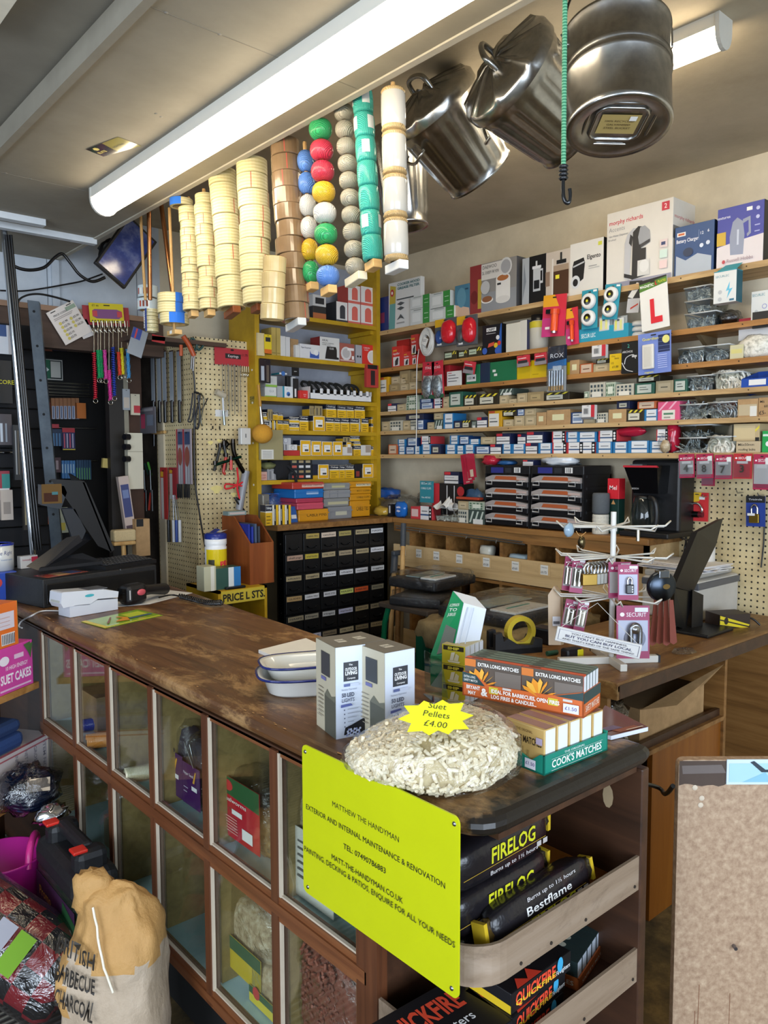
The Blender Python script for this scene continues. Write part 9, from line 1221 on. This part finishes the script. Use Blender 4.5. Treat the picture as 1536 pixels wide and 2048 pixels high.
tool('hanging_knife','white handled scraper knife on the pegboard',[([(445,782),(447,822)],.006,'c4c6c8:plas'),([(447,822),(449,850)],.007,'8d9aa4:metal')],3.57);g=MB();p=onY(432,783,3.57);g.cyl(p,p+Vector((.05,0,-.02)),.016,'b3a994:matte',n=12);tag(g.build('hanging_roll'),'pale short roll hung on a peg above the scraper knife','roll')
QX=lambda q:onX(q[0],q[1],PX)
for k,(x,dx)in enumerate(((306,2),(317,3),(328,3),(340,5),(352,8))):
 a,b=QX((x,704)),QX((x+dx,846));t=empty('knife_packet',f'sleeved black handled knife on the pillar side, {ORD[k]} from the keyring coils','knife',b,FX,'sleeved knives');H2=a.z-b.z;g=MB();g.box(-.02,-.002,H2*.3,.02,0,H2,'8d949b:gloss');g.box(-.022,.0,H2*.26,.022,.001,H2*1.02,'4a3430');g.build('blade',t);g=MB();g.box(-.012,-.008,0,.012,.004,H2*.32,BK,bev=.005);g.build('handle',t)
def sidepack(x0,y0,x1,y1,lab,col,fr,nm='tool_packet',cat='packet',X=PX,extra=None,rot=0):return card('X',X,x0,y0,x1,y1,nm,lab,cat,col,fr,.006,rot=rot,extra=extra)
sidepack(252,816,310,868,'grey card of purple, blue and red lighter tubes','5f5f66',[R(.1,.15,.24,.75,'3c2a6c'),R(.26,.12,.44,.75,'3a86b8'),R(.54,.2,.68,.75,'a83a58'),R(.74,.3,.95,.7,'6a7484'),R(.05,.85,.95,.95,'8a8a8e')],X=PX-.05)
for k,(x0,x1)in enumerate(((353,367),(366,382))):sidepack(x0,858,x1,968,f'blister pack of steel barbecue tools with red card, {("outer", "inner")[k]} one','9a8f96',[R(0,0,.2,1,'a83440'),R(.25,.72,.9,.95,'34466a'),R(.35,.0,.5,.7,'c2c6cc'),R(.65,.0,.8,.7,'b3b7bd'),Ci(.55,.5,.3,'8f4a3c',2)],extra=lambda g,w,h:[g.box(w*q,-.01,-h*.25,w*(q+.2),0,.0,BK)for q in(-.3,.1)],X=PX-.03)
for k,(x0,x1,c)in enumerate(((321,334,'a8302e'),(338,352,'a02c34'))):sidepack(x0,935,x1,1038-40*k,f'red carded hacksaw blade on the pillar side, {("outer", "inner")[k]} one',c,[R(.1,.0,.5,.8,'b9b6b0'),R(.1,.82,.5,.92,'d0a02c')])
for k,(x,m)in enumerate(((338,BK),(348,'d2d4d8:plas'),(354,'2a4a9c:plas'),(360,'d4d6da:plas'))):tool('hanging_spatula',f'{("black", "white", "blue", "white edged")[k]} ended palette spatula hung at the pillar side',[([(x-4*k+2,990),(x-1,1040)],.003,ST_),([(x-1,1040),(x,1084)],.009,m)],P=QX)
for k,x in enumerate((290,302)):tool('hanging_pliers',f'red and black handled pliers hung at the pillar side, {("outer", "inner")[k]} pair',[([(x-2,940),(x,985)],.008,'4a4c4c:metal'),([(x,980),(x-4,1020)],.007,'a83428:plas'),([(x+2,980),(x+3,1022)],.007,BK)],P=lambda q:onX(q[0],q[1],PX-.02))
tool('hanging_snips','green handled snips hung by the pliers',[([(296,925),(302,950)],.007,'4f9a3c:plas'),([(290,928),(298,950)],.007,'24443c:plas')],P=QX);tool('hanging_hammer','small wooden handled hammer hung at the pillar side',[([(306,866),(330,864)],.009,'dowel'),([(308,860),(308,892)],.008,'3a3a3c:metal')],P=QX)
# hanging cards before the storeroom
def tcard(px,py,w_px,h_px,Y,rot,name,label,cat,col,fr,**k):return card('Y',Y,px-w_px/2,py-h_px/2,px+w_px/2,py+h_px/2,name,label,cat,col,fr,.003,rot=rot,hole=False,**k)
tcard(138,645,62,70,3.85,-.55,'price_card','white price code card hung askew before the wooden beam','card','d9cfc6',[R(.12,.93,.3,.955,'1c1c1c'),R(.7,.93,.88,.955,'1c1c1c'),R(.62,.8,.98,.91,'8a9c86'),Tx('PRICE CODES',.4,.8,.055,'3a3434:ink',.5),R(.1,.74,.8,.755,'8a807c'),R(.1,.7,.75,.715,'8a807c')]+[Ci(.22,.58-k*.115,.05,'c9b85a')for k in range(5)]+[Ci(.62,.58-k*.115,.05,'c9b85a')for k in range(3)]+[Tx(s,.38,.555-k*.115,.06,'2c2828:ink')for k,s in enumerate(('£1.99','£2.75','£2.99','£2.10','£2.75'))]+[Tx(s,.8,.555-k*.115,.06,'2c2828:ink')for k,s in enumerate(('£5.99','£2.99','£6.25'))])
tcard(170,658,24,34,3.855,-.45,'price_card','paler small card hung behind the price code card','card','cfc9c6',[R(.2,.3,.5,.5,'b9b5b3')]);tcard(212,632,92,38,3.855,-.06,'keyring_card','red hanging card behind the yellow keyring card','card','9c2a34',[])
tcard(213,626,68,38,3.84,-.07,'keyring_card','yellow card of coloured coil key rings before the storeroom','key rings','d0bd1e',[Po([(.08,.3),(.2,.2),(.85,.2),(.95,.35),(.95,.6),(.8,.7),(.15,.68),(.08,.6)],'7d4a7c'),R(.08,.3,.22,.6,'c2404a'),R(.8,.3,.95,.6,'c2404a'),Tx('£1 ea',.18,.82,.12,'3a3408:ink'),R(.42,.86,.6,.92,'3a3408')]+[Ci(.06+k*.08,.08,.018,'2a2408')for k in range(12)])
CK=(('red','c8283a',188,705,797),('green','1f9a5a',196,700,756),('dark green','1a8a50',201,700,756),('pink','d0489a',209,700,758),('magenta','d43a90',218,740,800),('blue','2a44a8',226,694,792),('scarlet','d0402c',237,704,750),('yellow','d8c828',243,696,749),('light blue','4a94c8',255,698,756))
for nm,hx,x,y0,y1 in CK:
 a,b=onY(x,y0,3.83),onY(x+3,y1,3.83);t=empty('hanging_keyring',f'{nm} plastic coil key ring hung below the yellow card','key ring',a,0,'coil key rings');d=b-a;g=MB();N_=90;g.tube([d*(k/N_)+Vector((.008*cos(k*1.5),.008*sin(k*1.5),0))for k in range(N_+1)],.0034,hx+':gloss',n=5);g.build('coil',t);top_=onY(x,642,3.835)-a;g=MB();g.tube([(0,0,0),top_*.5,top_],.0025,'b9b4a6:metal',n=5);g.build('clip',t);g=MB();g.tube([d+Vector((.011*cos(q),0,-.012+.011*sin(q)))for q in[j*pi/6 for j in range(12)]],.0016,'c4c0b4:chrome',n=5,closed=True);g.build('split_ring',t)
for k in range(8):x=186+k*9;g=MB();p=onY(x,642,3.83);g.tube([p,p+Vector((.003,0,-.03))],.004,'c9c4b6:metal',n=6);g.tube([p+Vector((.003+.009*cos(q),0,-.045+.012*sin(q)))for q in[j*pi/5 for j in range(10)]],.0022,'d0ccc0:chrome',n=5,closed=True);tag(g.build('snap_clip'),f'small steel snap clip on the yellow card, {ORD[k]} along it','clip','snap clips')
tcard(275,685,30,55,3.55,.3,'tape_packet','empty blue and clear tape packet hanging by the wrapped tapes','packet','8f959c:gloss',[R(0,.6,.6,1,'27408f'),R(.2,.62,.3,.98,'c03a3c')]);tcard(317,678,26,14,3.56,.1,'red_packet','small red packet under the low tape cluster','packet','b02c34:gloss',[])
g=MB();g.box(1.56,3.56,2.055,2.05,3.72,2.075,'beamwood');tag(g.build('hanging_shelf'),'narrow dark shelf board under the low tape cluster','shelf')
# posts and racks at the storeroom opening
g=MB();a,b=onY(55,600,3.62),onY(105,1120,3.62);d=(b-a);b=a+d*((a.z-.006)/-d.z);ff=d.length/(b-a).length;W2=Vector((.045,0,0));slab([a,a+W2,b+W2,b],Vector((0,.004,0)),'steel',g);slab([a+W2,a+W2+Vector((.02,.045,0)),b+W2+Vector((.02,.045,0)),b+W2],Vector((.003,0,0)),'steel',g)
for k in range(7):q=a+d*(.04+.13*k)+W2*.5;g.cyl(q-Vector((0,.001,0)),q+Vector((0,.001,0)),.006,'15181c:matte',n=10)
tag(g.build('steel_post'),'blue grey slotted steel post behind the till','post');a,b=onY(6,440,3.5),onY(66,1110,3.5);g=MB();g.tube([a,(a+b)/2,b],.0125,'b9bcc0:chrome',n=14);tag(g.build('chrome_pole'),'chrome pole standing behind the till','pole')
for k in range(3):cord('post_cable',f'black cable strapped along the chrome pole, {ORD[k]} outwards',smooth_pts([onY(12+5*k,470,3.47),onY(30+4*k,640,3.47),onY(44+4*k,790,3.47),onY(58+5*k,960,3.47),onY(72+5*k,1100,3.47)]),.006)
t=empty('display_rack','dark wire rack hung with packets beside the chrome pole','rack',(.9,3.8,0));g=MB();g.box(-.2,.0,.9,.32,.01,2.1,'17171a:matte');g.build('back_board',t)
for k in range(12):g=MB();z=1.0+k*.09;g.tube([(-.2,-.012,z),(.32,-.012,z)],.003,'2c2e30:metal',n=5);g.build('wire',t)
g=MB();[g.tube([(-.2,-.03,z),(.2,-.03,z)],.006,'c9cbd0:chrome',n=8)for z in(onY(20,905,3.77).z,)];g.build('rail',t)
for k,(x0,y0,x1,y1,c,fr,lab)in enumerate(((-30,720,24,806,'15161a',[Tx('CORE',.78,.45,.1,'c9c428:ink')],'black bag with yellow lettering on the dark wire rack'),(-20,650,40,708,'c3c8d0',[R(0,.6,.55,1,'24477c'),R(.6,.0,.9,1,'a9a5a8'),R(.7,.2,.76,.8,'b0303c')],'blue and white packet at the top of the dark wire rack'),(-10,828,24,890,'4a4448',[R(.3,.1,.45,.7,'b9c0c8'),R(.6,.1,.7,.7,'8a929c')],'clear packet of bits in the middle of the dark rack'),(-12,942,20,1000,'8a2a38',[R(.5,.4,1,.9,'2c7a74'),R(.3,.0,.95,.4,'c9c6c4')],'red and teal packet low on the dark wire rack'),(2,980,26,1040,'b3a79c',[R(.2,.2,.8,.6,'8a8078')],'beige packet below the red and teal one'),(28,850,42,960,'2a2c30',[R(.2,.1,.4,.9,'8a8f94'),R(.6,.1,.7,.9,'6d6250')],'narrow dark tool packet beside the chrome pole'),(46,960,62,1060,'33302c',[R(.2,.1,.4,.8,'a39a7c'),R(.55,.3,.8,.6,'b9a04a')],'narrow packet of brass fittings beside the steel post'))):card('Y',3.74-.012*k,x0,y0,x1,y1,'rack_packet',lab,'packet',c,fr,.02,hole=False)
g=MB();g.box(1.62,4.03,.0,1.7,4.08,2.1,'211d1a:wood');g.box(1.7,4.03,0,1.725,4.07,2.1,'8a8474:matte');g.box(1.75,4.1,0,1.83,4.14,2.1,'4a2f1d:wood');struct('door_frame_1',g);SY=4.5
t=empty('storeroom_rack','dark slotted rack of packets in the storeroom','rack',(1.42,SY+.02,0));g=MB();g.box(-.25,0,.4,.4,.02,2.1,'1b1918:matte');g.build('back_board',t);g=MB();z=onY(140,775,SY).z;[g.box(-.06,-.012,z-.035+k*.018,.28,0,z-.027+k*.018,'77746a:metal')for k in range(4)];g.build('slotted_panel',t)
for y in(703,792,856,922):g=MB();z=onY(130,y,SY).z;g.tube([(-.1,-.05,z),(.3,-.05,z)],.004,'b3b0a6:metal',n=6);g.build('hook_rail',t)
def sp(x0,y0,x1,y1,c,fr,lab,k=0):card('Y',SY-.05-.01*k,x0,y0,x1,y1,'store_packet',lab+' on the storeroom rack','packet',c,fr,.02,hole=False)
card('Y',SY-.03,74,716,126,762,'hanging_sign','green and white fire exit sign with a white arrow in the storeroom','sign','101412',[R(.02,.06,.98,.94,'d6d4cc'),R(.05,.1,.95,.9,'14201c'),R(.0,.1,.5,.92,'1f6a4a'),R(.52,.16,.9,.86,'d2d0c6'),R(.0,.44,.3,.54,'e6ece6'),Po([(.28,.32),(.46,.49),(.28,.66)],'e6ece6')],.01,hole=False)
for k in range(7):x=103+k*8;sp(x,796,x+7.4,838,'9c6a44',[R(.1,.0,.9,.62,'a8b3c9'),R(.35,.05,.6,.6,'4a5a7c')],f'brown card of blistered pens, {ORD[k]} in the upper row,',k%2)
sp(154,806,172,837,'c8702a',[],'orange card at the end of the upper row',3);sp(92,805,101,836,'b03a34',[R(.2,.3,.8,.7,'c9b4b0')],'small red card starting the upper row')
sp(97,858,124,892,'1d3352',[R(.1+.22*k,0,.22+.22*k,.75,'4a7aa8')for k in range(4)],'navy card of blue pens');sp(125,856,150,900,'2b2c5c',[R(0,.8,1,1,'b8343c'),R(0,0,1,.05,'d0b83c')]+[R(.1+.22*k,.1,.2+.22*k,.75,('c9566a','b9b4c9')[k%2])for k in range(4)],'purple and red pack of pens');sp(93,848,118,856,'b03240',[],'flat red card above the navy pens',2)
for k in range(5):sp(124+k*5.5,921,129+k*5.5,957,'3f78b0',[R(0,.3,.5,.8,'9fc0d8')],f'slim blue packet, {ORD[k]} in the lower row',k%2)
for k in range(6):sp(153+k*5,920,157.5+k*5,959,'2a4a68',[R(0,0,.4,.6,'5fa06a')],f'slim navy and green packet, {ORD[k]} in the lower row',k%2)
sp(96,915,122,945,'4a3038',[R(.2,.2,.4,.8,'a89aa0'),R(.6,.2,.8,.8,'9a8a90')],'dark maroon packet of bits');sp(95,1014,108,1048,'d0662c',[],'orange packet low');sp(108,1015,136,1066,'b9bda8:gloss',[R(.2,.2,.5,.6,'6a8a4a'),R(.5,.1,.8,.4,'c9b84a')],'clear mixed packet low')
for k,(x0,x1,c)in enumerate(((66,88,'4a2a24'),(89,104,'8a4a34'),(106,134,'3a3442'))):sp(x0,676,x1,702,c,[R(.1,.3,.6,.8,'6d5448'),R(.6,.5,.95,.95,'a39a96')]if k<2 else[R(0,.6,.7,1,'b3aeaa')],f'{("dark brown", "rusty", "grey topped")[k]} carton on the upper shelf',1)
SX=3.9
t=card('Y',SX,256,866,286,978,'knob_box','tall cream panel with three black knobs hung at the pillar side','box','c6c0ac',[R(0,.66,1,.675,'a39c88')],.04,hole=False)
for k,y in enumerate((874,894,918)):g=MB();p=onY(258,y,SX-.006);g.cyl(p,p+Vector((-.03,-.01,0)),.016,'15151a:plas',n=14);tag(g.build('furniture_knob'),f'black knob on the cream panel, {("uppermost", "middle", "lowest")[k]}','knob','black knobs')
card('Y',SX-.02,244,952,264,1062,'long_carton','long blue and pale carton leaning at the pillar side','box','b9a8a0',[R(.1,.25,.9,.85,'3a4272'),R(.2,.6,.8,.75,'6a7aa4'),R(.1,.02,.9,.1,'4a3a44')],.03,rot=-.12,hole=False);card('Y',SX-.06,272,1038,300,1112,'kraft_carton','kraft carton standing at the pillar foot','box','kraft',[R(.05,.8,.55,1,'17171a')],.05,hole=False)
card('Y',4.015,246,778,260,820,'clear_packet','small clear packet hung below the light blue coil','packet','9aa0a6:gloss',[R(.1,.1,.9,.6,'b9aea0')],.01);card('Y',4.015,262,788,280,830,'label_packet','red and cream labelled packet by the pillar side','packet','c9c0a8',[R(.3,.1,1,.45,'b8343c')],.01)
a,b=onY(224,1072,SX-.05),onY(268,1066,SX-.05);t=empty('broom','cream bristled broom head upside down behind the till','broom',a);g=MB();d=b-a;g.box(0,-.03,-.03,d.x,.03,.03,'c9b48a:fab',bev=.01);g.build('bristles',t);g=MB();g.box(.0,-.025,-.05,d.x,.025,-.03,'dowel',bev=.006);g.build('stock',t);g=MB();g.cyl((d.x/2,0,-.05),(d.x/2+.02,0,-a.z+.006),.012,'dowel',n=10);g.build('handle',t)
p=onY(230,930,4.08);g=MB();g.box(-.07,-.01,-.02,.09,.01,.03,'b3a05c:paper',T=TR(p,0,.1));tag(g.build('masking_strip'),'strip of old yellow tape around the pale door post','tape')
